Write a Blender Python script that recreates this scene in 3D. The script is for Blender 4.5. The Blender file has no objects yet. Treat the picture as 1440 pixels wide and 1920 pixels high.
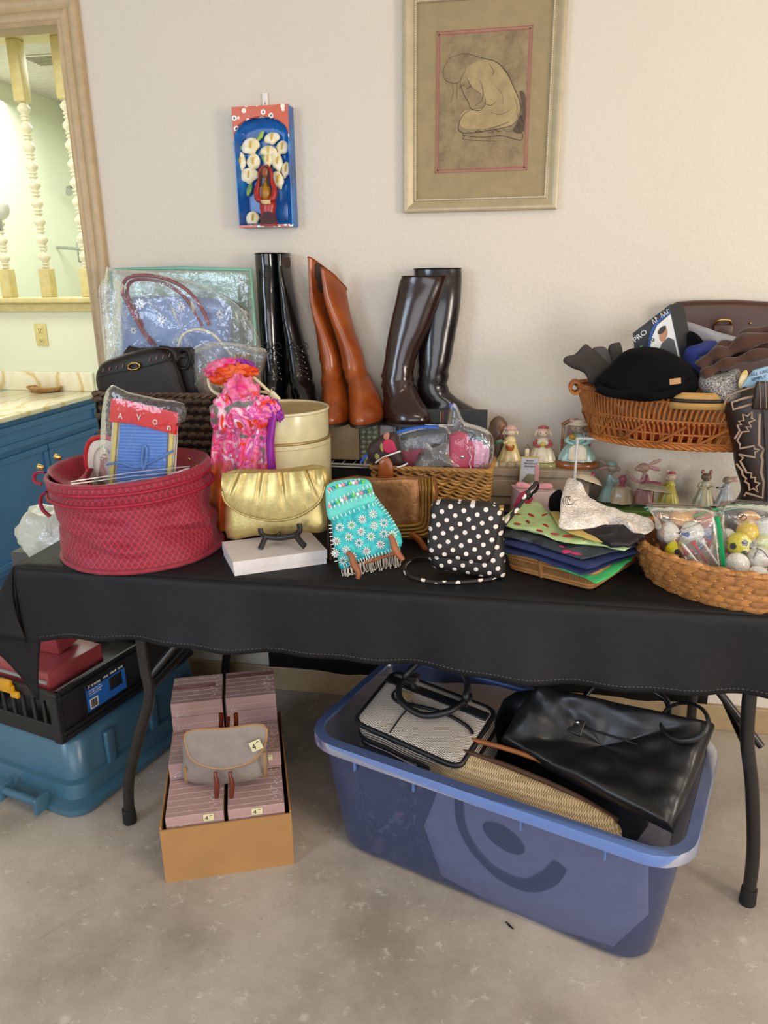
import bpy, bmesh, math, random
from mathutils import Vector as V, Matrix, noise
PI = math.pi
R = random.Random(7)
SC = bpy.context.scene
COL = SC.collection

# ---------------------------------------------------------------- camera
FPX = 1391.0                                   # focal length in pixels of the 1440 x 1920 frame
_dn = V((45, 4440, FPX)).normalized()          # world down, seen in camera axes (right, down, forward)
_lx = V((-7620, -360, FPX)); _lx -= _lx.dot(_dn)*_dn; _lx.normalize()
_X = -_lx; _Z = -_dn; _Y = _Z.cross(_X)
M3 = Matrix((_X, _Y, _Z))                      # camera axes -> world
CAM = V((0, -2.25, 1.40))
cd = bpy.data.cameras.new('camera'); cam = bpy.data.objects.new('camera', cd); COL.objects.link(cam)
cd.sensor_fit = 'VERTICAL'; cd.sensor_height = 24; cd.lens = 24*FPX/1920; cd.clip_start = .02
_r = M3 @ V((1, 0, 0)); _u = -(M3 @ V((0, 1, 0))); _b = -(M3 @ V((0, 0, 1)))
mw = Matrix((_r, _u, _b)).transposed().to_4x4(); mw.translation = CAM
cam.matrix_world = mw; SC.camera = cam
def P(px, py, x=None, y=None, z=None):
    """world point on the plane x=, y= or z= behind a pixel of the photograph"""
    r = M3 @ V((px-720, py-960, FPX))
    t = (x-CAM.x)/r.x if x is not None else (y-CAM.y)/r.y if y is not None else (z-CAM.z)/r.z
    return CAM + r*t

# ---------------------------------------------------------------- world, lamps, exposure
SC.view_settings.view_transform = 'Standard'; SC.view_settings.look = 'None'
SC.view_settings.exposure = 0.0; SC.view_settings.gamma = 1; SC.view_settings.use_curve_mapping = False
wd = bpy.data.worlds.new('world'); SC.world = wd; wd.use_nodes = True
bg = wd.node_tree.nodes['Background']; bg.inputs[0].default_value = (.78, .88, 1, 1); bg.inputs[1].default_value = .55
def area(name, loc, target, sx, sy, power, col):
    l = bpy.data.lights.new(name, 'AREA'); l.shape = 'RECTANGLE'; l.size = sx; l.size_y = sy; l.energy = power; l.color = col
    o = bpy.data.objects.new(name, l); COL.objects.link(o); o.location = loc
    o.rotation_euler = (V(target)-V(loc)).to_track_quat('-Z', 'Y').to_euler(); return o
area('right_window_light', (3.1, -2.5, 1.45), (-.4, 0, 1.1), 1.3, 1.2, 100, (1, .91, .80))
area('open_garage_door_light', (.6, -6.0, 1.3), (-.2, 0, .7), 3.6, 2.2, 82, (.97, .96, 1))
area('cool_left_daylight_lamp', (-2.6, -4.0, 1.9), (-.7, -1.5, 0), 1.0, 1.4, 52, (.66, .80, 1))  # added lamp for cool daylight from behind left; no side door is built
area('ceiling_lamp_light', (.9, -2.2, 2.66), (.9, -2.2, 0), 1.2, .3, 20, (1, .86, .68))
area('alcove_lamp_light', (-2.6, .75, 2.55), (-2.6, .75, 0), .9, .5, 17, (1, .96, .80))
area('bathroom_lamp_light', (-2.9, 2.5, 2.62), (-2.9, 2.5, 0), 1.6, 1.0, 36, (.95, 1, .93))

# ---------------------------------------------------------------- materials
def lin(c):
    if isinstance(c, str):
        c = [int(c[i:i+2], 16)/255 for i in (0, 2, 4)]
        c = [x/12.92 if x <= .04045 else ((x+.055)/1.055)**2.4 for x in c]
    return (c[0], c[1], c[2], 1)
class NT:
    def __init__(s, name):
        s.m = bpy.data.materials.new(name); s.m.use_nodes = True; s.t = s.m.node_tree
        s.b = s.t.nodes['Principled BSDF']; s.out = s.t.nodes['Material Output']
    def n(s, typ, ins={}, **kw):
        d = s.t.nodes.new('ShaderNode'+typ)
        for k, v in kw.items(): setattr(d, k, v)
        for k, v in ins.items(): s.set(d.inputs[k], v)
        return d
    def set(s, sock, v):
        if isinstance(v, bpy.types.NodeSocket): s.t.links.new(v, sock)
        elif isinstance(v, bpy.types.Node): s.t.links.new(v.outputs[0], sock)
        else: sock.default_value = v
    def m_(s, op, a, b=0, c=None):
        d = s.n('Math', {0: a, 1: b}, operation=op)
        if c is not None: s.set(d.inputs[2], c)
        return d.outputs[0]
    def mix(s, f, a, b):
        d = s.t.nodes.new('ShaderNodeMix'); d.data_type = 'RGBA'
        s.set(d.inputs[0], f); s.set(d.inputs[6], a); s.set(d.inputs[7], b); return d.outputs[2]
    def co(s, kind='Object', sc=(1, 1, 1), rot=(0, 0, 0), loc=(0, 0, 0)):
        tc = s.n('TexCoord'); mp = s.n('Mapping', {0: tc.outputs[kind], 1: loc, 2: rot, 3: sc}); return mp.outputs[0]
    def noise(s, vec, scale, detail=3, rough=.55):
        return s.n('TexNoise', {'Vector': vec, 'Scale': scale, 'Detail': detail, 'Roughness': rough}).outputs[0]
    def ramp(s, f, stops, interp='LINEAR'):
        d = s.n('ValToRGB', {0: f}); d.color_ramp.interpolation = interp; e = d.color_ramp.elements
        while len(e) < len(stops): e.new(.5)
        for k, (p, c) in enumerate(stops): e[k].position = p; e[k].color = lin(c) if isinstance(c, str) else c
        return d.outputs[0]
    def bump(s, h, strength=.3, dist=.002):
        d = s.n('Bump', {'Height': h, 'Strength': strength, 'Distance': dist}); s.set(s.b.inputs['Normal'], d.outputs[0])
def mat(name, col, rough=.5, metal=0, var=None, bump=None, coat=0, sheen=0, spec=None, col2=None, kind='Object', sss=0):
    """plain principled material; var=(scale, darker amount), bump=(scale, strength, distance)"""
    n = NT(name); b = n.b; c = lin(col)
    b.inputs['Roughness'].default_value = rough; b.inputs['Metallic'].default_value = metal
    b.inputs['Coat Weight'].default_value = coat; b.inputs['Sheen Weight'].default_value = sheen
    if spec is not None: b.inputs['Specular IOR Level'].default_value = spec
    sc, am = var or (30, .12)
    c2 = lin(col2) if col2 else (c[0]*(1-am), c[1]*(1-am), c[2]*(1-am), 1)
    vec = n.co(kind)
    n.set(b.inputs['Base Color'], n.mix(n.ramp(n.noise(vec, sc), [(.35, (0, 0, 0, 1)), (.65, (1, 1, 1, 1))]), c, c2))
    if bump: n.bump(n.noise(vec, bump[0], 4), bump[1], bump[2])
    return n.m
def film(name, tint='f2f5f7', amount=.10, wr=(14, .8, .01), rough=.12, haze='e8ecf0', hazef=.1):
    """clear crinkled plastic film or glass: transparent with gloss and a little haze"""
    n = NT(name); n.t.nodes.remove(n.b)
    vec = n.co('Object')
    bp = n.n('Bump', {'Height': n.noise(vec, wr[0], 4), 'Strength': wr[1], 'Distance': wr[2]})
    g = n.n('BsdfGlossy', {'Color': (1, 1, 1, 1), 'Roughness': rough, 'Normal': bp.outputs[0]})
    tr = n.n('BsdfTransparent', {'Color': lin(tint)})
    df = n.n('BsdfDiffuse', {'Color': lin(haze), 'Normal': bp.outputs[0]})
    a = n.n('MixShader', {0: hazef, 1: tr, 2: df})
    f = n.n('Fresnel', {'IOR': 1.45, 'Normal': bp.outputs[0]})
    ff = n.m_('ADD', n.m_('MULTIPLY', f.outputs[0], .6), amount)
    c = n.n('MixShader', {0: ff, 1: a, 2: g})
    n.set(n.out.inputs[0], c.outputs[0]); return n.m

# ---------------------------------------------------------------- geometry helpers
W = {}
class G:
    def __init__(s): s.v = []; s.f = []; s.uv = []; s.mi = []; s.cur = 0
    def add(s, vs, fs, uvs=None):
        o = len(s.v); s.v += [V(v) for v in vs]
        for k, f in enumerate(fs):
            s.f.append([i+o for i in f]); s.mi.append(s.cur)
            s.uv.append(uvs[k] if uvs else [(0, 0)]*len(f))
        return s
    def grid(s, fn, nu, nv, cu=False, cv=False, flip=False):
        a = nu if cu else nu+1; b = nv if cv else nv+1
        vs = [fn(i/nu, j/nv) for j in range(b) for i in range(a)]; fs = []; uv = []
        for j in range(nv):
            for i in range(nu):
                q = [(i, j), (i+1, j), (i+1, j+1), (i, j+1)]
                if flip: q.reverse()
                fs.append([(p % a)+(r % b)*a for p, r in q]); uv.append([(p/nu, r/nv) for p, r in q])
        return s.add(vs, fs, uv)
    def ell(s, c, r, rot=None, nu=16, nv=10):
        c = V(c); r = V(r) if not isinstance(r, (int, float)) else V((r, r, r))
        def fn(u, v):
            a = u*2*PI; b = (v-.5)*PI
            p = V((r.x*math.cos(a)*math.cos(b), r.y*math.sin(a)*math.cos(b), r.z*math.sin(b)))
            return c + (rot @ p if rot else p)
        return s.grid(fn, nu, nv, cu=True)
    def tube(s, pts, r, n=8, closed=False, cap=True, flat=1.0, up=None):
        pts = [V(p) for p in pts]; m = len(pts); rr = r if isinstance(r, (list, tuple)) else [r]*m
        T = [(pts[(i+1) % m if closed else min(i+1, m-1)]-pts[(i-1) % m if closed else max(i-1, 0)]).normalized() for i in range(m)]
        nrm = V(up) if up is not None else T[0].orthogonal(); vs = []
        for i in range(m):
            nrm = (nrm - nrm.dot(T[i])*T[i]); nrm = nrm.normalized() if nrm.length > 1e-6 else T[i].orthogonal().normalized(); bi = T[i].cross(nrm)
            for k in range(n):
                a = 2*PI*k/n; vs.append(pts[i]+rr[i]*(math.cos(a)*nrm*flat+math.sin(a)*bi))
        fs = []; uv = []
        for i in range(m if closed else m-1):
            j = (i+1) % m
            for k in range(n):
                l = (k+1) % n; fs.append([i*n+k, i*n+l, j*n+l, j*n+k]); uv.append([(k/n, i/m), ((k+1)/n, i/m), ((k+1)/n, (i+1)/m), (k/n, (i+1)/m)])
        if not closed and cap:
            fs.append(list(range(n-1, -1, -1))); fs.append([(m-1)*n+k for k in range(n)]); uv += [[(0, 0)]*n]*2
        return s.add(vs, fs, uv)
    def loft(s, rings, cap=True, closed=True):
        """rings: lists of equally many points"""
        n = len(rings[0]); m = len(rings); vs = [p for r in rings for p in r]; fs = []; uv = []
        for i in range(m-1):
            for k in range(n if closed else n-1):
                l = (k+1) % n; fs.append([i*n+k, i*n+l, (i+1)*n+l, (i+1)*n+k])
                uv.append([(k/n, i/(m-1)), ((k+1)/n, i/(m-1)), ((k+1)/n, (i+1)/(m-1)), (k/n, (i+1)/(m-1))])
        if cap and closed:
            fs.append(list(range(n-1, -1, -1))); fs.append([(m-1)*n+k for k in range(n)]); uv += [[(0, 0)]*n]*2
        return s.add(vs, fs, uv)
    def lathe(s, prof, c=(0, 0, 0), n=32, sx=1, sy=1, m=None, wob=None):
        c = V(c)
        def fn(u, v):
            r, z = prof[min(int(round(v*(len(prof)-1))), len(prof)-1)]; a = u*2*PI
            k = wob(a, z) if wob else 1
            p = V((r*sx*k*math.cos(a), r*sy*k*math.sin(a), z)); return c+(m @ p if m else p)
        return s.grid(fn, n, len(prof)-1, cu=True)
    def box(s, c, d, rot=None, bev=0, seg=2):
        c = V(c); d = V(d)/2
        if bev:
            bm = bmesh.new(); bmesh.ops.create_cube(bm, size=1)
            for v in bm.verts: v.co = V((v.co.x*2*d.x, v.co.y*2*d.y, v.co.z*2*d.z))
            bmesh.ops.bevel(bm, geom=bm.edges[:], offset=min(bev, min(d)*.98), segments=seg, profile=.5, affect='EDGES')
            vs = [v.co.copy() for v in bm.verts]; bm.verts.index_update()
            fs = [[v.index for v in f.verts] for f in bm.faces]; nn = [f.normal.copy() for f in bm.faces]; bm.free()
        else:
            vs = [V((x*d.x, y*d.y, z*d.z)) for z in (-1, 1) for y in (-1, 1) for x in (-1, 1)]
            fs = [[0, 2, 3, 1], [4, 5, 7, 6], [0, 1, 5, 4], [2, 6, 7, 3], [0, 4, 6, 2], [1, 3, 7, 5]]
            nn = [V((0, 0, -1)), V((0, 0, 1)), V((0, -1, 0)), V((0, 1, 0)), V((-1, 0, 0)), V((1, 0, 0))]
        uv = []
        for f, nr in zip(fs, nn):
            a = max(range(3), key=lambda k: abs(nr[k])); i, j = [(1, 2), (0, 2), (0, 1)][a]
            uv.append([(vs[q][i]/(2*d[i])+.5, vs[q][j]/(2*d[j])+.5) for q in f])
        if rot: vs = [rot @ v for v in vs]
        return s.add([v+c for v in vs], fs, uv)
    def pillow(s, out, nrm, th, p=4, rings=7, q=2.0, sm=0, wr=0, cen=None):
        """inflated solid over a star-shaped outline: th = full thickness, p = how square the edge is"""
        out = [V(o) for o in out]
        if sm: out = smooth(out, sm)
        n = len(out); c = V(cen) if cen is not None else sum(out, V())/n; nrm = V(nrm).normalized(); up = V((0, 0, 1)) - V((0, 0, 1)).dot(nrm)*nrm
        up = up.normalized() if up.length > .2 else V((0, 1, 0)); rt = up.cross(nrm) if abs(nrm.z) < .95 else V((1, 0, 0))
        us = [(o-c).dot(rt) for o in out]; vv = [(o-c).dot(up) for o in out]; u0, u1, v0, v1 = min(us), max(us), min(vv), max(vv)
        def UV(pt): return (((pt-c).dot(rt)-u0)/(u1-u0+1e-9), ((pt-c).dot(up)-v0)/(v1-v0+1e-9))
        for sd in (1, -1):
            vs = []
            for k in range(rings+1):
                t = k/rings; sc = math.cos(t*PI/2)**.6 if k < rings else 0; h = (1-min(1, sc)**p)**(1/q)*th/2*sd
                for o in out:
                    x = c+(o-c)*sc
                    if wr and k: x = x + nrm*sd*wr*noise.noise(x*28)*min(1, t*3)
                    vs.append(x+nrm*h)
            fs = []; 
            for k in range(rings):
                for i in range(n):
                    j = (i+1) % n; f = [k*n+i, k*n+j, (k+1)*n+j, (k+1)*n+i]
                    fs.append(f if sd > 0 else f[::-1])
            s.add(vs, fs, [[UV(vs[i]) for i in f] for f in fs])
        return s
    def prism(s, out, vec):
        out = [V(o) for o in out]; n = len(out); vec = V(vec); vs = out+[o+vec for o in out]
        fs = [list(range(n)), [n+i for i in range(n)][::-1]]+[[i, i+n, (i+1) % n+n, (i+1) % n] for i in range(n)]
        return s.add(vs, fs)
    def ribbon(s, pts, w, nrm, th=.0006):
        nrm = V(nrm).normalized(); pts = [V(p) for p in pts]; L = []; Rr = []
        m = len(pts)
        for i, p in enumerate(pts):
            t = (pts[min(i+1, m-1)]-pts[max(i-1, 0)]).normalized(); sd = t.cross(nrm); ww = (w[i] if isinstance(w, (list, tuple)) else w)/2
            L.append(p+sd*ww); Rr.append(p-sd*ww)
        vs = []
        for a, b in zip(L, Rr): vs += [a, b, b+nrm*th, a+nrm*th]
        fs = []
        for i in range(m-1):
            for k in range(4): fs.append([i*4+k, i*4+(k+1) % 4, i*4+4+(k+1) % 4, i*4+4+k])
        fs += [[3, 2, 1, 0], [m*4-4, m*4-3, m*4-2, m*4-1]]
        return s.add(vs, fs)
    def out(s, name, mats, parent=None, smooth=True, kind=None, label=None, sol=0, loc=None, sub=0):
        if parent is not None:
            Mi = W[parent.name].inverted(); vs = [Mi @ v for v in s.v]; wm = W[parent.name]
        else:
            wm = Matrix.Translation(loc if loc is not None else V((0, 0, 0))); Mi = wm.inverted(); vs = [Mi @ v for v in s.v]
        me = bpy.data.meshes.new(name); me.from_pydata(vs, [], s.f)
        ul = me.uv_layers.new(name='uv').data; k = 0
        for u in s.uv:
            for t in u: ul[k].uv = t; k += 1
        mats = mats if isinstance(mats, (list, tuple)) else [mats]
        for m in mats: me.materials.append(m)
        me.polygons.foreach_set('material_index', s.mi); me.polygons.foreach_set('use_smooth', [smooth]*len(s.f))
        me.update()
        o = bpy.data.objects.new(name, me); COL.objects.link(o)
        if parent is not None: o.parent = parent
        else: o.location = wm.translation
        W[o.name] = wm
        if sol: md = o.modifiers.new('thickness', 'SOLIDIFY'); md.thickness = sol; md.offset = 0
        if sub: md = o.modifiers.new('smooth', 'SUBSURF'); md.levels = sub; md.render_levels = sub
        if smooth: 
            try: me.set_sharp_from_angle(angle=.9)
            except Exception: pass
        if kind: o['kind'] = kind
        if label: o['label'] = label
        return o
def smooth(pts, k=4, closed=True):
    pts = [V(p) for p in pts]; n = len(pts); r = []
    for i in range(n if closed else n-1):
        g = (lambda j: pts[j % n]) if closed else (lambda j: pts[max(0, min(n-1, j))])
        a, b, c, d = g(i-1), g(i), g(i+1), g(i+2)
        for j in range(k):
            t = j/k; r.append(.5*((2*b)+(c-a)*t+(2*a-5*b+4*c-d)*t*t+(3*b-a-3*c+d)*t**3))
    if not closed: r.append(pts[-1])
    return r
def thing(name, label, cat, loc, rz=0, group=None):
    o = bpy.data.objects.new(name, None); COL.objects.link(o); o.location = V(loc); o.rotation_euler = (0, 0, rz)
    o.empty_display_size = .05; W[o.name] = Matrix.Translation(V(loc)) @ Matrix.Rotation(rz, 4, 'Z')
    return tag(o, label, cat, group)
def tag(o, label, cat, group=None, kind=None):
    o['label'] = label; o['category'] = cat
    if group: o['group'] = group
    if kind: o['kind'] = kind
    return o
def struct(o, label=None):
    o['kind'] = 'structure'
    if label: o['label'] = label
    return o
def dup(root, loc, rz=0, label=None, scale=None, rot=None):
    r = root.copy(); COL.objects.link(r); r.location = V(loc); r.rotation_euler = rot if rot else (0, 0, rz)
    if scale: r.scale = (scale,)*3
    if label: r['label'] = label
    for ch in list(root.children):
        c = ch.copy(); COL.objects.link(c); c.parent = r
        for g in ch.children: d = g.copy(); COL.objects.link(d); d.parent = c
    return r
def text(body, name, p, right, up, size, m, parent, ext=.0004, sx=1.0, bold=0):
    """flat lettering lying in the plane of right/up, lower left corner at p"""
    cu = bpy.data.curves.new(name, 'FONT'); cu.body = body; cu.size = size; cu.extrude = ext; cu.offset = bold
    f = bpy.data.objects.new('letters', cu); me = bpy.data.meshes.new_from_object(f); bpy.data.objects.remove(f); me.materials.clear(); me.materials.append(m)
    o = bpy.data.objects.new(name, me); COL.objects.link(o)
    r = V(right).normalized(); u = V(up).normalized(); n = r.cross(u); u = n.cross(r)
    mm = Matrix((r*sx, u, n)).transposed().to_4x4(); mm.translation = V(p)
    me.transform(W[parent.name].inverted() @ mm); o.parent = parent; W[o.name] = W[parent.name]
    return o
def scribble(name, p, right, up, length, size, m, parent, seed=1):
    """a row of small illegible letter strokes"""
    q = random.Random(seed); r = V(right).normalized(); u = V(up); u = (u-u.dot(r)*r).normalized(); g = G(); x = 0
    while x < length:
        w = size*(.35+.3*q.random())
        if q.random() > .14:
            g.tube([V(p)+r*x+u*size*q.choice((0, .1)), V(p)+r*(x+w*.4)+u*size*(.6+.4*q.random()), V(p)+r*(x+w*.8)+u*size*q.choice((0, .5))], size*.09, 4)
        x += w+size*.12
    return g.out(name, m, parent, kind='stuff')
def circ(c, r, n=24, ax=(1, 0, 0), ay=(0, 0, 1), ry=None):
    c = V(c); ax = V(ax); ay = V(ay); ry = r if ry is None else ry
    return [c+ax*r*math.cos(2*PI*k/n)+ay*ry*math.sin(2*PI*k/n) for k in range(n)]
def rz(a): return Matrix.Rotation(a, 3, 'Z')
def rx(a): return Matrix.Rotation(a, 3, 'X')
def ry(a): return Matrix.Rotation(a, 3, 'Y')
F = V((0, -1, 0)); UP = V((0, 0, 1)); RT = V((1, 0, 0))
def PY(y, *pts): return [P(a, b, y=y) for a, b in pts]
def lean(y0, z0, k, px, py):
    """point behind a pixel on the plane that leans back: y = y0 + k*(z-z0)"""
    r = M3 @ V((px-720, py-960, FPX)); t = (y0-CAM.y+k*(CAM.z-z0))/(r.y-k*r.z); return CAM+r*t
# ================================================================ SETTING
def wallmat():
    n = NT('textured_wall_paint'); vec = n.co('Object')
    n.set(n.b.inputs['Base Color'], n.mix(n.noise(vec, 1.6), lin('d8cfc1'), lin('cfc6b7')))
    n.b.inputs['Roughness'].default_value = .6
    h = n.m_('ADD', n.noise(vec, 75, 3, .6), n.m_('MULTIPLY', n.noise(vec, 24, 2), .6)); n.bump(h, .55, .004); return n.m
m_wall = wallmat()
m_alc = mat('pale_green_white_paint', 'e9ecd6', .7, var=(2, .03))
m_trim = mat('beige_trim_paint', 'bda47f', .42)
m_cream = mat('cream_gloss_paint', 'e3d398', .35)
def floormat():
    n = NT('worn_concrete'); vec = n.co('Object')
    a = n.ramp(n.noise(vec, 2.2, 6, .62), [(.34, '8f857a'), (.5, 'aaa094'), (.66, 'bdb3a7')])
    sp = n.ramp(n.noise(vec, 26, 5, .7), [(.58, (0, 0, 0, 1)), (.66, (1, 1, 1, 1))])
    a = n.mix(n.m_('MULTIPLY', sp, .45), a, lin('d0cabf'))
    dk = n.ramp(n.noise(n.co('Object', loc=(4, 2, 1)), 60, 5, .75), [(.60, (0, 0, 0, 1)), (.72, (1, 1, 1, 1))])
    a = n.mix(n.m_('MULTIPLY', dk, .5), a, lin('6b625a'))
    vo = n.n('TexVoronoi', {'Vector': n.mix(.12, n.co('Object'), n.n('TexNoise', {'Vector': vec, 'Scale': 5.0, 'Detail': 6.0}).outputs[1]), 'Scale': 1.3}, feature='DISTANCE_TO_EDGE')
    cr = n.ramp(vo.outputs[0], [(0, (1, 1, 1, 1)), (.0035, (0, 0, 0, 1))])
    a = n.mix(n.m_('MULTIPLY', n.m_('MULTIPLY', cr, n.ramp(n.noise(vec, 1.4), [(.5, (0, 0, 0, 1)), (.6, (1, 1, 1, 1))])), .55), a, lin('5f564e'))
    blot = n.n('TexVoronoi', {'Vector': vec, 'Scale': 5.5}).outputs[0]
    bl = n.ramp(n.m_('ADD', blot, n.m_('MULTIPLY', n.noise(vec, 40, 4), .12)), [(.09, (1, 1, 1, 1)), (.13, (0, 0, 0, 1))])
    a = n.mix(n.m_('MULTIPLY', bl, .6), a, lin('cfc6b8'))
    n.set(n.b.inputs['Base Color'], a); n.b.inputs['Roughness'].default_value = .62
    n.bump(n.m_('ADD', n.noise(vec, 30, 6, .7), sp), .3, .003); return n.m
m_floor = floormat()
XO = -1.373; ZO = 2.109; AY = 1.55; CEIL = 2.75; XL = -3.7; XR = 3.2; YB = -6.2
struct(G().box((-.25, -1.0, -.05), (7.1, 10.6, .1)).out('floor', m_floor, smooth=False))
struct(G().box((-.25, -1.0, CEIL+.05), (7.1, 10.6, .1)).out('ceiling', mat('white_ceiling_paint', 'dcd6cc', .8, bump=(50, .3, .003)), smooth=False))
g = G().box(((XO+.012+XR)/2, .0275, CEIL/2), (XR-XO-.012, .055, CEIL)).box(((XL+XO+.012)/2, .0275, (ZO+.012+CEIL)/2), (XO+.012-XL, .055, CEIL-ZO-.012))
struct(g.out('wall_back', m_wall, smooth=False))
struct(G().box((XR+.05, -3.1, CEIL/2), (.1, 6.3, CEIL)).out('wall_right', m_wall, smooth=False))
struct(G().box((XL-.05, -.75, CEIL/2), (.1, 9.9, CEIL)).out('wall_left', m_alc, smooth=False))
# bath alcove behind the opening
struct(G().box((-1.22, .80, CEIL/2), (.1, 1.48, CEIL)).out('wall_alcove_right', m_alc, smooth=False))
ZR = 1.248
struct(G().box(((XL-1.17)/2, AY+.06, ZR/2), (-1.17-XL, .12, ZR)).out('wall_alcove_low', m_alc, smooth=False))
struct(G().box(((XL-1.17)/2, AY+.06, 2.66), (-1.17-XL, .14, .18)).out('trim_2', m_cream, smooth=False), 'cream beam over the turned spindles')
YF = 3.75
struct(G().box((-2.2, YF+.05, CEIL/2), (3.4, .1, CEIL)).out('wall_bath_far', m_alc, smooth=False))
struct(G().box((-.9, 2.7, CEIL/2), (.1, 2.1, CEIL)).out('wall_bath_right', m_alc, smooth=False))
# opening casing: a stepped profile swept up the jamb and along the head
prof = [(0, .0), (0, .012), (.008, .018), (.014, .014), (.02, .017), (.034, .017), (.038, .012), (.044, .016), (.054, .022), (.066, .022), (.072, .016), (.072, 0)]
g = G()
ra = []
for (z, top) in ((0, 0), (ZO, 1)):
    ra.append([V((XO+a, -b-.0005, z+(a if top else 0))) for a, b in prof])
g.loft(ra, closed=False)
rb = [[V((XO+a, -b-.0005, ZO+a)) for a, b in prof], [V((XL+.02, -b-.0005, ZO+a)) for a, b in prof]]
g.loft(rb, closed=False)
tr = struct(g.out('trim_1', m_trim), 'beige stepped casing around the doorway opening')
G().box((XO+.006, .029, ZO/2), (.012, .058, ZO)).box(((XL+XO)/2, .029, ZO+.006), (XO-XL, .058, .012)).out('jamb', m_trim, tr, smooth=False)
struct(G().box(((XO+.08+XR)/2, -.007, .045), (XR-XO-.08, .014, .09), bev=.004).out('baseboard_back', mat('tan_baseboard_paint', 'a8906c', .5), smooth=False))
# rail and turned spindles
g = G().box(((XL-1.17)/2, AY+.04, ZR+.062), (-1.17-XL, .2, .03), bev=.008).box(((XL-1.17)/2, AY+.05, ZR+.024), (-1.17-XL, .16, .045), bev=.01)
struct(g.out('trim_3', m_cream), 'cream rail under the turned spindles')
m_spin = mat('ivory_gloss_paint', 'f6f0d6', .3)
def spindle(x, label):
    t = thing('turned_spindle', label, 'spindle', (x, AY+.06, ZR+.08), group='turned spindles of the room divider')
    z0 = ZR+.077; z1 = 2.57; y = AY+.06
    G().box((x, y, z0+.075), (.062, .062, .15), bev=.004).out('square_foot', m_cream, t); G().box((x, y, z1-.14), (.062, .062, .28), bev=.004).out('square_head', m_cream, t)
    a = z0+.15; b = z1-.28; n = 9; pr = []
    for k in range(n):
        q0 = a+(b-a)*k/n; h = (b-a)/n
        for s_, r in ((0, .013), (.07, .022), (.12, .022), (.16, .014), (.22, .015), (.27, .024), (.31, .024), (.36, .014), (.44, .020), (.58, .031), (.72, .031), (.86, .021), (.94, .014)):
            pr.append((r, q0+h*s_))
    pr.append((.013, b)); G().lathe(pr, (x, y, 0), 20).out('turned_shaft', m_spin, t)
spindle(-2.855, 'cream turned spindle at the left edge, the farthest left of the divider')
spindle(-2.610, 'cream turned spindle second from the left, standing clear in the opening')
spindle(-2.366, 'cream turned spindle half hidden behind the beige door casing')
# bath fittings
m_chrome = mat('brushed_chrome', 'b9bcbd', .22, .9)
a = P(18, 458, y=3.4); b = P(152, 467, y=3.4)
t = thing('shower_rod', 'chrome rod with end bracket across the bathroom behind the spindles', 'rod', a)
G().tube([a, b], .012, 10).out('rod', m_chrome, t); G().tube([b+V((-.03, 0, .05)), b+V((-.03, .0, -.09)), b+V((.03, .3, -.19))], .007, 8).out('bracket', m_chrome, t)
G().tube([a, a+V((.04, 0, .0))], .019, 10).out('end_cap', mat('white_plastic', 'e8e8e6', .4), t)
c = P(132, 357, y=3.5); t = thing('shower_fixture', 'chrome shower head on the far bathroom wall', 'shower', c)
G().lathe([(.0, .03), (.018, .03), (.045, 0), (.047, -.012), (0, -.014)], c, 18, m=ry(-.7)).out('spray_head', m_chrome, t)
G().tube([c, c+V((.04, .05, .05)), c+V((.08, .24, .03))], .011, 8).out('arm', m_chrome, t)
c = P(95, 112, z=CEIL-.004); t = thing('ceiling_vent', 'small louvred vent in the bathroom ceiling', 'vent', c)
m_wp = mat('white_vent_metal', 'e4e2d4', .5)
G().box(c, (.30, .22, .006), bev=.002).out('plate', m_wp, t)
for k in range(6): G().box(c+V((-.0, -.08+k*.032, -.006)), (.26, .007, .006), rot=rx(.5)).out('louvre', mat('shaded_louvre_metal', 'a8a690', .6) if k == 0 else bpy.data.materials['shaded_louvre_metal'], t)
c = P(-4, 392, y=1.35); t = thing('globe_lamp', 'white frosted globe lamp cut by the left edge', 'lamp', c)
G().lathe([(0, -.055)]+[(.055*math.sin(k*PI/12), -.055*math.cos(k*PI/12)) for k in range(1, 12)]+[(0, .055)], c, 24).out('globe', mat('frosted_glass', 'eef0ea', .3), t)
G().tube([c-V((0, 0, .05)), c-V((0, 0, .09)), c-V((.08, -.02, .11)), c+V((-.12, .12, -.12))], .012, 8).out('arm', m_chrome, t)
# outlet
a = P(64, 606, y=AY); b = P(92, 649, y=AY); c = (a+b)/2; t = thing('power_outlet', 'ivory duplex outlet plate on the pale alcove wall', 'outlet', c)
m_iv = mat('ivory_plastic', 'e0cf8e', .35); m_dk = mat('dark_slot', '3a352c', .6)
G().box((c.x, AY-.004, c.z), (.074, .006, .118), bev=.003).out('plate', m_iv, t)
for s_ in (1, -1):
    o = G().box((c.x, AY-.008, c.z+s_*.026), (.034, .004, .03), bev=.002).out('receptacle', m_iv, t)
    G().box((c.x-.007, AY-.0104, c.z+s_*.028), (.003, .001, .011)).box((c.x+.007, AY-.0104, c.z+s_*.028), (.003, .001, .009)).box((c.x, AY-.0104, c.z+s_*.026-.009), (.005, .001, .005)).out('slot', m_dk, o)
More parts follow.
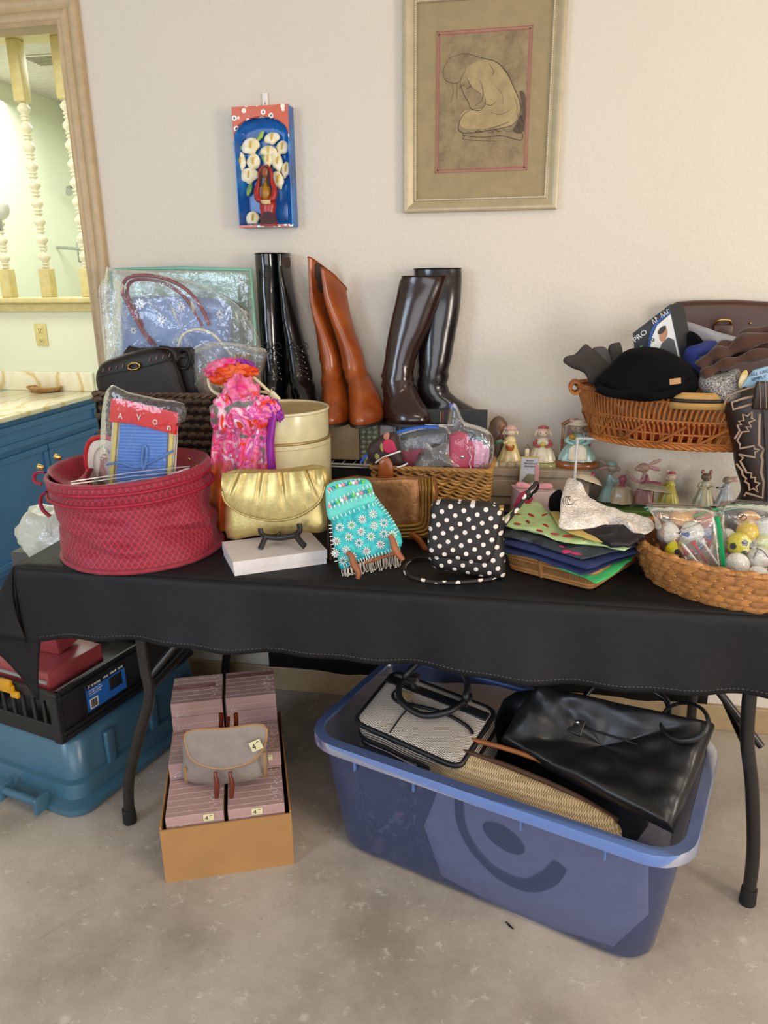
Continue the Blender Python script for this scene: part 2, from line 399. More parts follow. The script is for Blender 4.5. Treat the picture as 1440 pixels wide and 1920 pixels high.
# vanity: blue cabinet with marble top, running away from the opening
m_blue = mat('blue_cabinet_paint', '3f76b0', .38, var=(6, .12)); m_bdk = mat('blue_cabinet_paint_panel', '3c70a6', .42)
XV = -2.345; VT = .82; V0 = .22; V1 = AY-.002
t = thing('bath_vanity', 'blue painted vanity cabinet with panelled drawer front in the alcove', 'cabinet', (XV-.25, (V0+V1)/2, 0))
G().box((XV-.28, (V0+V1)/2, .44), (.54, V1-V0, .70), bev=.004).box((XV-.30, (V0+V1)/2, .05), (.5, V1-V0-.04, .1)).out('body', m_blue, t, smooth=False)
def panel(y0, y1, z0, z1, name):
    g = G(); x = XV-.008
    for i, (yy0, yy1, zz0, zz1) in enumerate(((y0, y1, z1-.03, z1), (y0, y1, z0, z0+.03), (y0, y0+.03, z0+.03, z1-.03), (y1-.03, y1, z0+.03, z1-.03))):
        g.box((x+.006, (yy0+yy1)/2, (zz0+zz1)/2), (.02, yy1-yy0, zz1-zz0), bev=.005)
    g.box((x+.0, (y0+y1)/2, (z0+z1)/2), (.012, y1-y0-.03, z1-z0-.03), bev=.003)
    return g.out(name, m_blue, t, smooth=False)
ys = P(90, 850, x=XV).y
panel(V0+.03, V1-.05, .655, .765, 'drawer_front')
for (q0, q1, n_) in ((V0+.03, ys-.004, 'door'), (ys+.004, V1-.05, 'door')):
    d = panel(q0, q1, .12, .63, n_)
    G().box((XV+.012, q0+.03, .36), (.012, .02, .05), bev=.003).box((XV+.014, q0+.016, .2), (.01, .014, .05), bev=.002).out('hinge', mat('old_brass', 'a88a55', .4, .8) if 'old_brass' not in bpy.data.materials else bpy.data.materials['old_brass'], d)
def marble():
    n = NT('veined_cream_marble'); vec = n.co('Object')
    w = n.n('TexWave', {'Vector': vec, 'Scale': 2.2, 'Distortion': 9.0, 'Detail': 4.0, 'Detail Scale': 1.6}).outputs[1]
    n.set(n.b.inputs['Base Color'], n.ramp(w, [(.0, 'ddc48a'), (.12, 'efe6c8'), (.5, 'f3eeda'), (1, 'eee6cc')])); n.b.inputs['Roughness'].default_value = .18; return n.m
m_marb = marble()
t = thing('marble_countertop', 'cream veined marble countertop with backsplash on the blue cabinet', 'countertop', (XV-.26, (V0+V1)/2, VT-.03))
G().box((XV-.265, (V0+V1)/2-.01, VT-.013), (.58, V1-V0+.02, .026), bev=.006).out('slab', m_marb, t)
sx = P(174, 715, y=AY-.02).x
G().box(((sx+XL+.35)/2, AY-.012, VT+.052), (sx-XL-.35, .02, .104), bev=.004).out('backsplash', m_marb, t)
G().lathe([(.17, .001), (.175, .009), (.19, .009), (.2, .0)], (XV-.28, .75, VT), 40, sx=.85, sy=1.15).out('basin_rim', m_marb, t)
# little woven tray on the counter
c = P(84, 733, z=VT+.004); t = thing('woven_tray', 'small shallow tan woven tray on the marble counter', 'tray', c)
m_straw = mat('tan_straw', 'c99b5f', .6, var=(60, .35), bump=(160, .5, .002))
g = G()
for k in range(5): g.tube([c+V((math.cos(a)*(.075+k*.006), math.sin(a)*(.05+k*.004), .004+k*.005)) for a in [i*2*PI/28 for i in range(28)]], .004, 6, closed=True)
g.out('coiled_rim', m_straw, t); G().tube([c, c+V((0, 0, .004))], .07, 20).out('base', m_straw, t)

# ================================================================ WALL PIECES
# framed print
m_fr = mat('champagne_frame', 'b5a685', .38, .25, bump=(90, .1, .001)); m_fr2 = mat('pale_frame_edge', 'd9ccb0', .4)
x0, x1, z0, z1 = -.362, .061, 1.580, 2.128
t = thing('framed_print', 'champagne framed drawing of a crouched figure in a tan mat', 'picture', ((x0+x1)/2, -.001, z0))
prof = [(.0, -.002), (.0, -.022), (.004, -.024), (.012, -.021), (.024, -.012), (.028, -.011), (.030, -.014), (.034, -.014), (.036, -.010), (.036, -.002)]
cor = [(x0, z0, 1, 1), (x1, z0, -1, 1), (x1, z1, -1, -1), (x0, z1, 1, -1)]
for k in range(4):
    a = cor[k]; b = cor[(k+1) % 4]
    rr = [[V((c_[0]+c_[2]*p, q, c_[1]+c_[3]*p)) for p, q in prof] for c_ in (a, b)]
    G().loft(rr, closed=False).out('frame_rail', [m_fr], t)
i = .032; g = G()
def beads(g, a, b):
    n = int((b-a).length/.0052)
    for k in range(n): g.ell(a+(b-a)*((k+.5)/n), .0022, nu=6, nv=4)
beads(g, V((x0+i, -.015, z0+i)), V((x1-i, -.015, z0+i))); beads(g, V((x0+i, -.015, z1-i)), V((x1-i, -.015, z1-i)))
beads(g, V((x0+i, -.015, z0+i)), V((x0+i, -.015, z1-i))); beads(g, V((x1-i, -.015, z0+i)), V((x1-i, -.015, z1-i)))
g.out('bead_trim', m_fr2, t, kind='stuff', label='fine pale beading along the inner frame')
G().box(((x0+x1)/2, -.004, (z0+z1)/2), (x1-x0-.06, .004, z1-z0-.06)).out('mat_board', mat('tan_mat_board', 'a8946a', .8, bump=(200, .1, .0005)), t, smooth=False)
pa, pb, pc, pd = PY(-.007, (825, 66), (993, 56), (981, 312), (822, 318))
px0 = (pa.x+pd.x)/2; px1 = (pb.x+pc.x)/2; pz0 = (pc.z+pd.z)/2; pz1 = (pa.z+pb.z)/2
m_pink = mat('rose_mat_bevel', 'b4655c', .7)
for (d, w_, m, y) in ((.004, .0035, m_pink, -.0072), (.0095, .002, m_pink, -.0070)):
    g = G()
    for (xa, xb, za, zb) in ((px0-d, px1+d, pz0-d, pz0-d+w_), (px0-d, px1+d, pz1+d-w_, pz1+d), (px0-d, px0-d+w_, pz0-d, pz1+d), (px1+d-w_, px1+d, pz0-d, pz1+d)): g.box(((xa+xb)/2, y, (za+zb)/2), (xb-xa, .0012, zb-za))
    g.out('mat_bevel', m, t, smooth=False)
def paper():
    n = NT('aged_sketch_paper'); vec = n.co('Object')
    n.set(n.b.inputs['Base Color'], n.ramp(n.noise(vec, 22, 7, .75), [(.3, '6f5c40'), (.5, '96815c'), (.7, 'a8936b')])); n.b.inputs['Roughness'].default_value = .8; return n.m
pr = G().box(((px0+px1)/2, -.0066, (pz0+pz1)/2), (px1-px0, .001, pz1-pz0)).out('print', paper(), t, smooth=False)
def sk(u, v): return V((px0+(px1-px0)*u, -.0073, pz0+(pz1-pz0)*v))
m_ink = mat('brown_chalk_line', '3f3022', .9); m_hi = mat('light_chalk', 'a58f66', .9, col2='b8a172', var=(30, 1)); m_shade = mat('soft_brown_chalk', '65523a', .9)
# pale body mass, then outline strokes (a generic crouched figure)
def sketch(pts, w, m, name='sketch_line', off=0, k=6):
    q = smooth([sk(a, b)+V((0, off, 0)) for a, b in pts], k, closed=False); n = len(q)
    G().ribbon(q, [w*(.35+.65*math.sin(PI*(i+.5)/n)) for i in range(n)], F, .0002).out(name, m, pr, smooth=False)
body = [(.30, .74), (.45, .80), (.62, .79), (.76, .70), (.86, .58), (.93, .46), (.90, .36), (.80, .31), (.55, .30), (.30, .31), (.24, .36), (.30, .44), (.52, .46), (.50, .55), (.38, .62)]
G().prism(smooth([sk(a, b) for a, b in body], 5), V((0, -.0002, 0))).out('figure_tone', m_hi, pr, smooth=False)
G().prism(smooth([sk(a, b)+V((0, -.00005, 0)) for a, b in [(.92, .56), (.99, .52), (.985, .27), (.86, .27), (.90, .33), (.96, .42)]], 5), V((0, -.0002, 0))).out('figure_tone', m_shade, pr, smooth=False)
for pts, w in (([(.10, .83), (.28, .86), (.48, .82), (.66, .78), (.78, .69), (.87, .57), (.94, .47), (.93, .37), (.84, .31)], .0016), ([(.84, .31), (.6, .285), (.36, .27), (.24, .29), (.24, .36), (.32, .43), (.50, .46)], .0018),
               ([(.28, .255), (.5, .235), (.72, .24), (.84, .22), (.96, .20), (.97, .25), (.86, .28)], .0018), ([(.24, .30), (.30, .25), (.28, .23), (.40, .215), (.7, .2)], .0014),
               ([(.30, .74), (.24, .66), (.28, .57), (.34, .50), (.38, .45), (.48, .44), (.54, .50), (.50, .57)], .0016), ([(.46, .66), (.50, .60), (.50, .52), (.42, .47)], .0014),
               ([(.56, .78), (.62, .72), (.60, .69)], .0012), ([(.52, .49), (.60, .47), (.66, .50)], .0014), ([(.10, .82), (.04, .74), (.08, .67), (.2, .65), (.27, .69)], .001),
               ([(.14, .66), (.16, .58), (.13, .5)], .0008), ([(.2, .66), (.21, .5)], .0008), ([(.60, .42), (.72, .40), (.84, .44)], .0009), ([(.64, .62), (.72, .55), (.74, .47)], .0009),
               ([(.58, .30), (.7, .315), (.82, .345)], .0016), ([(.3, .6), (.36, .62), (.33, .66)], .0012), ([(.22, .61), (.3, .64)], .001), ([(.86, .53), (.90, .45), (.88, .39)], .001)):
    sketch(pts, w, m_ink, off=-.0003)
for k in range(16):
    u = .9+R.random()*.07; v = .3+R.random()*.22; sketch([(u, v), (u+.03, v-.05)], .001, m_ink, off=-.0004, k=2)
for k in range(14):
    u = .3+R.random()*.5; sketch([(u, .27+R.random()*.03), (u+.06, .262+R.random()*.02)], .0009, m_ink, off=-.0004, k=2)
G().box(((x0+x1)/2, -.0096, (z0+z1)/2), (x1-x0-.066, .0012, z1-z0-.066)).out('glass', film('picture_glass', 'ffffff', -.02, (3, .0, .001), .35, hazef=.01), t, smooth=False)

# clay niche plaque
yb = -.05; A, B, C_, D_ = PY(yb, (432, 202), (538, 194), (551, 424), (450, 427))
nx0 = (A.x+D_.x)/2; nx1 = (B.x+C_.x)/2; nz0 = (C_.z+D_.z)/2; nz1 = (A.z+B.z)/2; nw = nx1-nx0; nh = nz1-nz0
t = thing('clay_niche_plaque', 'painted clay niche with white lilies and a red shawled figure', 'plaque', ((nx0+nx1)/2, -.001, nz0))
def border():
    n = NT('orange_tile_border'); vec = n.co('Object')
    vo = n.n('TexVoronoi', {'Vector': vec, 'Scale': 46.0}); d = n.ramp(vo.outputs[0], [(.0, '27406f'), (.12, '27406f'), (.16, 'efe9dd'), (.30, 'efe9dd'), (.33, 'c9572f')], 'CONSTANT')
    n.set(n.b.inputs['Base Color'], d); n.b.inputs['Roughness'].default_value = .3; return n.m
def blue_glaze():
    n = NT('blue_glaze'); vec = n.co('Object')
    n.set(n.b.inputs['Base Color'], n.ramp(n.noise(vec, 11, 4), [(.3, '15356e'), (.5, '1c5ba8'), (.7, '2b86cf')])); n.b.inputs['Roughness'].default_value = .25; return n.m
m_bg = blue_glaze(); m_or = border(); m_red = mat('red_glaze', 'a5241c', .3); m_rdk = mat('dark_blue_rim', '1a2b52', .3)
def inside(u, v):
    if v < .02 or u < .02 or u > .98: return 0
    top = .76+.15*math.sqrt(max(0, 1-((u-.5)/.48)**2)); return 1 if v < top else 0
def nf(u, v):
    d = 0
    if inside(u, v):
        e = min((u-.03)/.12, (.97-u)/.12, 1); top = .76+.15*math.sqrt(max(0, 1-((u-.5)/.48)**2)); e = min(e, (top-v)/.07, (v-.03)/.03)
        d = .034*math.sqrt(max(0, min(1, e)))
    return V((nx0+nw*u, yb+d, nz0+nh*v))
for nm, m, want in (('border', m_or, 0), ('recess', m_bg, 1), ('side_rim', m_bg, 2)):
    g = G(); NU, NV = 54, 96
    for j in range(NV):
        for i_ in range(NU):
            w0 = inside((i_+.5)/NU, (j+.5)/NV)
            if (2 if (w0 == 0 and .02 < (j+.5)/NV < .74) else w0) == want:
                q = [(i_, j), (i_+1, j), (i_+1, j+1), (i_, j+1)]; g.add([nf(a/NU, b/NV) for a, b in q], [[0, 1, 2, 3]])
    if want == 0:
        pass
    if want != 1:
        for (a, b) in ([((nx0, nz1), (nx1, nz1))] if want == 0 else [((nx0, nz0), (nx0, nz1)), ((nx1, nz1), (nx1, nz0)), ((nx1, nz0), (nx0, nz0))]):
            g.add([V((a[0], yb, a[1])), V((b[0], yb, b[1])), V((b[0], -.001, b[1])), V((a[0], -.001, a[1]))], [[0, 1, 2, 3]])
        g.add([V((nx0, -.001, nz0)), V((nx1, -.001, nz0)), V((nx1, -.001, nz1)), V((nx0, -.001, nz1))], [[0, 1, 2, 3]])
    g.out(nm, m, t)
m_lily = mat('lily_white_glaze', 'f0ead6', .3, col2='e2d29a', var=(45, .2)); m_yel = mat('lily_yellow', 'dcb437', .4); m_gr = mat('leaf_green_glaze', '4f8a4a', .35, col2='b8c648', var=(60, .3))
def NQ(X, Y, y=-.028): return P(380+X/6, 140+Y/6, y=y)
for (X, Y, w_, h_, an) in ((540, 810, 105, 85, .3), (425, 985, 60, 105, 0), (570, 990, 75, 90, -.4), (520, 1140, 110, 80, .1), (780, 720, 90, 60, .2), (740, 865, 95, 55, 0), (895, 825, 65, 75, -.6), (840, 985, 62, 105, .2), (850, 1190, 65, 95, .3), (935, 1075, 45, 85, -.2), (565, 1625, 80, 80, .5), (735, 960, 45, 90, 0)):
    c = NQ(X, Y); k = .00027
    o = []
    for i_ in range(16):
        a = i_*2*PI/16; rx_, ry_ = w_*k*math.cos(a), h_*k*math.sin(a)
        if math.sin(a) < -.5: rx_ *= .55
        o.append(c+V((rx_*math.cos(an)-ry_*math.sin(an), 0, rx_*math.sin(an)+ry_*math.cos(an))))
    l = G().pillow(o, F, .012, p=2.5, rings=4).out('lily', m_lily, t)
    G().tube([c+V((0, -.006, -.004)), c+V((.002, -.009, .008*1)), c+V((.004, -.008, .014))], [.003, .0028, .0012], 6).out('spadix', m_yel, l)
for (X, Y, an, L) in ((650, 690, .9, 75), (395, 805, 2.6, 75), (525, 1290, 1.2, 85), (690, 950, 1.9, 60)):
    c = NQ(X, Y); k = .00024; d = V((math.cos(an), 0, math.sin(an))); e = V((-d.z, 0, d.x))
    G().pillow([c+d*L*k, c+e*L*k*.4, c-d*L*k, c-e*L*k*.4], F, .006, p=2, rings=3, sm=3).out('leaf', m_gr, t)
# little figure in the niche
fc = NQ(735, 1690, -.05)
t = thing('clay_figure', 'small clay woman in red shawl holding a pale bowl, inside the blue niche', 'figurine', fc)
def FQ(X, Y, y=-.05): return P(380+X/6, 140+Y/6, y=y)
m_skin = mat('clay_skin', '9a5a3c', .4); m_hair = mat('clay_black_hair', '2a1c18', .4); m_och = mat('ochre_glaze', 'a87318', .3); m_bowl = mat('cream_clay', 'd5bd8d', .5)
def ringz(c, rx_, ry_, n=20): return [V((c.x+rx_*math.cos(2*PI*k/n), c.y+ry_*math.sin(2*PI*k/n), c.z)) for k in range(n)]
k = .00023
G().loft([ringz(FQ(745, 1700), 118*k, .018), ringz(FQ(740, 1620), 105*k, .018), ringz(FQ(735, 1540), 92*k, .017), ringz(FQ(735, 1480), 108*k, .018), ringz(FQ(735, 1420), 100*k, .016), ringz(FQ(735, 1390), 60*k, .01)]).out('skirt', m_red, t)
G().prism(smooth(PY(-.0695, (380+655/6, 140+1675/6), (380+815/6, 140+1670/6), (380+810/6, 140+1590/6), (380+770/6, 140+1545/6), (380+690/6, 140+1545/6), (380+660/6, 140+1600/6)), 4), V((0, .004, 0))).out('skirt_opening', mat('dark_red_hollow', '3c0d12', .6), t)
G().loft([ringz(FQ(715, 1400, -.052), 55*k, .011), ringz(FQ(715, 1340, -.054), 64*k, .014), ringz(FQ(712, 1290, -.052), 60*k, .013), ringz(FQ(710, 1240, -.05), 42*k, .009), ringz(FQ(708, 1190, -.05), 14*k, .005)]).out('torso', m_och, t)
h = FQ(706, 1105, -.052)
hd = G().ell(h, (.0115, .011, .0155)).tube([h, h-V((0, 0, .02))], .005, 8).ell(h+V((0, -.0105, -.001)), (.002, .003, .0035), nu=8, nv=6).out('head', m_skin, t)
G().ell(h+V((-.0042, -.0098, .003)), (.0018, .001, .0009), nu=8, nv=5).ell(h+V((.0042, -.0098, .003)), (.0018, .001, .0009), nu=8, nv=5).out('eye', m_hair, hd)
G().ell(h+V((0, -.0098, -.0075)), (.0028, .001, .001), nu=8, nv=5).out('mouth', m_red, hd)
g = G().ell(h+V((0, .004, .003)), (.014, .011, .0165))
for s_ in (-1, 1): g.tube([h+V((s_*.011, -.002, .004)), h+V((s_*.0125, -.006, -.015)), h+V((s_*.011, -.012, -.036))], [.004, .0045, .0025], 8)
g.out('hair', m_hair, t)
for s_ in (-1, 1):
    G().tube(smooth([h+V((s_*.004, .002, .0195)), h+V((s_*.0155, .001, .006)), h+V((s_*.018, -.002, -.02)), h+V((s_*.026, -.006, -.045)), h+V((s_*.024, -.010, -.066)), h+V((s_*.012, -.014, -.074))], 3, False), [.004]*3+[.0055]*3+[.007]*3+[.009]*3+[.009]*3+[.006], 10).out('shawl', m_red, t)
b = FQ(715, 1435, -.066)
G().lathe([(0, -.006), (.012, -.005), (.017, .003), (.0175, .005), (.015, .004), (0, .003)], b, 20, sy=.7).out('bowl', m_bowl, t)
# hanging tab
a = P(497, 187, y=-.004); t = thing('wall_hook_tab', 'white plastic hook tab above the clay niche', 'hook', a)
G().box(a, (.018, .004, .036), bev=.003).out('tab', mat('white_hook_plastic', 'e9e5df', .35), t)
text('2', 'number', a+V((-.002, -.0032, -.013)), RT, UP, .009, m_ink, t)
# ================================================================ TABLE
TX0, TX1, TY0, TY1, TZ = -1.19, .762, -.775, -.022, .745
m_blk = mat('black_tube_enamel', '2b2826', .32, .3)
t = thing('folding_table', 'long folding table with curved dark tube legs under the black cloth', 'table', ((TX0+TX1)/2, -.4, 0))
G().box(((TX0+TX1)/2, (TY0+TY1)/2, TZ-.022), (TX1-TX0-.01, TY1-TY0-.01, .04), bev=.012).out('table_top', mat('grey_table_plastic', '77757a', .5), t, smooth=False)
def legpath(pts, y): return smooth([P(a, b, y=y) for a, b in pts], 5, False)
LL = legpath([(243, 1532), (242, 1460), (262, 1375), (280, 1305), (272, 1252), (263, 1188)], -.737)
RL = legpath([(1402, 1685), (1412, 1600), (1410, 1480), (1401, 1390), (1404, 1320)], -.737)
def foot(l, p): G().lathe([(.0, 0), (.016, 0), (.0185, .004), (.017, .045), (0, .047)], (p.x, p.y, .0), 14).out('rubber_foot', mat('black_rubber', '161514', .8) if 'black_rubber' not in bpy.data.materials else bpy.data.materials['black_rubber'], l)
def leg(path, x_top):
    p = [V(q) for q in path]; p[0].z = .008; p.append(V((x_top, p[-1].y+.02, TZ-.045)))
    l = G().tube(p, .0145, 12).out('leg', m_blk, t); foot(l, p[0]); return p
a = leg(LL, -.95); b = leg(RL, .50)
def mirror(p): return [V((q.x, -.80-q.y+.0, q.z)) for q in p]
a2 = mirror(a); b2 = mirror(b)
for q in (a2, b2): l = G().tube(q, .0145, 12).out('leg', m_blk, t); foot(l, q[0])
def at(p, z): return min(p, key=lambda q: abs(q.z-z))
for p, q in ((a, a2), (b, b2)):
    u = at(p, .42); v = at(q, .42); G().tube([u, v], .009, 8).out('stretcher', m_blk, t)
    m_ = (u+v)/2; sgn = 1 if u.x < 0 else -1
for k, (p0_, p1_) in enumerate(((V((b[0].x-.012, -.7, .40)), V((.30, -.62, TZ-.05))), (V((b2[0].x-.012, -.15, .40)), V((.30, -.2, TZ-.05))), (at(a, .45), V((-.70, -.60, TZ-.05))), (at(a2, .45), V((-.70, -.22, TZ-.05))))):
    G().tube([p0_, p1_], .009, 8).out('brace', m_blk, t)
# tablecloth: top, front drop with soft folds, long rear drop, pulled out left corner
def clothmat():
    n = NT('black_polyester_cloth'); b = n.b; vec = n.co('Object')
    n.set(b.inputs['Base Color'], n.mix(n.noise(vec, 5), lin('101012'), lin('17171a'))); b.inputs['Roughness'].default_value = .6; b.inputs['Specular IOR Level'].default_value = .28
    n.bump(n.m_('ADD', n.noise(vec, 9, 4), n.m_('MULTIPLY', n.noise(vec, 700, 1), .03)), .35, .012); return n.m
m_cloth = clothmat(); CZ = .7495
g = G()
def sstep(x): x = max(0, min(1, x)); return x*x*(3-2*x)
def hemz(x): return .572+.020*sstep(1-abs(x+.85)/.45)-.006*math.sin(x*5)-.03*sstep((-1.0-x)/.25)
def front(u, v):   # v 0 at table edge .. 1 at hem
    x = -1.19+1.95*u; z = CZ-(CZ-hemz(x))*v; w = .013*math.sin(x*8+1.3)+.009*math.sin(x*19+2)+.006*math.sin(x*37)
    r = .006; y = -.779-.004 - w*v**1.2 - .016*v
    if v < .05: y += .006*(1-v/.05); 
    return V((x, y, z))
g.grid(front, 220, 16)
def top(u, v):
    x = -1.19+1.95*u; y = -.777+.775*v; return V((x, y, CZ + (.0006*noise.noise(V((x*9, y*9, 0))))))
g.grid(top, 60, 24)
def rear(u, v): x = -.85+1.47*u; return V((x, -.0105-.0035*math.sin(x*19)*v, CZ-(CZ-.085)*v))
g.grid(rear, 90, 10, flip=True)
# left side drop and corner fold
K = V((-1.19, -.777, CZ)); hem = [front(0, 1), V((-1.245, -.797, .562)), V((-1.298, -.787, .538)), V((-1.268, -.770, .485)), V((-1.232, -.762, .425)), V((-1.203, -.758, .366)), V((-1.196, -.752, .43)), V((-1.186, -.745, .50)), V((-1.178, -.733, .56)), V((-1.20, -.70, .58)), V((-1.205, -.62, .57)), V((-1.20, -.55, .565))]
hem2 = smooth(hem, 4, False)
def fan(u, v):
    i = u*(len(hem2)-1); a_ = hem2[int(i)]; b_ = hem2[min(int(i)+1, len(hem2)-1)]; h_ = a_.lerp(b_, i-int(i))
    s = V((-1.192, K.y+.22*max(0, (u-.75)/.25), CZ)); m_ = s.lerp(h_, v); m_.x -= .018*math.sin(PI*v)*(1-u*.3); return m_
g.grid(fan, len(hem2)-1, 14)
def left(u, v): y = -.557+.55*u; return V((-1.195-.012*v-.008*v*math.sin(y*20), y, CZ-.18*v))
g.grid(left, 30, 8)
c = g.out('tablecloth', m_cloth, sol=.0012, loc=V((-.2, -.4, .74))); tag(c, 'black cloth draped over the folding table with a hanging front hem', 'tablecloth')
g = G(); x = -1.15
while x < .75:
    u = (x+1.19)/1.95; p = front(u, .93); g.ell(p+V((0, -.0022, 0)), (.003, .0008, .0008), nu=5, nv=3); x += .0085
g.out('hem_stitching', mat('grey_thread', '5a5a5e', .8), c, kind='stuff')

# ================================================================ UNDER THE TABLE
def rrect(c, w, d, r, z, ang, n=5):
    pts = []; e = V((math.cos(ang), math.sin(ang), 0)); m_ = V((-math.sin(ang), math.cos(ang), 0))
    for (sx_, sy_, a0) in ((1, 1, 0), (-1, 1, 90), (-1, -1, 180), (1, -1, 270)):
        for k in range(n+1):
            a_ = math.radians(a0+90*k/n); lx = sx_*(w/2-r)+r*math.cos(a_); ly = sy_*(d/2-r)+r*math.sin(a_)
            q = e*lx+m_*ly; pts.append(V((c[0]+q.x, c[1]+q.y, z)))
    return pts
def film2(name, tint, haze, hazef, rough=.25, amount=.02):
    return film(name, tint, amount, (30, .05, .002), rough, haze, hazef)
# translucent blue bin
BA = math.atan2(-.324, .946); BE = V((math.cos(BA), math.sin(BA), 0)); BN = V((-math.sin(BA), math.cos(BA), 0)); BC = V((.003, -.616, 0))
def BP(e, n, z): return BC+BE*e+BN*n+V((0, 0, z))
t = thing('plastic_bin', 'large translucent blue plastic bin full of handbags, without lid', 'storage bin', BP(.01, -.03, 0))
m_bin = film2('translucent_blue_plastic', 'c3c9e2', '6f80b4', .22); m_binr = film2('blue_bin_rim_plastic', '7f95cf', '6f90d2', .7, .2, .04)
zt = .325
def brr(f, r=.07): # f 0 floor .. 1 rim
    e0, e1 = -.375-.05*f, .405+.035*f; n0, n1 = -.238-.012*f, .155+.04*f
    return BP((e0+e1)/2, (n0+n1)/2, 0), e1-e0, n1-n0, r
rings = []
for f, z, ins in ((0, .004, .06), (0, .001, .03), (0, .006, .008), (.03, .02, 0), (.35, .11, 0), (.7, .22, 0), (1, zt, 0)):
    c_, w_, d_, r_ = brr(f); rings.append(rrect(c_, w_-2*ins, d_-2*ins, r_-ins*.5, z, BA, 6))
rings = [rrect(brr(0)[0], .05, .03, .01, .004, BA, 6)]+rings
G().loft(rings, cap=False).out('bin_body', m_bin, t)
c_, w_, d_, r_ = brr(1)
rr = []
for dw, z in ((-.004, zt-.002), (.0, zt+.004), (.02, zt+.003), (.045, zt+.001), (.05, zt-.006), (.05, zt-.024), (.045, zt-.024), (.044, zt-.006), (.004, zt-.004), (-.004, zt-.002)):
    rg = rrect(c_, w_+dw, d_+dw, r_+dw/2, z, BA, 6)
    for k, q in enumerate(rg):   # ends flare and dip like grips
        le = (q-BC).dot(BE); ln = (q-BC).dot(BN)+.03; 
        if abs(le) > .40 and abs(ln) < .11: q += BE*(.022 if le > 0 else -.022)*(dw > 0)*math.cos(ln/.11*PI/2)
    rr.append(rg)
G().loft(rr, cap=False).out('bin_rim', m_binr, t)
for e_ in (-.14, .12, .30, -.30):
    G().box(BP(e_, brr(1)[0].dot(BN)-BC.dot(BN)-.0-(d_/2)-.004, zt-.04), (.006, .012, .045), rz(BA), bev=.003).out('rib', m_binr, t)

def floral_dark():
    n = NT('dark_floral_tapestry'); vec = n.co('Object'); vo = n.n('TexVoronoi', {'Vector': n.mix(.25, vec, n.n('TexNoise', {'Vector': vec, 'Scale': 14.0}).outputs[1]), 'Scale': 16.0})
    a = n.ramp(vo.outputs[0], [(.0, 'f0c4b4'), (.25, 'c47878'), (.38, '6f8f74'), (.5, '1c2233')]); n.set(n.b.inputs['Base Color'], n.mix(n.ramp(n.noise(vec, 6), [(.42, (0, 0, 0, 1)), (.52, (1, 1, 1, 1))]), lin('161a2a'), a)); n.b.inputs['Roughness'].default_value = .8; return n.m
m_flor = floral_dark()
def zig(name, ca, cb, n1, n2, amp=.5, rough=.8, w=.5, kind='UV', bumpd=.0008):
    """woven chevron: two colours in zigzag stripes"""
    n = NT(name); tc = n.n('TexCoord'); sp = n.n('SeparateXYZ', {0: tc.outputs[kind]})
    tri = n.m_('ABSOLUTE', n.m_('SUBTRACT', n.m_('FRACT', n.m_('MULTIPLY', sp.outputs[0], n1)), .5))
    q = n.m_('FRACT', n.m_('ADD', n.m_('MULTIPLY', sp.outputs[1], n2), n.m_('MULTIPLY', tri, amp*2)))
    s_ = n.m_('LESS_THAN', q, w); n.set(n.b.inputs['Base Color'], n.mix(s_, lin(ca), lin(cb))); n.b.inputs['Roughness'].default_value = rough; n.bump(s_, .3, bumpd); return n.m
m_tweed = zig('herringbone_tweed', 'd3c9bc', '4c443e', 26, 46, 1.0); m_lea = mat('black_leather', '17171a', .36, var=(20, .1), bump=(90, .12, .001)); m_chev = zig('cream_chevron_fabric', 'c9b28a', '7d6848', 90, 34, .8)
m_ctrim = mat('black_trim_leather', '111216', .45); m_silver = mat('silver_metal', 'c4c4c4', .25, 1); m_brn = mat('brown_zip_tape', '4d3527', .6)
def obox(c, u, v, w, dims, bev, nm, m, par, seg=3):
    """bevelled box along three given axes"""
    M_ = Matrix((V(u).normalized(), V(v).normalized(), V(w).normalized())).transposed(); return G().box(c, dims, M_, bev=bev, seg=seg).out(nm, m, par)
# floral bags inside left of the bin
for (e_, n_, w_, h_, lab, rot_) in ((-.285, -.13, .13, .25, 'dark floral tapestry bag upright in the left end of the blue bin', .1), (-.10, -.145, .15, .26, 'dark floral tapestry bag pressed to the front wall of the blue bin', -.06)):
    t = thing('floral_bag', lab, 'bag', BP(e_, n_, .012)); c = BP(e_, n_, .012+h_/2)
    G().pillow([c+BE*a_*w_/2*1.15+UP*b_*h_/2 for a_, b_ in ((-1, -.9), (-.9, -1), (.9, -1), (1, -.9), (.95, .8), (.7, 1), (-.7, 1), (-.95, .8))], -BN, .11, p=5, sm=3, wr=.012).out('body', m_flor, t)
    G().tube(smooth([c+BE*x_*w_+UP*z_ - BN*.058 for x_, z_ in ((-.3, .02), (-.22, -.05), (0, -.085), (.22, -.05), (.3, .02))], 4, False), .007, 8).out('handle', m_lea, t)
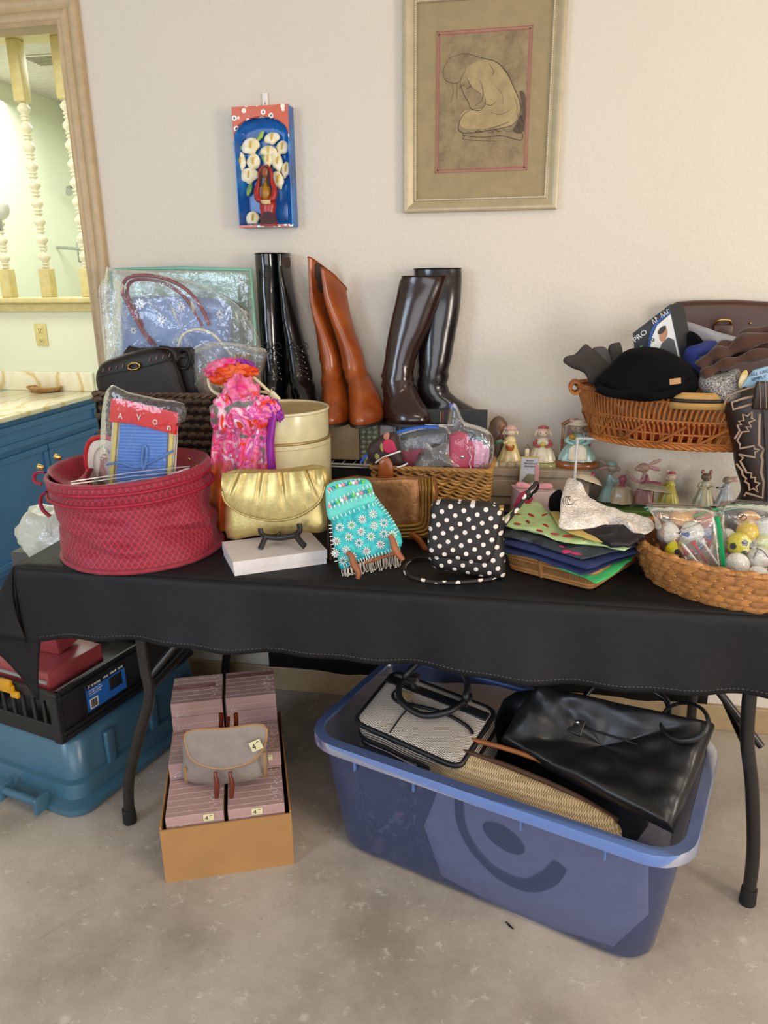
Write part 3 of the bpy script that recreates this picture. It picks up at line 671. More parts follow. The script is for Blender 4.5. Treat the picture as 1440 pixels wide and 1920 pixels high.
# herringbone travel case lying tilted on top at the left
A, B, C_, D_ = P(668, 1352, z=.335), P(870, 1448, z=.315), P(922, 1328, z=.385), P(735, 1262, z=.385)
u_ = ((B-A)+(C_-D_)).normalized(); v_ = ((D_-A)+(C_-B)); v_ = (v_-v_.dot(u_)*u_).normalized(); n_ = u_.cross(v_); cc = (A+B+C_+D_)/4
w_ = ((B-A).length+(C_-D_).length)/2; h_ = ((D_-A).length+(C_-B).length)/2
t = thing('herringbone_case', 'grey herringbone tweed travel case with black handles and trim', 'bag', cc-n_*.1)
def CP(a_, b_, c__=0): return cc+u_*w_/2*a_+v_*h_/2*b_+n_*c__
def rr2(k, c__, r=.2): 
    o = []
    for (sx_, sy_, a0) in ((1, 1, 0), (-1, 1, 90), (-1, -1, 180), (1, -1, 270)):
        for q in range(5):
            a_ = math.radians(a0+90*q/4); o.append(CP(k*(sx_*(1-r)+r*math.cos(a_)), k*(sy_*(1-r)+r*math.sin(a_)), c__))
    return o
g = G(); base = rr2(1, 0)
g.loft([rr2(.93, -.15), rr2(.99, -.14), rr2(1, -.12), rr2(1, -.01), rr2(.985, .0)], cap=True).out('case_side', m_tweed, t)
g = G(); g.pillow(rr2(.985, .0), n_, .03, p=6, sm=0); g.out('front_panel', m_tweed, t)
for c__ in (.0, -.05): G().tube(rr2(1.0, c__), .007, 8, closed=True).out('piping', m_ctrim, t)
G().box(CP(0, .62, .014), (w_*.98, h_*.13, .006), Matrix((u_, v_, n_)).transposed(), bev=.002).out('black_band', m_ctrim, t)
G().tube(smooth([CP(-.62, .55, .015), CP(-.66, .15, .018), CP(-.5, -.02, .019), CP(-.2, .08, .019), CP(.3, .2, .019), CP(.75, .12, .018), CP(.92, -.02, .016)], 4, False), .0045, 8).out('pocket_trim', m_ctrim, t)
G().tube([CP(-.28, -.95, .014), CP(-.28, -.4, .018), CP(-.26, .15, .018)], .002, 6).out('seam', m_ctrim, t)
for k, (a_, dz_) in enumerate(((0, .03), (0, .075))):
    y1 = .72 if k == 0 else .95
    pts = smooth([CP(-.5, y1, .015), CP(-.55, y1-.35, .05), CP(-.35, y1-.85 if k == 0 else y1+.3, .045+.03*k), CP(.1, y1-.98 if k == 0 else y1+.45, .04+.03*k), CP(.45, y1-.7 if k == 0 else y1+.2, .05), CP(.55, y1-.2, .04), CP(.52, y1, .015)], 5, False)
    h0 = G().tube(pts, .0085, 10).out('carry_handle', m_ctrim, t)
    for q in (pts[0], pts[-1]): G().tube([q-n_*.004, q+n_*.012], .011, 10).out('handle_ring', m_silver, h0)
G().box(CP(-.5, .28, .018), (.05, .022, .004), Matrix((u_, v_, n_)).transposed(), bev=.002).out('name_window', mat('tan_window', '9a8562', .4), t)
# chevron bag
A, B, C_, D_ = P(885, 1440, z=.30), P(1215, 1578, z=.27), P(1225, 1545, z=.325), P(950, 1412, z=.335)
t = thing('chevron_bag', 'cream chevron patterned bag with brown zip along the bin front', 'bag', BP(.12, -.15, .012))
o_ = [BP(-.15, -.155, .30), BP(-.145, -.155, .12), BP(-.12, -.155, .015), BP(.25, -.155, .015), BP(.31, -.155, .03), BP(.315, -.155, .2), BP(.29, -.155, .285), BP(.1, -.155, .318), BP(-.08, -.155, .338), BP(-.12, -.155, .333)]
G().pillow(o_, -BN, .09, p=5, sm=3, wr=.006).out('body', m_chev, t)
G().tube(smooth([BP(-.10, -.155, .338), BP(.05, -.145, .328), BP(.2, -.14, .305), BP(.30, -.14, .275)], 4, False), .010, 8, flat=.6).out('zip', m_brn, t)
G().tube(smooth([BP(-.12, -.13, .335), BP(-.05, -.12, .35), BP(.1, -.11, .345), BP(.25, -.10, .31)], 4, False), .006, 8).out('strap', mat('orange_brown_leather', '8c5326', .5), t)
G().box(BP(-.02, -.225, .27), (.04, .006, .016), rz(BA), bev=.002).out('pull_tab', m_brn, t); G().tube(circ(BP(.01, -.232, .27), .008, 14, BE, UP), .0015, 6, closed=True).out('buckle', m_silver, t)
# grey-tan bag with round blue handles seen through the bin wall
t = thing('grey_canvas_bag', 'grey canvas bag with dark looped handle seen through the blue bin wall', 'bag', BP(.12, -.21, .012))
G().pillow([BP(-.08, -.222, .02), BP(.33, -.222, .02), BP(.38, -.222, .26), BP(.2, -.222, .28), BP(-.09, -.222, .27)], -BN, .016, p=6, sm=2).out('body', mat('pale_grey_canvas', 'b5aca6', .8), t)
G().tube(smooth([BP(*q) for q in ((-.035, -.234, .275), (-.03, -.234, .21), (.0, -.234, .15), (.06, -.234, .105), (.13, -.234, .10), (.18, -.234, .14), (.205, -.234, .19))], 4, False), [.011]*12+[.013, .014, .015, .016, .017, .018, .019, .020, .020, .020, .019, .018, .016], 8, flat=.25, up=BN).out('handle', m_lea, t)
G().pillow(circ(BP(.075, -.233, .205), .052, 24, (BE-UP*.35).normalized(), (UP+BE*.35).normalized(), .03), -BN, .006).out('oval_patch', m_lea, t)
# black leather satchel
A = P(942, 1392, z=.34); B = P(1262, 1560, z=.32); C_ = P(1340, 1362, z=.46); D_ = P(1010, 1290, z=.45)
u_ = ((B-A)+(C_-D_)).normalized(); v_ = ((D_-A)+(C_-B)); v_ = (v_-v_.dot(u_)*u_).normalized(); n_ = u_.cross(v_)
t = thing('leather_satchel', 'large black leather satchel leaning out of the right end of the blue bin', 'bag', (A+B)/2-V((0, 0, .2)))
def poly_(*q): return [a_.lerp(b_, k/5) for a_, b_ in zip(q, q[1:]+q[:1]) for k in range(5)]
pb_ = G().pillow(poly_(A, A*.66+B*.34-v_*.004, A*.33+B*.67-v_*.004, B, B.lerp(C_, .33), B.lerp(C_, .66), C_, C_.lerp(D_, .33), C_.lerp(D_, .66), D_, D_.lerp(A, .5)-u_*.008), n_, .085, p=14, q=2.4, rings=16, sm=0, wr=.010, cen=(A+B+C_+D_)/4-n_*.055).out('body', m_lea, t)
q1 = A.lerp(D_, .60); q2 = B.lerp(C_, .62)
G().tube(smooth([q1+n_*.004, q1.lerp(q2, .33)+n_*.005, q1.lerp(q2, .66)+n_*.005, q2+n_*.004], 4, False), .0022, 6).out('seam', m_ctrim, t)
for f_, s0 in ((.30, 0), (.83, 1)):
    hp = D_.lerp(C_, f_); b_ = -v_
    G().box(hp+b_*.055+n_*.005, (.034, .075, .006), Matrix((u_, v_, n_)).transposed(), bev=.002).out('handle_tab', m_lea, t)
    G().ell(hp+b_*.065+n_*.010, .005).out('stud', m_silver, t)
c = D_.lerp(C_, .86)+n_*.02; G().tube([c+u_*.05*math.cos(a_)-v_*.02+v_*.045*math.sin(a_)+n_*(.02+.018*math.cos(a_)) for a_ in [2*PI*k/22 for k in range(22)]], .0065, 8, closed=True, flat=.6).out('handle', m_lea, t)
c = D_.lerp(C_, .5)-n_*.02; G().tube(smooth([D_.lerp(C_, .25)-n_*.03, D_.lerp(C_, .3)+v_*.05-n_*.03, D_.lerp(C_, .5)+v_*.07-n_*.03, D_.lerp(C_, .7)+v_*.05-n_*.03, D_.lerp(C_, .75)-n_*.03], 5, False), .007, 8).out('handle', m_lea, t)
# dark bag in the shadow behind the case
t = thing('black_bag', 'dull black bag filling the shadowed back of the blue bin', 'bag', BP(.05, .09, .012)); c = BP(.06, .09, .2)
G().pillow([c+BE*a_+UP*b_ for a_, b_ in ((-.12, -.18), (.24, -.18), (.25, .12), (.1, .18), (-.05, .19), (-.13, .1))], -BN, .10, p=5, sm=3, wr=.02).out('body', m_ctrim, t)

# cardboard box with pink cartons
KA = math.atan2(.365, .93); KE = V((math.cos(KA), math.sin(KA), 0)); KN = V((-math.sin(KA), math.cos(KA), 0)); K0 = V((-.806, -.920, 0))
def KP(e, n, z): return K0+KE*e+KN*n+V((0, 0, z))
m_card = mat('corrugated_cardboard', 'a77b49', .75, var=(8, .1), bump=(60, .06, .001)); KW, KD, KH = .312, .46, .153
t = thing('cardboard_box', 'open brown cardboard box packed with pink cartons', 'box', KP(KW/2, KD/2, 0)); RK = rz(KA)
G().box(KP(KW/2, .002, KH/2), (KW, .004, KH), RK).out('front_side', m_card, t, smooth=False)
G().box(KP(KW/2, KD-.002, KH/2), (KW, .004, KH), RK).out('back_side', m_card, t, smooth=False)
G().box(KP(.002, KD/2, KH/2+.004), (.004, KD-.008, KH+.008), RK).out('left_side', m_card, t, smooth=False)
G().box(KP(KW-.002, KD/2, KH/2+.004), (.004, KD-.008, KH+.008), RK).out('right_side', m_card, t, smooth=False)
G().box(KP(KW/2, KD/2, .003), (KW-.008, KD-.008, .004), RK).out('bottom', m_card, t, smooth=False)
m_pk = mat('dusty_pink_carton', 'b08f8b', .42, var=(5, .06)); m_pst = mat('pale_gold_stripe', 'cfb3a6', .4); m_pbd = mat('rose_brown_band', '8b5f5b', .45); m_sticker = mat('cream_price_sticker', 'd9cfa2', .6); m_scr = mat('white_lace_print', 'd9cbc8', .5)
BW, BD, BH = .137, .143, .043
proto = None; rows = [(.012, 4, 0), (.160, 5, 0), (.308, 7, 0)]; lab = {0: 'front', 1: 'middle', 2: 'rear'}
def carton():
    t = thing('pink_carton', 'x', 'carton', (0, 0, 0))
    G().box((0, 0, BH/2), (BW, BD, BH-.001), bev=.0015, seg=1).out('carton_body', m_pk, t, smooth=False)
    g = G()
    for k in range(6): g.box((0, -BD/2+.016+k*.0225, BH-.0003), (BW-.002, .0011, .0006))
    for z_ in (.020,): g.box((0, -BD/2-.0002, z_), (BW-.002, .0006, .0011))
    g.out('gold_stripes', m_pst, t, smooth=False, kind='stuff')
    g = G(); q = random.Random(3)
    for k in range(46):
        x_ = BW/2-.004-q.random()*.028; y_ = -BD/2+.006+q.random()*(BD-.012)
        a_ = q.random()*6; g.tube([(x_, y_, BH-.0002), (x_+.004*math.cos(a_), y_+.004*math.sin(a_), BH-.0002), (x_+.004*math.cos(a_+1), y_+.006*math.sin(a_+1), BH-.0002)], .0005, 4)
    for k in range(20):
        x_ = -BW/2+.004+q.random()*.05; z_ = .003+q.random()*.014; a_ = q.random()*6
        g.tube([(x_, -BD/2-.0004, z_), (x_+.004*math.cos(a_), -BD/2-.0004, z_+.003*math.sin(a_)), (x_+.005*math.cos(a_+1), -BD/2-.0004, z_)], .0005, 4)
    g.out('lace_print', m_scr, t, kind='stuff')
    return t
side = ('left', 'right'); first = None
for ri, (n0, cnt, _) in enumerate(rows):
    for ci in (0, 1):
        for k in range(cnt):
            z_ = .006+k*BH; jit = (R.random()-.5)*.004
            loc = KP(.0135+BW/2+ci*(BW+.0105)+jit*.4, n0+BD/2+jit*.3, z_)
            top = k == cnt-1
            lb = ('pink striped carton on top of the %s %s stack in the cardboard box' % (lab[ri], side[ci])) if top else ('pink striped carton in the %s %s stack of the cardboard box, %s from the top' % (lab[ri], side[ci], ('first', 'second', 'third', 'fourth', 'fifth', 'sixth', 'seventh')[cnt-1-k]))
            if first is None: first = carton(); first.location = loc; first.rotation_euler = (0, 0, KA); first['label'] = lb; first['group'] = 'pink cartons in the cardboard box'
            else: dup(first, loc, KA, lb)
def sticker(c, r_, n_, sc=1, par=None, name='price_sticker', txt='4'):
    """small hand written price label"""
    t = thing(name, 'x', 'sticker', c) if par is None else par
    r_ = V(r_).normalized(); n_ = V(n_).normalized(); u_ = n_.cross(r_)
    M_ = Matrix((r_, u_, n_)).transposed()
    s_ = G().box(c, (.026*sc, .019*sc, .0006), M_).out('price_sticker' if par else 'paper', m_sticker, t, smooth=False)
    c = V(c); text(txt, 'price', c-r_*.009*sc-u_*.006*sc+n_*.0005, r_, u_, .016*sc, m_ink, t); G().tube([c+r_*.002*sc+u_*.004*sc+n_*.0006, c+r_*.005*sc+u_*.006*sc+n_*.0006, c+r_*.009*sc+u_*.005*sc+n_*.0006], .0006*sc, 4).out('price_dash', m_ink, t)
    return t
s1 = sticker(KP(.23, .010, .006+4*BH-.013), KE, -KN); s1['label'] = 'handwritten cream price sticker on the front right pink carton'; s1['category'] = 'price sticker'
s2 = sticker(KP(.115, .010, .006+4*BH-.012), KE, -KN); s2['label'] = 'handwritten cream price sticker on the front left pink carton'; s2['category'] = 'price sticker'
s3 = sticker(KP(.265, .158, .006+5*BH-.012), KE, -KN, .9); s3['label'] = 'handwritten cream price sticker on the middle right pink carton'; s3['category'] = 'price sticker'
tc_ = [o for o in bpy.data.objects if o.get('label') == 'pink striped carton on top of the rear left stack in the cardboard box'][0]; W[tc_.name] = Matrix.Translation(tc_.location) @ Matrix.Rotation(KA, 4, 'Z')
G().box(KP(.0135+.060, .391, .0066+7*BH), (.118, .020, .0006), RK).out('name_band', m_pbd, tc_, smooth=False)
tr_ = [o for o in bpy.data.objects if o.get('label') == 'pink striped carton on top of the rear right stack in the cardboard box'][0]; W[tr_.name] = Matrix.Translation(tr_.location) @ Matrix.Rotation(KA, 4, 'Z')
G().box(KP(.0135+BW*1.5+.0105, .308+BD-.026, .0066+7*BH), (BW-.004, .018, .0006), RK).out('name_band', m_pbd, tr_, smooth=False)
scribble('lettering', KP(.030, .394, .0075+7*BH), KE, KN, .085, .0050, m_pst, tc_, 3); scribble('lettering', KP(.050, .386, .0075+7*BH), KE, KN, .05, .0050, m_pst, tc_, 4)
# roll-up case on a reddish plate easel
m_taupe = mat('taupe_nylon', '8d8178', .6, bump=(400, .1, .0004)); m_tan = mat('tan_binding', 'a47b50', .6); m_rw = mat('red_brown_wood', '6a2a18', .3)
fy = (KP(.155, .10, 0)).y; zc = P(425, 1400, y=fy).z
t = thing('roll_up_case', 'taupe roll-up case with tan edging and price sticker on a small easel', 'case', P(425, 1455, y=fy))
def QP(px, py, dy=0): return P(px, py, y=fy+dy)
cs = [QP(352, 1445, -.0), QP(498, 1430, -.0)]; axis = (cs[1]-cs[0]).normalized()
up_ = (QP(425, 1370)-QP(425, 1440)).normalized(); nn = axis.cross(up_)*1
nn = V((0, -1, .3)).normalized()
g = G(); L_, R_ = QP(350, 1452, -.01), QP(497, 1438, -.01)
g.pillow([QP(349, 1375), QP(345, 1420), QP(348, 1462), QP(425, 1468), QP(497, 1452), QP(499, 1400), QP(496, 1360), QP(425, 1366)], nn, .07, p=4, sm=3).out('body', m_taupe, t)
fl = smooth([QP(352, 1372, -.028), QP(351, 1405, -.036), QP(365, 1428, -.04), QP(400, 1440, -.042), QP(430, 1440, -.042), QP(470, 1428, -.04), QP(495, 1400, -.034), QP(494, 1360, -.026), QP(425, 1366, -.028)], 4)
G().pillow(fl, nn, .008, p=8).out('flap', m_taupe, t); G().tube(fl, .003, 6, closed=True).out('flap_edging', m_tan, t)
G().tube(smooth([QP(347, 1440, -.03), QP(350, 1463, -.018), QP(352, 1466, .01)], 3, False), .004, 6).out('side_edging', m_tan, t); G().tube(smooth([QP(496, 1410, -.03), QP(497, 1440, -.028), QP(496, 1454, .0)], 3, False), .004, 6).out('side_edging', m_tan, t)
M_ = Matrix((axis, nn.cross(axis), nn)).transposed()
sticker(QP(480, 1398, -.047), (axis+V((0, 0, .35))).normalized(), nn, 1.25, t)
e_ = thing('plate_easel', 'red-brown wooden plate easel holding the taupe roll-up case', 'easel', QP(425, 1490))
for x_ in (406, 434):
    G().tube(smooth([QP(x_, 1495, -.05), QP(x_+1, 1470, -.052), QP(x_-2, 1455, -.05), QP(x_-2, 1447, -.045)], 4, False), [.006, .0065, .007, .007, .007, .006, .0055, .005, .005, .005, .005, .005, .004], 8).out('foot', m_rw, e_)
    G().tube(smooth([QP(x_+8, 1370, .045), QP(x_+9, 1350, .045), QP(x_+8, 1338, .045)], 3, False), .006, 8).out('back_prong', m_rw, e_)
G().tube([QP(420, 1470, .045), QP(428, 1345, .045)], .005, 8).out('spine', m_rw, e_)

# upside-down teal tote, black crate with labels and the pile on it
TA = math.radians(-14); TE = V((math.cos(TA), math.sin(TA), 0)); TN = V((-math.sin(TA), math.cos(TA), 0)); T0 = V((-1.135, -.765, 0))   # front right floor corner
def TP(e, n, z): return T0-TE*e+TN*n+V((0, 0, z))
m_teal = mat('teal_tote_plastic', '40677c', .3, var=(3, .1)); TW, TD = .52, .66
t = thing('teal_tote', 'teal plastic storage tote turned upside down on the floor under a black crate', 'storage bin', TP(TW/2, TD/2, 0))
cc = TP(TW/2, TD/2, 0); rings = []
for (i_, z_, r_) in ((.0, .004, .06), (0, .022, .06), (.012, .026, .055), (.03, .03, .05), (.036, .07, .05), (.05, .074, .05), (.062, .178, .05), (.075, .188, .045)): rings.append(rrect(cc, TW-2*i_, TD-2*i_, r_, z_, TA, 6))
G().loft(rings).out('tote_body', m_teal, t)
for n_ in (.18, .36, .5): G().box(TP(.045, n_, .105), (.016, .035, .13), rz(TA), bev=.006).out('side_rib', m_teal, t)
h = G(); h.box(TP(.12, -.012, .035), (.012, .05, .05), rz(TA), bev=.004).box(TP(.26, -.012, .035), (.012, .05, .05), rz(TA), bev=.004); h.tube([TP(.12, -.02, .04), TP(.26, -.02, .04)], .012, 10); h.out('handle', m_teal, t)
m_cr = mat('black_crate_plastic', '17181b', .45); m_lab = mat('blue_label', '1f5fae', .4); m_whp = mat('white_paper', 'dfdfdc', .6)
CZ0, CZ1 = .19, .345
def XP(e, n, z): return TP(.085+e, .06+n, z)
t = thing('folding_crate', 'black plastic folding crate with blue product label and yellow latch', 'crate', XP(.2, .25, CZ0)); CW, CD = .40, .55
G().box(XP(CW/2, CD/2, CZ0+.008), (CW+.01, CD+.01, .016), rz(TA), bev=.004).out('base', m_cr, t, smooth=False)
G().box(XP(.004, CD/2, (CZ0+CZ1)/2), (.008, CD, CZ1-CZ0), rz(TA)).box(XP(-.002, CD/2, CZ1-.02), (.012, CD, .012), rz(TA), bev=.002).box(XP(-.002, CD/2, CZ0+.03), (.012, CD, .008), rz(TA), bev=.002).out('side_panel', m_cr, t, smooth=False)
G().box(XP(CW-.004, CD/2, (CZ0+CZ1)/2), (.008, CD, CZ1-CZ0), rz(TA)).out('side_panel', m_cr, t, smooth=False)
G().box(XP(CW/2, CD-.004, (CZ0+CZ1)/2), (CW, .008, CZ1-CZ0), rz(TA)).out('end_panel', m_cr, t, smooth=False)
g = G(); g.box(XP(CW/2, 0, CZ1-.015), (CW, .012, .03), rz(TA), bev=.003).box(XP(CW/2, 0, CZ0+.03), (CW, .012, .045), rz(TA), bev=.003).box(XP(.01, .0, (CZ0+CZ1)/2), (.03, .022, CZ1-CZ0), rz(TA), bev=.004)
g.out('end_panel', m_cr, t, smooth=False)
for k in range(9): G().box(XP(.055+k*.04, 0, (CZ0+CZ1)/2), (.012, .008, CZ1-CZ0-.03), rz(TA), bev=.002).out('slat', m_cr, t, smooth=False)
lc = XP(-.001, .17, CZ0+.085); lb_ = G().box(lc, (.003, .15, .085), rz(TA)).out('product_label', m_lab, t, smooth=False)
G().box(lc+TE*.002+TN*(-.052)+UP*(-.022), (.002, .03, .03), rz(TA)).out('barcode_patch', m_whp, lb_, smooth=False)
g = G()
for k in range(9): g.box(lc+TE*.0032+TN*(-.063+k*.0026)+UP*(-.022), (.0012, .0012 if k % 3 else .002, .024), rz(TA))
g.out('barcode', m_ink, lb_, smooth=False, kind='stuff')
G().box(lc+TE*.002+TN*.035+UP*.0, (.002, .05, .04), rz(TA), bev=.0009).out('pictured_crate', m_cr, lb_); G().box(lc+TE*.0022+TN*.0+UP*.034, (.002, .15, .016), rz(TA)).out('title_strip', m_cr, lb_, smooth=False)
text('X treme', 'title', lc+TE*.0035+TN*(-.07)+UP*.030, TN, UP, .014, m_whp, lb_); scribble('title', lc+TE*.0035+TN*(-.01)+UP*.031, TN, UP, .075, .008, m_whp, lb_); [scribble('small_print', lc+TE*.0030+TN*(-.068)+UP*(.018-k*.007), TN, UP, .05, .004, m_whp, lb_, k) for k in range(3)]
m_ylw = mat('yellow_latch_plastic', 'd79b12', .35)
yc = P(40, 1297, y=XP(.15, -.01, 0).y)
G().box(XP(.21, -.012, CZ1-.018), (.12, .012, .026), rz(TA), bev=.004).box(XP(.175, -.016, CZ1-.004), (.045, .014, .03), rz(TA), bev=.004).box(XP(.145, -.014, CZ1-.03), (.03, .012, .02), rz(TA), bev=.004).out('latch', m_ylw, t)
# things piled on the crate
m_redp = mat('red_foil_package', 'a3464a', .3, var=(6, .25)); m_grp = mat('grey_plastic', '9a9a98', .4); m_dgc = mat('dark_grey_carton', '4a484a', .5); m_wbag = film('thin_white_bag', 'eef0f0', .1, (20, .9, .01), .3, 'd9dacb', .8)
def prow(name, lab, cat, c, dims, m, ang=0, tilt=0, extra=None):
    t = thing(name, lab, cat, V(c)-V((0, 0, dims[2]/2))); M_ = rz(TA+ang) @ rx(tilt); G().box(c, dims, M_, bev=.004).out('body', m, t)
    return t, M_
t1, M_ = prow('red_package', 'red glossy package lying in the black crate, lower of the two', 'package', XP(.20, .12, CZ1+.005), (.30, .2, .06), m_redp, 0)
G().box(XP(.20, .015, CZ1+.012), (.30, .006, .008), rz(TA)).out('grey_edge_strip', m_grp, t1)
t2, M_ = prow('red_package', 'upright red and orange package behind the tablecloth corner', 'package', XP(.22, .14, CZ1+.12), (.22, .09, .16), m_redp, .1, .12)
G().box(XP(.20, .10, CZ1+.175), (.11, .03, .012), rz(TA+.1) @ rx(.12), bev=.002).out('orange_stripe', mat('orange_print', 'cf5a2a', .4), t2); 
for k in range(3): G().box(XP(.165+k*.035, .0935, CZ1+.145), (.018, .02, .018), rz(TA+.1) @ rx(.12), bev=.002).out('white_square', m_whp, t2)
t3, M_ = prow('grey_carton', 'grey printed carton in the pile left of the table', 'carton', XP(.23, .22, CZ1+.25), (.15, .1, .12), m_dgc, .2, 0)
scribble('print', XP(.29, .166, CZ1+.27), TE, UP, .07, .02, m_ink, t3)
b_ = V(XP(.20, .26, CZ1+.30)); t = thing('plastic_bag', 'crumpled pale plastic bag on the pile behind the left cloth edge', 'bag', b_)
G().ell(b_+V((0, 0, .04)), (.12, .10, .09), nu=28, nv=18).out('bag_film', m_wbag, t)
for v_ in t.children[0].data.vertices: v_.co += v_.co.normalized()*.035*noise.noise(v_.co*22)
G().pillow([b_+V(q) for q in ((-.06, -.02, -.01), (.06, -.02, 0), (.05, -.0, .07), (-.04, 0, .08))], F, .04).out('white_contents', m_whp, t)
# chips on the floor
c = P(955, 1735, z=.002); t = thing('wood_splinter', 'tiny dark splinter on the concrete in front of the blue bin', 'splinter', c)
G().tube([c+V((-.008, .008, .001)), c, c+V((.010, -.010, .001))], [.0012, .003, .001], 5).out('splinter', m_ctrim, t)
c = P(1290, 1600, z=.002); t = thing('straw_bit', 'thin dry straw bit on the floor right of the blue bin', 'straw', c)
G().tube([c+V((-.012, .006, .001)), c+V((.018, -.001, .001))], .0012, 5).out('straw', mat('dry_straw', '6d5330', .8), t)
# ================================================================ TABLETOP, LEFT AND MIDDLE
TT = CZ+.0012
def strands(name, proto, places, parent, var=.15):
    """alike pieces sharing one mesh: places = (location, 3x3 axes, scale vector)"""
    me = proto.data; bpy.data.objects.remove(proto); Mi = W[parent.name].inverted()
    for loc, ax, sc in places:
        o = bpy.data.objects.new(name, me); COL.objects.link(o); o.parent = parent
        m = (ax @ Matrix.Diagonal(V(sc))).to_4x4(); m.translation = V(loc); o.matrix_local = Mi @ m
def axes(x, n):
    x = V(x).normalized(); n = V(n); n = (n-n.dot(x)*x).normalized(); return Matrix((x, n.cross(x), n)).transposed()
def lump(mat_, k=.35):
    """unit strand lump: x long axis, z outwards"""
    g = G()
    def fn(u, v):
        a = u*2*PI; t = v*2-1; r = max(.02, (1-abs(t)**2.2))**.8
        return V((t*.5, r*k*math.cos(a)+.10*math.sin(t*2.5), r*k*.8*math.sin(a)))
    g.grid(fn, 8, 6, cu=True); o = g.out('strand', mat_); return o
# ---- dark seagrass basket
def wovenmat(name, a, b, c, sc=90):
    n = NT(name); vec = n.co('Object', (.25, 1, 1)); oi = n.n('ObjectInfo')
    x = n.ramp(n.noise(n.co('Object', (sc/6, sc, sc)), 1.0, 4, .7), [(.3, a), (.52, b), (.72, c)])
    hs = n.n('HueSaturation', {'Value': n.m_('ADD', .78, n.m_('MULTIPLY', oi.outputs['Random'], .4)), 'Color': x})
    n.set(n.b.inputs['Base Color'], hs.outputs[0]); n.b.inputs['Roughness'].default_value = .55; n.bump(n.noise(n.co('Object', (sc/6, sc, sc)), 1.5, 3), .4, .002); return n.m
m_sg = wovenmat('dark_seagrass', '20150d', '47321f', '86684a', 9)
b0 = P(172, 742, y=-.36); b1 = P(408, 741, y=-.36); bx0, bx1, bt = b0.x, b1.x, (b0.z+b1.z)/2
t = thing('seagrass_basket', 'tall dark brown seagrass basket full of wrapped bags at the left wall', 'basket', ((bx0+bx1)/2, -.21, TT))
g = G(); yb0, yb1 = -.35, -.07
g.box(((bx0+bx1)/2, yb0+.004, (bt+TT)/2), (bx1-bx0-.012, .008, bt-TT-.01)).box(((bx0+bx1)/2, yb1, (bt+TT)/2), (bx1-bx0-.012, .008, bt-TT-.01)).box((bx0+.006, (yb0+yb1)/2, (bt+TT)/2), (.008, yb1-yb0, bt-TT-.01)).box((bx1-.006, (yb0+yb1)/2, (bt+TT)/2), (.008, yb1-yb0, bt-TT-.01)).box(((bx0+bx1)/2, (yb0+yb1)/2, TT+.004), (bx1-bx0-.012, yb1-yb0, .008))
g.out('inner_shell', mat('dark_basket_core', '1c110b', .9), t, smooth=False)
pl = []; rowh = .0235; nr = int((bt-TT)/rowh)
for r_ in range(nr):
    z_ = bt-.014-r_*rowh
    for k in range(14):
        x_ = bx0+.014+(k+.5*(r_ % 2))*.0272+R.uniform(-.002, .002)
        if x_ > bx1-.01: continue
        pl.append(((x_, yb0-.004, z_), axes((1, 0, -.45+R.uniform(-.12, .12)), F), (.032, .041, .040)))
strands('weave_strand', lump(m_sg, .27), pl, t)
g = G()
for s_, xx in ((1, bx1), (-1, bx0)):
    for r_ in range(nr): g.tube([(xx, yb0+.01+(yb1-yb0-.02)*k/12, bt-.014-r_*rowh+.004*math.sin(k*PI)) for k in range(13)], [.009 if k % 2 else .007 for k in range(13)], 6)
g.out('side_weave', m_sg, t, kind='stuff')
for z_ in (bt,):
    g = G()
    for ph in (0, PI): g.tube([V((bx0+(bx1-bx0)*k/60, yb0+.004*math.sin(k*.9+ph), z_+.004*math.cos(k*.9+ph))) for k in range(61)], .005, 6)
    for xx in (bx0, bx1): g.tube([V((xx, yb0, z_)), V((xx, yb1, z_))], .007, 8)
    g.tube([V((bx0, yb1, z_)), V((bx1, yb1, z_))], .007, 8); g.out('rim', m_sg, t, kind='stuff')
# ---- things standing in the basket
m_dbr = mat('dark_brown_leather', '1d1512', .45, spec=.35, bump=(120, .15, .0008)); m_gold = mat('gold_metal', 'c9a35a', .25, 1); m_aq = mat('aqua_plastic_edge', '7fb6a2', .35); m_film = film('clear_plastic_film', 'fcfdfe', .02, (13, 1.0, .012), .1, 'f0f3f5', .05)
m_film2 = film('soft_clear_film', 'f9fafb', .025, (18, 1.0, .01), .14, 'eef1f3', .08)
def shape(name, pts, y, th, m, parent, p=5, sm=3, wr=0, rings=7, q=2.0, nrm=F, **kw):
    return G().pillow(PY(y, *pts), nrm, th, p=p, q=q, sm=sm, wr=wr, rings=rings).out(name, m, parent, **kw)
def tubepx(name, pts, y, r, m, parent, k=4, n=8, closed=False, flat=1.0, **kw):
    q = [P(a[0], a[1], y=(a[2] if len(a) > 2 else y)) for a in pts]; q = smooth(q, k, closed) if k > 1 else q
    return G().tube(q, r, n, closed=closed, flat=flat).out(name, m, parent, **kw)
t = thing('zip_folder', 'aqua edged clear zip folder with white paper at the wall behind the basket bags', 'folder', P(340, 700, y=-.09))
tubepx('aqua_frame', [(208, 505), (340, 503), (470, 506), (478, 620), (478, 760), (212, 760)], -.095, .006, m_aq, t, k=1, closed=True)
shape('white_paper', [(222, 511), (445, 512), (448, 590), (450, 760), (222, 760)], -.10, .004, mat('white_card', 'd9d8d6', .5), t, sm=0)
shape('aqua_film', [(208, 505), (470, 506), (478, 620), (478, 760), (212, 760)], -.112, .012, film('aqua_film', 'f2faf6', .03, (14, .8, .01), .15, 'c5e6d8', .04), t, sm=0, wr=.003)
m_blf = mat('pale_blue_fabric', '8299c4', .7, var=(8, .15), bump=(10, .6, .01)); m_dsy = mat('white_daisy', 'd9dde0', .6)
t = thing('daisy_tote', 'pale blue daisy tote bag with dark red rope handles in clear plastic', 'bag', P(330, 745, y=-.19))
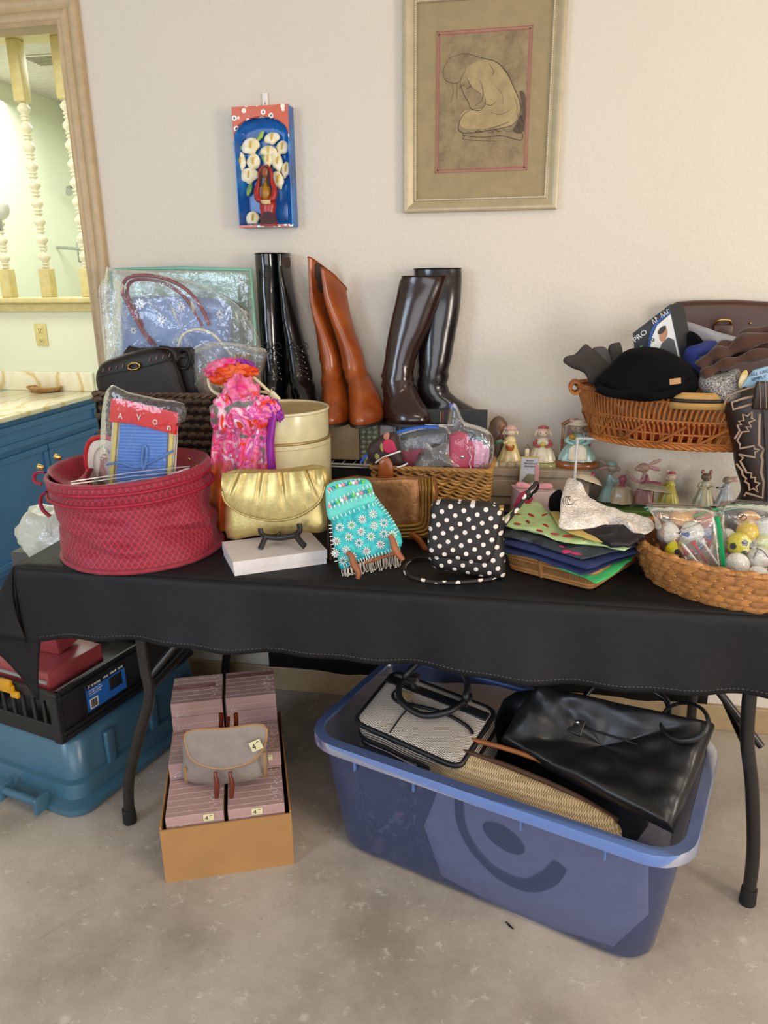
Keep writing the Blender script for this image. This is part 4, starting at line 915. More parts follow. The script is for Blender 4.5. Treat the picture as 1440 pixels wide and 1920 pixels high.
shape('body', [(230, 566), (300, 556), (380, 558), (430, 572), (432, 640), (425, 780), (236, 780), (228, 640)], -.19, .05, m_blf, t, wr=.012)
m_rh = mat('dark_red_rope_handle', '7c1f2f', .35)
tubepx('handle', [(285, 645), (262, 612), (240, 570), (229, 545), (238, 522), (268, 516), (312, 523), (352, 545), (378, 578), (392, 610)], -.228, .0055, m_rh, t)
tubepx('handle', [(292, 648), (268, 610), (248, 572), (238, 548), (246, 528), (272, 524), (310, 532), (345, 556), (368, 590), (380, 612)], -.212, .005, m_rh, t)
dz = G()
for k in range(8): a_ = k*PI/4; dz.ell((.009*math.cos(a_), 0, .009*math.sin(a_)), (.006, .002, .003), rot=Matrix.Rotation(-a_, 3, 'Y'), nu=8, nv=5)
dp = dz.out('daisy', m_dsy)
strands('daisy_print', dp, [(P(a_, b_, y=-.216), Matrix.Identity(3), (s_, 1, s_)) for a_, b_, s_ in ((262, 570, 1.1), (340, 576, .9), (302, 600, .9), (412, 590, .8), (250, 620, .8))], t)
t = thing('clear_bag', 'large crinkled clear plastic bag around the daisy tote', 'plastic bag', P(330, 742, y=-.235))
shape('film', [(198, 510), (214, 505), (280, 510), (345, 524), (410, 548), (458, 578), (470, 602), (490, 650), (470, 690), (440, 740), (350, 760), (215, 750), (200, 620)], -.235, .05, m_film, t, wr=.02, rings=12)
shape('back_film', [(186, 540), (214, 544), (228, 600), (236, 720), (232, 760), (208, 752)], -.25, .015, m_film2, t, wr=.01)
t = thing('hemp_purse', 'tan hemp purse with gold rope trim in the right end of the seagrass basket', 'bag', P(425, 745, y=-.2))
shape('body', [(372, 690), (420, 682), (470, 684), (474, 745), (470, 800), (368, 800)], -.24, .06, mat('tan_hemp', '9a7c5e', .85, bump=(240, .5, .001), var=(120, .3)), t, wr=.006)
tubepx('cream_handle', [(333, 655), (341, 630), (365, 618), (395, 624), (420, 648), (436, 668)], -.25, .004, mat('cream_leather', 'd9ceb4', .45), t)
for k in range(5): tubepx('gold_rope', [(438+k*6, 700), (440+k*6, 682), (443+k*6, 664)], -.275, .0032, m_gold, t, k=3)
t = thing('clear_bag', 'small clear plastic bag over the hemp purse beside the laced boots', 'plastic bag', P(440, 742, y=-.29))
shape('film', [(365, 650), (420, 640), (480, 650), (501, 660), (492, 700), (480, 742), (430, 760), (372, 740), (360, 700)], -.285, .05, m_film2, t, wr=.02, rings=10)
t = thing('flat_black_purse', 'flat square dark purse with looped strap behind the buckled one', 'bag', P(300, 745, y=-.27))
shape('body', [(232, 660), (262, 652), (350, 651), (362, 655), (365, 680), (362, 790), (228, 790)], -.292, .03, m_dbr, t, sm=2)
tubepx('strap', [(330, 675), (338, 658), (352, 658), (356, 675), (350, 690), (336, 690), (326, 682), (322, 670)], -.312, .005, m_dbr, t, closed=True)
t = thing('buckled_purse', 'dark brown saddle purse with gold oval buckle on the seagrass basket', 'bag', P(265, 745, y=-.3))
shape('body', [(181, 712), (186, 690), (200, 676), (245, 660), (295, 650), (318, 655), (330, 680), (342, 715), (348, 790), (190, 790), (188, 745)], -.325, .05, m_dbr, t, sm=3)
tubepx('flap_piping', [(184, 706), (215, 699), (260, 690), (300, 680), (325, 672)], -.351, .0018, m_ctrim, t)
g = G()
for k in range(11):
    if k in (4, 5, 6): continue
    a_ = P(192+k*12.5, 697-k*2.8, y=-.3525); g.tube([a_, a_+V((.004, 0, .009))], .0012, 5)
g.out('stitching', mat('pinkish_thread', '8a6e66', .6), t, kind='stuff')
c = P(251, 687, y=-.356); G().tube([c+V((.020*math.cos(a_)*(1 if abs(math.cos(a_)) < .8 else .95), 0, .0095*math.sin(a_)))+V((0, 0, .006*math.cos(a_)*.4)) for a_ in [2*PI*(k+.5)/8 for k in range(8)]], .0024, 8, closed=True).out('buckle', m_gold, t)
tubepx('strap', [(300, 652), (318, 654), (328, 664), (332, 676), (338, 668), (348, 668)], -.348, .006, m_dbr, t)
# ---- red hamper
def redmat():
    n = NT('red_printed_nylon'); tc = n.n('TexCoord'); sp = n.n('SeparateXYZ', {0: tc.outputs['UV']})
    r_ = n.m_('FLOOR', n.m_('MULTIPLY', sp.outputs[1], 22)); u = n.m_('ADD', n.m_('MULTIPLY', sp.outputs[0], 80), n.m_('MULTIPLY', r_, .5))
    tri = n.m_('ABSOLUTE', n.m_('SUBTRACT', n.m_('FRACT', u), .5)); fv = n.m_('FRACT', n.m_('MULTIPLY', sp.outputs[1], 22))
    d = n.m_('ABSOLUTE', n.m_('SUBTRACT', n.m_('MULTIPLY', tri, 2), fv)); s_ = n.m_('LESS_THAN', d, .17)
    bar = n.m_('LESS_THAN', n.m_('ABSOLUTE', n.m_('SUBTRACT', fv, .35)), .08); s_ = n.m_('MAXIMUM', s_, n.m_('MULTIPLY', bar, n.m_('LESS_THAN', tri, .25)))
    n.set(n.b.inputs['Base Color'], n.mix(n.m_('MULTIPLY', s_, .75), lin('7f0a24'), lin('b22a4a'))); n.b.inputs['Roughness'].default_value = .62; n.b.inputs['Sheen Weight'].default_value = .15; return n.m
m_ham = redmat(); m_hp = mat('crimson_piping', '9d1230', .6); m_hin = mat('crimson_lining', '931029', .75)
hb = V((-.945, -.598, TT)); ht = V((-.985, -.560, .948)); HR = .196
t = thing('round_hamper', 'crimson collapsible round tote hamper holding kitchen linens on the left table end', 'hamper', hb)
def hwall(u, v):
    a = u*2*PI; c = hb.lerp(ht, v); c.z = hb.z
    r = HR*(1-.035*math.sin(PI*min(1, v*1.25))) ; f = math.cos(a+PI/2-.3)
    rip = .008*abs(math.sin(2.5*v*PI+2.0*a))**3*math.sin(PI*min(1, v/.72))*-1+.011*noise.noise(V((a*2.5+v*5, v*6-a, 8)))*math.sin(PI*min(1, v/.72)) if v < .72 else .005*math.sin((v-.72)/.28*PI*3)
    rip += .012*noise.noise(V((a*2.2, v*2.6, 3)))*math.sin(PI*v)
    r += rip; zz = (ht.z-hb.z)*v + (.010*math.cos(a-.2))*v
    return V((c.x+r*math.cos(a), c.y+r*math.sin(a), hb.z+zz+.001))
G().grid(hwall, 120, 46, cu=True).out('fabric_wall', m_ham, t)
def hin(u, v): p = hwall(u, 1-v*.9); c = ht.lerp(hb, v*.9); return V((c.x+(p.x-c.x)*.965, c.y+(p.y-c.y)*.965, p.z))
G().grid(hin, 80, 10, cu=True).out('lining', m_hin, t)
def ring(v, dr=0, n=72): 
    o = []
    for k in range(n):
        p = hwall(k/n, v); c = hb.lerp(ht, v); d_ = V((p.x-c.x, p.y-c.y, 0)).normalized(); o.append(p+d_*dr)
    return o
G().tube(ring(.02, .001), .006, 8, closed=True).out('base_hoop', m_ham, t); G().tube(ring(1.0, .0), .0065, 8, closed=True).out('rim_hoop', m_ham, t)
for v_ in (.90, .78): G().tube(ring(v_, .002), .004, 8, closed=True).out('flap_piping', m_hp, t)
G().add([V((hb.x, hb.y, hb.z+.004))]+[V((p.x, p.y, hb.z+.004)) for p in ring(.02, -.004)], [[0, k+1, (k+1) % 72+1] for k in range(72)]).out('base', m_hin, t)
# folded zip lid sagging in at the back left
lid = []
for k in range(30): a = k/29*PI*1.15+.9; lid.append((ht.x+math.cos(a)*HR*.98, ht.y+math.sin(a)*HR*.98))
def lidf(u, v):
    a = .2+u*PI*1.25; r = HR*(.97-.42*v); return V((ht.x+r*math.cos(a), ht.y+r*math.sin(a), ht.z+.012-.05*math.sin(v*PI*.8)+.012*math.sin(a*5+v*4)*v))
G().grid(lidf, 60, 10).out('folded_lid', m_ham, t, sol=.003)
G().tube([lidf(k/40, 1) for k in range(41)], .003, 6).out('zip_edge', m_hp, t)
for pts in ([(84, 886), (70, 886), (64, 893), (66, 903), (78, 908)], [(88, 922), (78, 930), (76, 944), (82, 958), (94, 968)]): tubepx('strap_loop', pts, -.66, .005, m_ham, t, flat=.5)
for (a_, b_) in ((76, 876), (108, 857)): c = P(a_, b_, y=-.63); G().box(c, (.018, .012, .012), rz(.4) @ ry(.5), bev=.003).out('clasp', m_gold, t)
for (a_, b_) in ((352, 858), (367, 872)): tubepx('zip_pull', [(a_, b_), (a_+4, b_+3), (a_+2, b_+8)], -.5, .002, m_gold, t, k=2)
# oven mitt, packet and papers in the hamper
t = thing('oven_mitt', 'cream oven mitt with red edging behind the packet in the hamper', 'mitt', P(200, 905, y=-.55))
sh = [(163, 880), (161, 850), (168, 828), (185, 820), (205, 822), (225, 840), (230, 905), (225, 940), (185, 945), (172, 915)]
shape('body', sh, -.545, .02, mat('cream_quilt', 'd5cabc', .8, bump=(60, .3, .003)), t, sm=3); q = smooth(PY(-.552, *sh), 4)
G().tube(q, .0062, 8, closed=True).out('red_binding', mat('red_binding', 'b4171d', .6), t); tubepx('quilt_line', [(185, 905), (176, 880), (178, 850), (192, 838), (205, 850)], -.559, .0012, mat('grey_seam', 'a59c92', .8), t)
ap = thing('apron_packet', 'plastic packet with red header band and folded blue striped apron', 'packet', P(262, 905, y=-.56)); yk = -.575
def stripes(name, a, b, n_, rough=.7):
    n = NT(name); tc = n.n('TexCoord'); sp = n.n('SeparateXYZ', {0: tc.outputs['UV']}); s_ = n.m_('GREATER_THAN', n.m_('FRACT', n.m_('MULTIPLY', sp.outputs[1], n_)), .7)
    n.set(n.b.inputs['Base Color'], n.mix(s_, lin(a), lin(b))); n.b.inputs['Roughness'].default_value = rough; return n.m
A4 = lambda pts, y, th, nm, m, par, **k: shape(nm, pts, y, th, m, par, sm=0, **k)
A4([(212, 775), (334, 800), (326, 960), (198, 960)], yk+.012, .012, 'white_backing', mat('white_terry', 'd9d5cc', .9, bump=(300, .5, .001)), ap)
A4([(215, 782), (222, 783), (208, 960), (200, 960)], yk+.002, .008, 'yellow_band', mat('pale_yellow_terry', 'd9c46e', .9), ap)
A4([(318, 812), (325, 814), (318, 960), (311, 960)], yk+.002, .008, 'yellow_band', bpy.data.materials['pale_yellow_terry'], ap)
A4([(226, 788), (315, 806), (308, 960), (213, 960)], yk, .018, 'blue_cloth', stripes('blue_ribbed_cotton', '3f6fbe', '5b8bd2', 30), ap, wr=.001)
tubepx('apron_tie', [(200, 871), (225, 868), (250, 876), (268, 874), (300, 858), (325, 845)], yk-.011, .0028, mat('blue_tie', '4a7fc0', .7), ap); tubepx('apron_tie', [(268, 880), (266, 860), (268, 845), (270, 835), (275, 842), (274, 865), (268, 885)], yk-.012, .0035, bpy.data.materials['blue_tie'], ap)
A4([(208, 748), (222, 747), (334, 774), (331, 815), (300, 808), (250, 795), (204, 791)], yk-.011, .003, 'header_band', mat('scarlet_print', 'd2161c', .3), ap)
for ch, (a_, b_), s_ in (('A', (221, 784), .021), ('V', (256, 787), .021), ('O', (286, 795), .018), ('n', (313, 806), .024)):
    text(ch, 'letter', P(a_, b_, y=yk-.0150), P(334, 800, y=yk)-P(222, 776, y=yk), UP, s_, m_whp, ap, sx=.85, bold=.0002)
shape('film', [(196, 745), (203, 728), (214, 722), (240, 735), (300, 748), (346, 757), (347, 790), (334, 800), (326, 890), (318, 930), (195, 935), (188, 870), (190, 790)], yk-.004, .034, film('packet_film', 'fdfdfd', .015, (12, .8, .01), .1, 'eef1f3', .03), ap, wr=.004, sm=2, rings=9)
t = thing('white_hanger_strips', 'flat clear and white plastic strips lying across the hamper rim', 'strips', P(240, 900, y=-.68))
m_clr = film('clear_rigid_strip', 'f2f2f4', .1, (4, .1, .002), .1, 'e6e6ea', .4)
for k, (a_, b_) in enumerate((((133, 903), (356, 874)), ((133, 908), (352, 883)), ((180, 912), (345, 890)))): 
    p_, q_ = P(*a_, y=-.70), P(*b_, y=-.58); G().tube([p_, p_.lerp(q_, .5)+V((0, 0, .003)), q_], .0028, 6, flat=.5, up=UP).out('strip', m_clr, t)
G().pillow([P(300, 905, y=-.64), P(356, 876, y=-.58), P(352, 890, y=-.6), P(310, 912, y=-.66), P(205, 915, y=-.69), P(220, 908, y=-.68)], UP, .004, p=3).out('clear_sheet', m_clr, t)
# ---- cream hat box with handle
hx = P(526, 765, y=-.32); HC = V((hx.x, -.32, 0)); hz = hx.z; HRr = .132
m_cr2 = mat('cream_embossed_vinyl', 'd9cfa4', .22, bump=(26, .25, .003)); m_crt = mat('tan_lid_lining', 'c2a978', .5); m_crp = mat('cream_piping', 'e6dcb6', .25)
t = thing('hat_box', 'round cream vinyl hat box with zipped lid behind the gold clutch', 'box', (HC.x, HC.y, TT))
zs = P(600, 836, y=-.45).z
G().lathe([(0, 0), (HRr, 0), (HRr+.002, .01), (HRr+.002, zs-TT-.006)], (HC.x, HC.y, TT), 64).out('lower_body', m_cr2, t)
G().lathe([(HRr-.003, zs), (HRr-.002, zs+.01), (HRr-.002, hz-.008), (HRr-.004, hz)], (HC.x, HC.y, 0), 64).out('lid_side', m_cr2, t)
G().lathe([(0, hz-.004), (HRr-.012, hz-.004), (HRr-.004, hz-.001)], (HC.x, HC.y, 0), 64).out('lid_top', m_crt, t)
G().tube(circ((HC.x, HC.y, hz), HRr-.003, 64, RT, (0, 1, 0)), .0042, 8, closed=True).out('lid_piping', m_crp, t)
G().tube(circ((HC.x, HC.y, zs-.003), HRr, 64, RT, (0, 1, 0)), .004, 8, closed=True).out('zip', mat('brass_zip', 'ad9560', .4, .5), t)
G().tube(circ((HC.x, HC.y, zs-.018), HRr+.002, 64, RT, (0, 1, 0)), .001, 6, closed=True).out('seam', m_crt, t)
tubepx('carry_handle', [(521, 749), (503, 733), (480, 712), (458, 694), (435, 683), (410, 684), (395, 696), (391, 714), (398, 732), (415, 742)], -.40, .0048, m_crp, t); G().box(P(515, 744, y=-.405), (.03, .012, .018), ry(.8), bev=.004).out('handle_mount', m_crp, t)
tubepx('rear_handle', [(420, 760), (440, 745), (480, 735), (505, 738), (522, 750)], -.36, .004, m_crp, t)
tubepx('metal_ring', [(516, 752), (521, 749), (523, 756), (518, 760)], -.415, .0016, m_silver, t, k=3, closed=True)
# ---- floral scarf
def scarfmat():
    n = NT('floral_silk'); vec = n.n('TexCoord').outputs['Object']
    w = n.n('TexNoise', {'Vector': vec, 'Scale': 15.0, 'Detail': 1.5, 'Distortion': 2.2}).outputs[0]; w2 = n.n('TexNoise', {'Vector': n.co('Object', loc=(3, 1, 7)), 'Scale': 11.0, 'Detail': 1.0, 'Distortion': 2.5}).outputs[0]
    c = n.ramp(w, [(.30, 'f4c3d2'), (.40, 'ec5f98'), (.47, 'dd1566'), (.54, 'f08ab0'), (.60, 'cf2aa0'), (.68, 'f6d6dc')])
    c = n.mix(n.ramp(w2, [(.60, (0, 0, 0, 1)), (.64, (1, 1, 1, 1))]), c, lin('e23a10')); c = n.mix(n.ramp(w2, [(.34, (1, 1, 1, 1)), (.38, (0, 0, 0, 1))]), c, lin('6f7268'))
    sp = n.n('SeparateXYZ', {0: vec}); o = n.ramp(n.m_('ADD', n.m_('MULTIPLY', sp.outputs[2], 2.2), n.noise(vec, 7, 2)), [(.66, (1, 1, 1, 1)), (.80, (0, 0, 0, 1))])
    orange = n.ramp(n.noise(vec, 12, 3), [(.35, 'c93a10'), (.5, 'e06a12'), (.65, 'd98a2a')]); n.set(n.b.inputs['Base Color'], n.mix(o, c, orange)); n.b.inputs['Roughness'].default_value = .45; n.b.inputs['Sheen Weight'].default_value = .2; return n.m
m_sc = scarfmat(); m_pur = mat('purple_silk_border', '93259b', .45); m_ors = mat('orange_red_silk', 'd2330f', .42, col2='e0701a', var=(16, .2)); m_mag = mat('magenta_silk', 'd6176f', .42, col2='e889a8', var=(22, .2))
sc0 = P(455, 1010, y=-.53)
t = thing('silk_scarf', 'pink, purple and orange floral silk scarf knotted on the hat box handle', 'scarf', (sc0.x, sc0.y, TT))
Lx = [(755, 418), (780, 403), (830, 397), (880, 393), (940, 392), (990, 396), (1022, 410)]; Rx = [(755, 505), (780, 518), (830, 514), (880, 518), (940, 516), (990, 512), (1022, 500)]
def lerpx(T_, y):
    for (a, b), (c_, d_) in zip(T_, T_[1:]):
        if y <= c_: return b+(d_-b)*(y-a)/(c_-a)
    return T_[-1][1]
def drape(u, v):
    py = 755+(1022-755)*v; px = lerpx(Lx, py)*(1-u)+lerpx(Rx, py)*u
    yy = -.435-.035*u-.012*math.sin(u*13+1.5*math.sin(v*4))*(.4+.6*v)-.009*math.sin(u*27+v*5)-.012*math.sin(PI*u); p = P(px, py, y=yy); p.z = max(p.z, TT+.002); return p
G().grid(drape, 70, 50).out('hanging_end', m_sc, t, sol=.0015)
G().grid(lambda u, v: drape(.88+.12*u, v)+V((0, -.003, 0)), 6, 50).out('purple_border', m_pur, t, sol=.0015)
def lobe(nm, pts, y, th, m, wr=.012, n=F): return G().pillow(PY(y, *pts), n, th, p=2.4, q=1.8, sm=3, wr=wr, rings=9).out(nm, m, t)
def silk(nm, c, r, m, seed, rot=None, amp=.35, fr=2.4):
    """bunched cloth: a ball pushed into soft pleats"""
    c = V(c); r = V(r)
    def fn(u, v):
        a = u*2*PI; b = (v-.5)*PI; d = V((math.cos(a)*math.cos(b), math.sin(a)*math.cos(b), math.sin(b)))
        k = 1+amp*(abs(noise.noise(d*fr+V((seed, 0, 0))))*-1.6+.35)+.10*math.sin(7*a+4*d.z+seed)
        p = V((d.x*r.x, d.y*r.y, d.z*r.z))*k; return c+(rot @ p if rot else p)
    return G().grid(fn, 56, 36, cu=True).out(nm, m, t)
silk('bow_lobe', P(436, 702, y=-.41), (.062, .028, .026), m_ors, 1.2, ry(-.10)); silk('bow_lobe', P(418, 690, y=-.40), (.050, .026, .022), m_mag, 4.1, ry(-.25)); silk('bow_lobe', P(455, 686, y=-.395), (.038, .022, .016), m_pur, 7.7, ry(.25))
silk('knot', P(452, 738, y=-.435), (.046, .034, .044), m_mag, 2.5); silk('fold', P(425, 775, y=-.455), (.040, .026, .050), m_sc, 9.3, ry(.3)); silk('fold', P(470, 772, y=-.465), (.055, .028, .046), m_sc, 5.5); silk('fold', P(500, 765, y=-.465), (.036, .022, .026), m_sc, 6.5, ry(.5))
silk('fold', P(517, 770, y=-.462), (.016, .014, .028), m_pur, 3.3, ry(-.4)); silk('purple_end', P(402, 1034, y=-.50)+V((0, 0, .004)), (.034, .02, .010), m_pur, 8.1)
# ---- white box, gold clutch and black easel
m_wcard = mat('white_gift_card', 'dcd5d3', .45)
a_, b_, c_ = P(416, 1016, z=.786), P(437, 1054, z=.786), P(613, 1031, z=.786); d_ = a_+c_-b_
t = thing('white_gift_box', 'flat white gift box lying under the gold clutch', 'box', ((a_+c_)/2).xy.to_3d()+V((0, 0, TT)))
def quadbox(a, b, c, d, z0, z1, ins=0):
    ce = (a+b+c+d)/4; o = [V((q.x+(ce.x-q.x)*ins, q.y+(ce.y-q.y)*ins, z0)) for q in (a, b, c, d)]; return o
G().prism(quadbox(a_, b_, c_, d_, .765, 0), V((0, 0, .021))).out('lid', m_wcard, t, smooth=False); G().prism(quadbox(a_, b_, c_, d_, TT, 0, .015), V((0, 0, .0162))).out('tray', m_wcard, t, smooth=False)
def goldmat():
    n = NT('crackled_gold_leather'); vec = n.co('Object'); n.set(n.b.inputs['Base Color'], n.mix(n.noise(vec, 60, 4), lin('a08a4e'), lin('d9c384'))); n.b.inputs['Metallic'].default_value = .75; n.b.inputs['Roughness'].default_value = .36; n.bump(n.noise(vec, 160, 4), .3, .0012); return n.m
m_gl = goldmat()
t = thing('gold_clutch', 'pleated gold clutch purse standing on the white box', 'purse', P(520, 1005, y=-.60)+V((0, 0, -.002)))
ky = .18
def GQ(px, py, d=0): p = lean(-.60, .79, ky, px, py); return p+V((0, -d, 0))
G().pillow([GQ(*q) for q in ((425, 884), (424, 940), (427, 1009), (480, 1004), (560, 998), (614, 994), (613, 940), (610, 874), (520, 880))], V((0, -1, ky)), .045, p=7, sm=3, rings=10).out('body', m_gl, t)
FT = [(424, 882), (470, 881), (520, 879), (570, 877), (610, 873)]; FB = [(425, 915), (432, 935), (455, 953), (490, 965), (525, 969), (560, 963), (590, 948), (608, 930), (616, 905)]
ft = smooth([GQ(*q, .024) for q in FT], 8, False); fb = smooth([GQ(*q, .030) for q in FB], 4, False)
def flap(u, v):
    i = u*(len(ft)-1); A_ = ft[int(i)].lerp(ft[min(int(i)+1, len(ft)-1)], i % 1); j = u*(len(fb)-1); B_ = fb[int(j)].lerp(fb[min(int(j)+1, len(fb)-1)], j % 1)
    p = A_.lerp(B_, v); pl_ = 0
    for c0, s0 in ((.18, .03), (.38, .05), (.56, .05), (.80, .03)):
        c1 = c0+(c0-.5)*.15*v; pl_ += -math.exp(-((u-c1)/.012)**2)*.9+math.exp(-((u-c1-.035)/.022)**2)*.8
    return p+V((0, -.006*math.sin(PI*v)-.008*pl_*math.exp(-v*1.6)*(1-v)-.003*math.sin(u*40)*(1-v)*.4, 0))
G().grid(flap, 110, 26).out('pleated_flap', m_gl, t, sol=.002)
G().tube([p+V((0, -.001, 0)) for p in fb], .0028, 8).out('flap_piping', m_gl, t)
g = G()
for k in range(len(fb)*2-3): p = fb[k//2].lerp(fb[min(k//2+1, len(fb)-1)], .5*(k % 2)); g.ell(p+V((0, -.003, .0055)), (.0012, .0006, .0006), nu=5, nv=3)
g.out('stitching', m_dbr, t, kind='stuff')
c = GQ(618, 918, .01); G().tube(circ(c, .010, 18, (.7, -.7, 0), UP, .013), .0012, 6, closed=True).out('ring', m_gold, t)
tubepx('wrist_strap', [(616, 915), (616, 960), (615, 1010), (616, 1062)], -.62, .004, m_dbr, t, flat=.4); tubepx('wrist_strap', [(618, 915), (620, 960), (620, 1010), (620, 1063)], -.615, .003, mat('rose_brown_strap', '8d5f4c', .4), t, flat=.5)
def easel(nm, lab, pts_feet, y, m, r=.006, back=True):
    t = thing(nm, lab, 'easel', P(*pts_feet[0][0], y=y)); 
    for pts in pts_feet: G().tube(smooth([P(a[0], a[1], y=y-(a[2] if len(a) > 2 else 0)) for a in pts], 4, False), r, 8, flat=.7).out('foot', m, t)
    return t
m_ez = mat('black_easel_plastic', '1c1a19', .35)
t = easel('plate_easel', 'small black plate easel in front of the gold clutch', [[(488, 990, .02), (490, 1000, .022), (497, 1006, .02), (494, 1016, .026), (488, 1029, .034)], [(561, 982, .02), (562, 995, .022), (556, 1003, .02), (562, 1014, .03), (571, 1024, .04)]], -.63, m_ez, .0085)
tubepx('crossbar', [(497, 1006, -.65), (515, 1008, -.645), (530, 1008, -.645), (556, 1003, -.65)], 0, .0075, m_ez, t); tubepx('hinge', [(522, 1000), (522, 1012)], -.642, .005, m_ez, t, k=1); tubepx('back_leg', [(524, 1004, -.62), (524, 1014, -.56)], 0, .004, m_ez, t, k=1)
# ---- copper quilted clutch with gold bars
m_cop = mat('copper_leather', 'ad7a4c', .34, .65, bump=(80, .5, .002), col2='8a5c36', var=(26, .2)); m_bar = mat('gold_foil_bar', 'b98f45', .25, .9); m_wd = mat('honey_wood', '8c4a1c', .28)
t = thing('copper_clutch', 'copper leather clutch with gold ribbed corner leaning behind the beaded purse', 'purse', P(720, 1005, y=-.45)); yc = -.46
shape('body', [(622, 900), (720, 897), (815, 895), (818, 950), (812, 1006), (720, 1008), (625, 1005)], yc+.01, .05, m_cop, t, p=7, sm=2)
shape('flap', [(622, 900), (720, 898), (784, 897), (786, 975), (780, 984), (720, 986), (622, 984)], yc-.014, .012, m_cop, t, p=9, sm=2)
for k in range(4):
    o_ = k*6.5; tubepx('ribbed_bar', [(790+o_, 898-o_*.2), (791+o_, 940), (790+o_, 970+o_*.7), (783+o_*.7, 983+o_*.9), (740, 987+o_), (680, 988+o_), (630, 988+o_)], yc-.020+.0015*k, .0042, m_bar, t, flat=.6)
tubepx('stitched_edge', [(620, 903), (700, 899), (782, 897)], yc-.020, .0016, m_cop, t)
c = P(618, 903, y=yc); G().tube(circ(c, .008, 14, (.8, -.5, 0), UP), .0014, 6, closed=True).out('ring', m_gold, t)
t = easel('plate_easel', 'polished brown wooden easel behind the copper clutch', [[(770, 1000, .03), (785, 1012, .03), (797, 1030, .04), (800, 1042, .05)], [(690, 1000, .03), (705, 1020, .035), (720, 1034, .045)]], yc, m_wd, .011)
shape('back_board', [(708, 1010), (709, 880), (716, 860), (726, 857), (734, 866), (738, 890), (740, 1010)], yc+.055, .014, m_wd, t, p=6)
# ---- turquoise beaded purse on a small wooden easel
tp = thing('beaded_purse', 'turquoise beaded purse with white daisies and fringe on a small easel', 'purse', P(690, 1078, z=TT)); kz = .30
def BQ(px, py, d=0): return lean(-.715, TT, kz, px, py)+V((0, -d, d*kz*.9))
bn = V((0, -1, kz)).normalized()
def beadmat():
    n = NT('turquoise_seed_beads'); vec = n.co('Object'); vo = n.n('TexVoronoi', {'Vector': vec, 'Scale': 420.0}); n.set(n.b.inputs['Base Color'], n.mix(n.ramp(n.noise(vec, 90, 2), [(.4, (0, 0, 0, 1)), (.6, (1, 1, 1, 1))]), lin('18a0a8'), lin('3cc4c0'))); n.b.inputs['Roughness'].default_value = .25; n.bump(n.m_('MULTIPLY', vo.outputs[0], -1), .6, .0015); return n.m
m_bd = beadmat(); m_aqs = mat('aqua_satin', '5fc9bd', .4); m_wb = mat('white_beads', 'e6e6e2', .3); m_pkb = mat('pink_beads', 'e08a9c', .3); m_gnb = mat('green_beads', '63c94b', .3); m_blb = mat('blue_beads', '1c93ae', .3)
bo = [(613, 928), (616, 908), (640, 900), (682, 897), (696, 906), (700, 922), (712, 940), (735, 972), (751, 1000), (752, 1025), (720, 1040), (690, 1046), (668, 1055), (640, 1068), (634, 1050), (625, 1015), (621, 975), (614, 950)]
G().pillow([BQ(*q) for q in bo], bn, .03, p=7, sm=3, rings=10).out('body', m_bd, tp)
up = [(613, 930), (615, 910), (640, 900), (682, 897), (697, 906), (702, 925), (706, 940), (670, 952), (640, 968), (620, 975), (614, 952)]
G().pillow([BQ(*q, .012) for q in up], bn, .012, p=7, sm=2).out('flap', m_aqs, tp)
def whip(pts, d, step=.0062, L=.0075):
    q = smooth([BQ(*p, d) for p in pts], 6, False); g = G(); acc = 0
    for a_, b_ in zip(q, q[1:]):
        acc += (b_-a_).length
        if acc > step:
            acc = 0; s_ = (b_-a_).normalized().cross(bn); g.tube([b_-s_*L/2, b_+bn*.001, b_+s_*L/2], .0011, 5)
    return g.out('whip_stitch', m_wb, tp, kind='stuff')
whip([(615, 926), (640, 910), (682, 899)], .021); whip([(613, 948), (650, 930), (698, 910)], .021); whip([(616, 955), (655, 940), (703, 925)], .021); whip([(620, 976), (660, 960), (708, 944)], .021)
whip([(636, 1062), (626, 1020), (622, 980)], .013); whip([(640, 1064), (670, 1052), (700, 1042), (735, 1030), (748, 1015)], .013); whip([(751, 1005), (735, 972), (712, 942), (698, 920)], .013)
for L0 in ([(620, 918), (688, 903)], [(619, 950), (700, 919)]):
    for k in range(11):
        f_ = (k+.5)/11; p = BQ(L0[0][0]+(L0[1][0]-L0[0][0])*f_, L0[0][1]+(L0[1][1]-L0[0][1])*f_-3*math.sin(PI*f_), .020)
        G().tube([p, p+bn*.0028], [.0046, .003], 8).out('bead_rosette', (m_gnb, m_blb, m_pkb, m_wb)[(k*3+len(L0[0])) % 4], tp)
g = G()
for k in range(10): a_ = k*PI/5; g.ell((.0062*math.cos(a_), .0062*math.sin(a_), 0), (.0036, .0014, .0012), rot=rz(a_), nu=7, nv=4)
pet = g.out('petals', m_wb); pc = {}
places = []; cols = [m_blb, m_gnb, m_pkb, m_wb]
AX = axes((1, 0, 0), bn)
spots = [(640, 988), (662, 984), (682, 973), (702, 963), (722, 980), (657, 1006), (680, 996), (704, 985), (722, 1000), (738, 1002), (634, 1014), (652, 1030), (676, 1017), (698, 1005), (716, 1020), (742, 1020), (646, 1050), (664, 1042), (690, 1032), (632, 1036)]
strands('daisy_petals', pet, [(BQ(a_, b_, .0155), AX @ rz(k*.7), (1.12, 1.12, 1)) for k, (a_, b_) in enumerate(spots)], tp)
for mi_, m_ in enumerate(cols):
    g = G(); g.ell((0, 0, 0), (.0028, .0028, .0016), nu=8, nv=5); strands('daisy_centre', g.out('centre', m_), [(BQ(a_, b_, .0165), AX, (1, 1, 1)) for k, (a_, b_) in enumerate(spots) if k % 4 == mi_], tp)
m_frg = mat('white_fringe_cord', 'ddd6c8', .6)
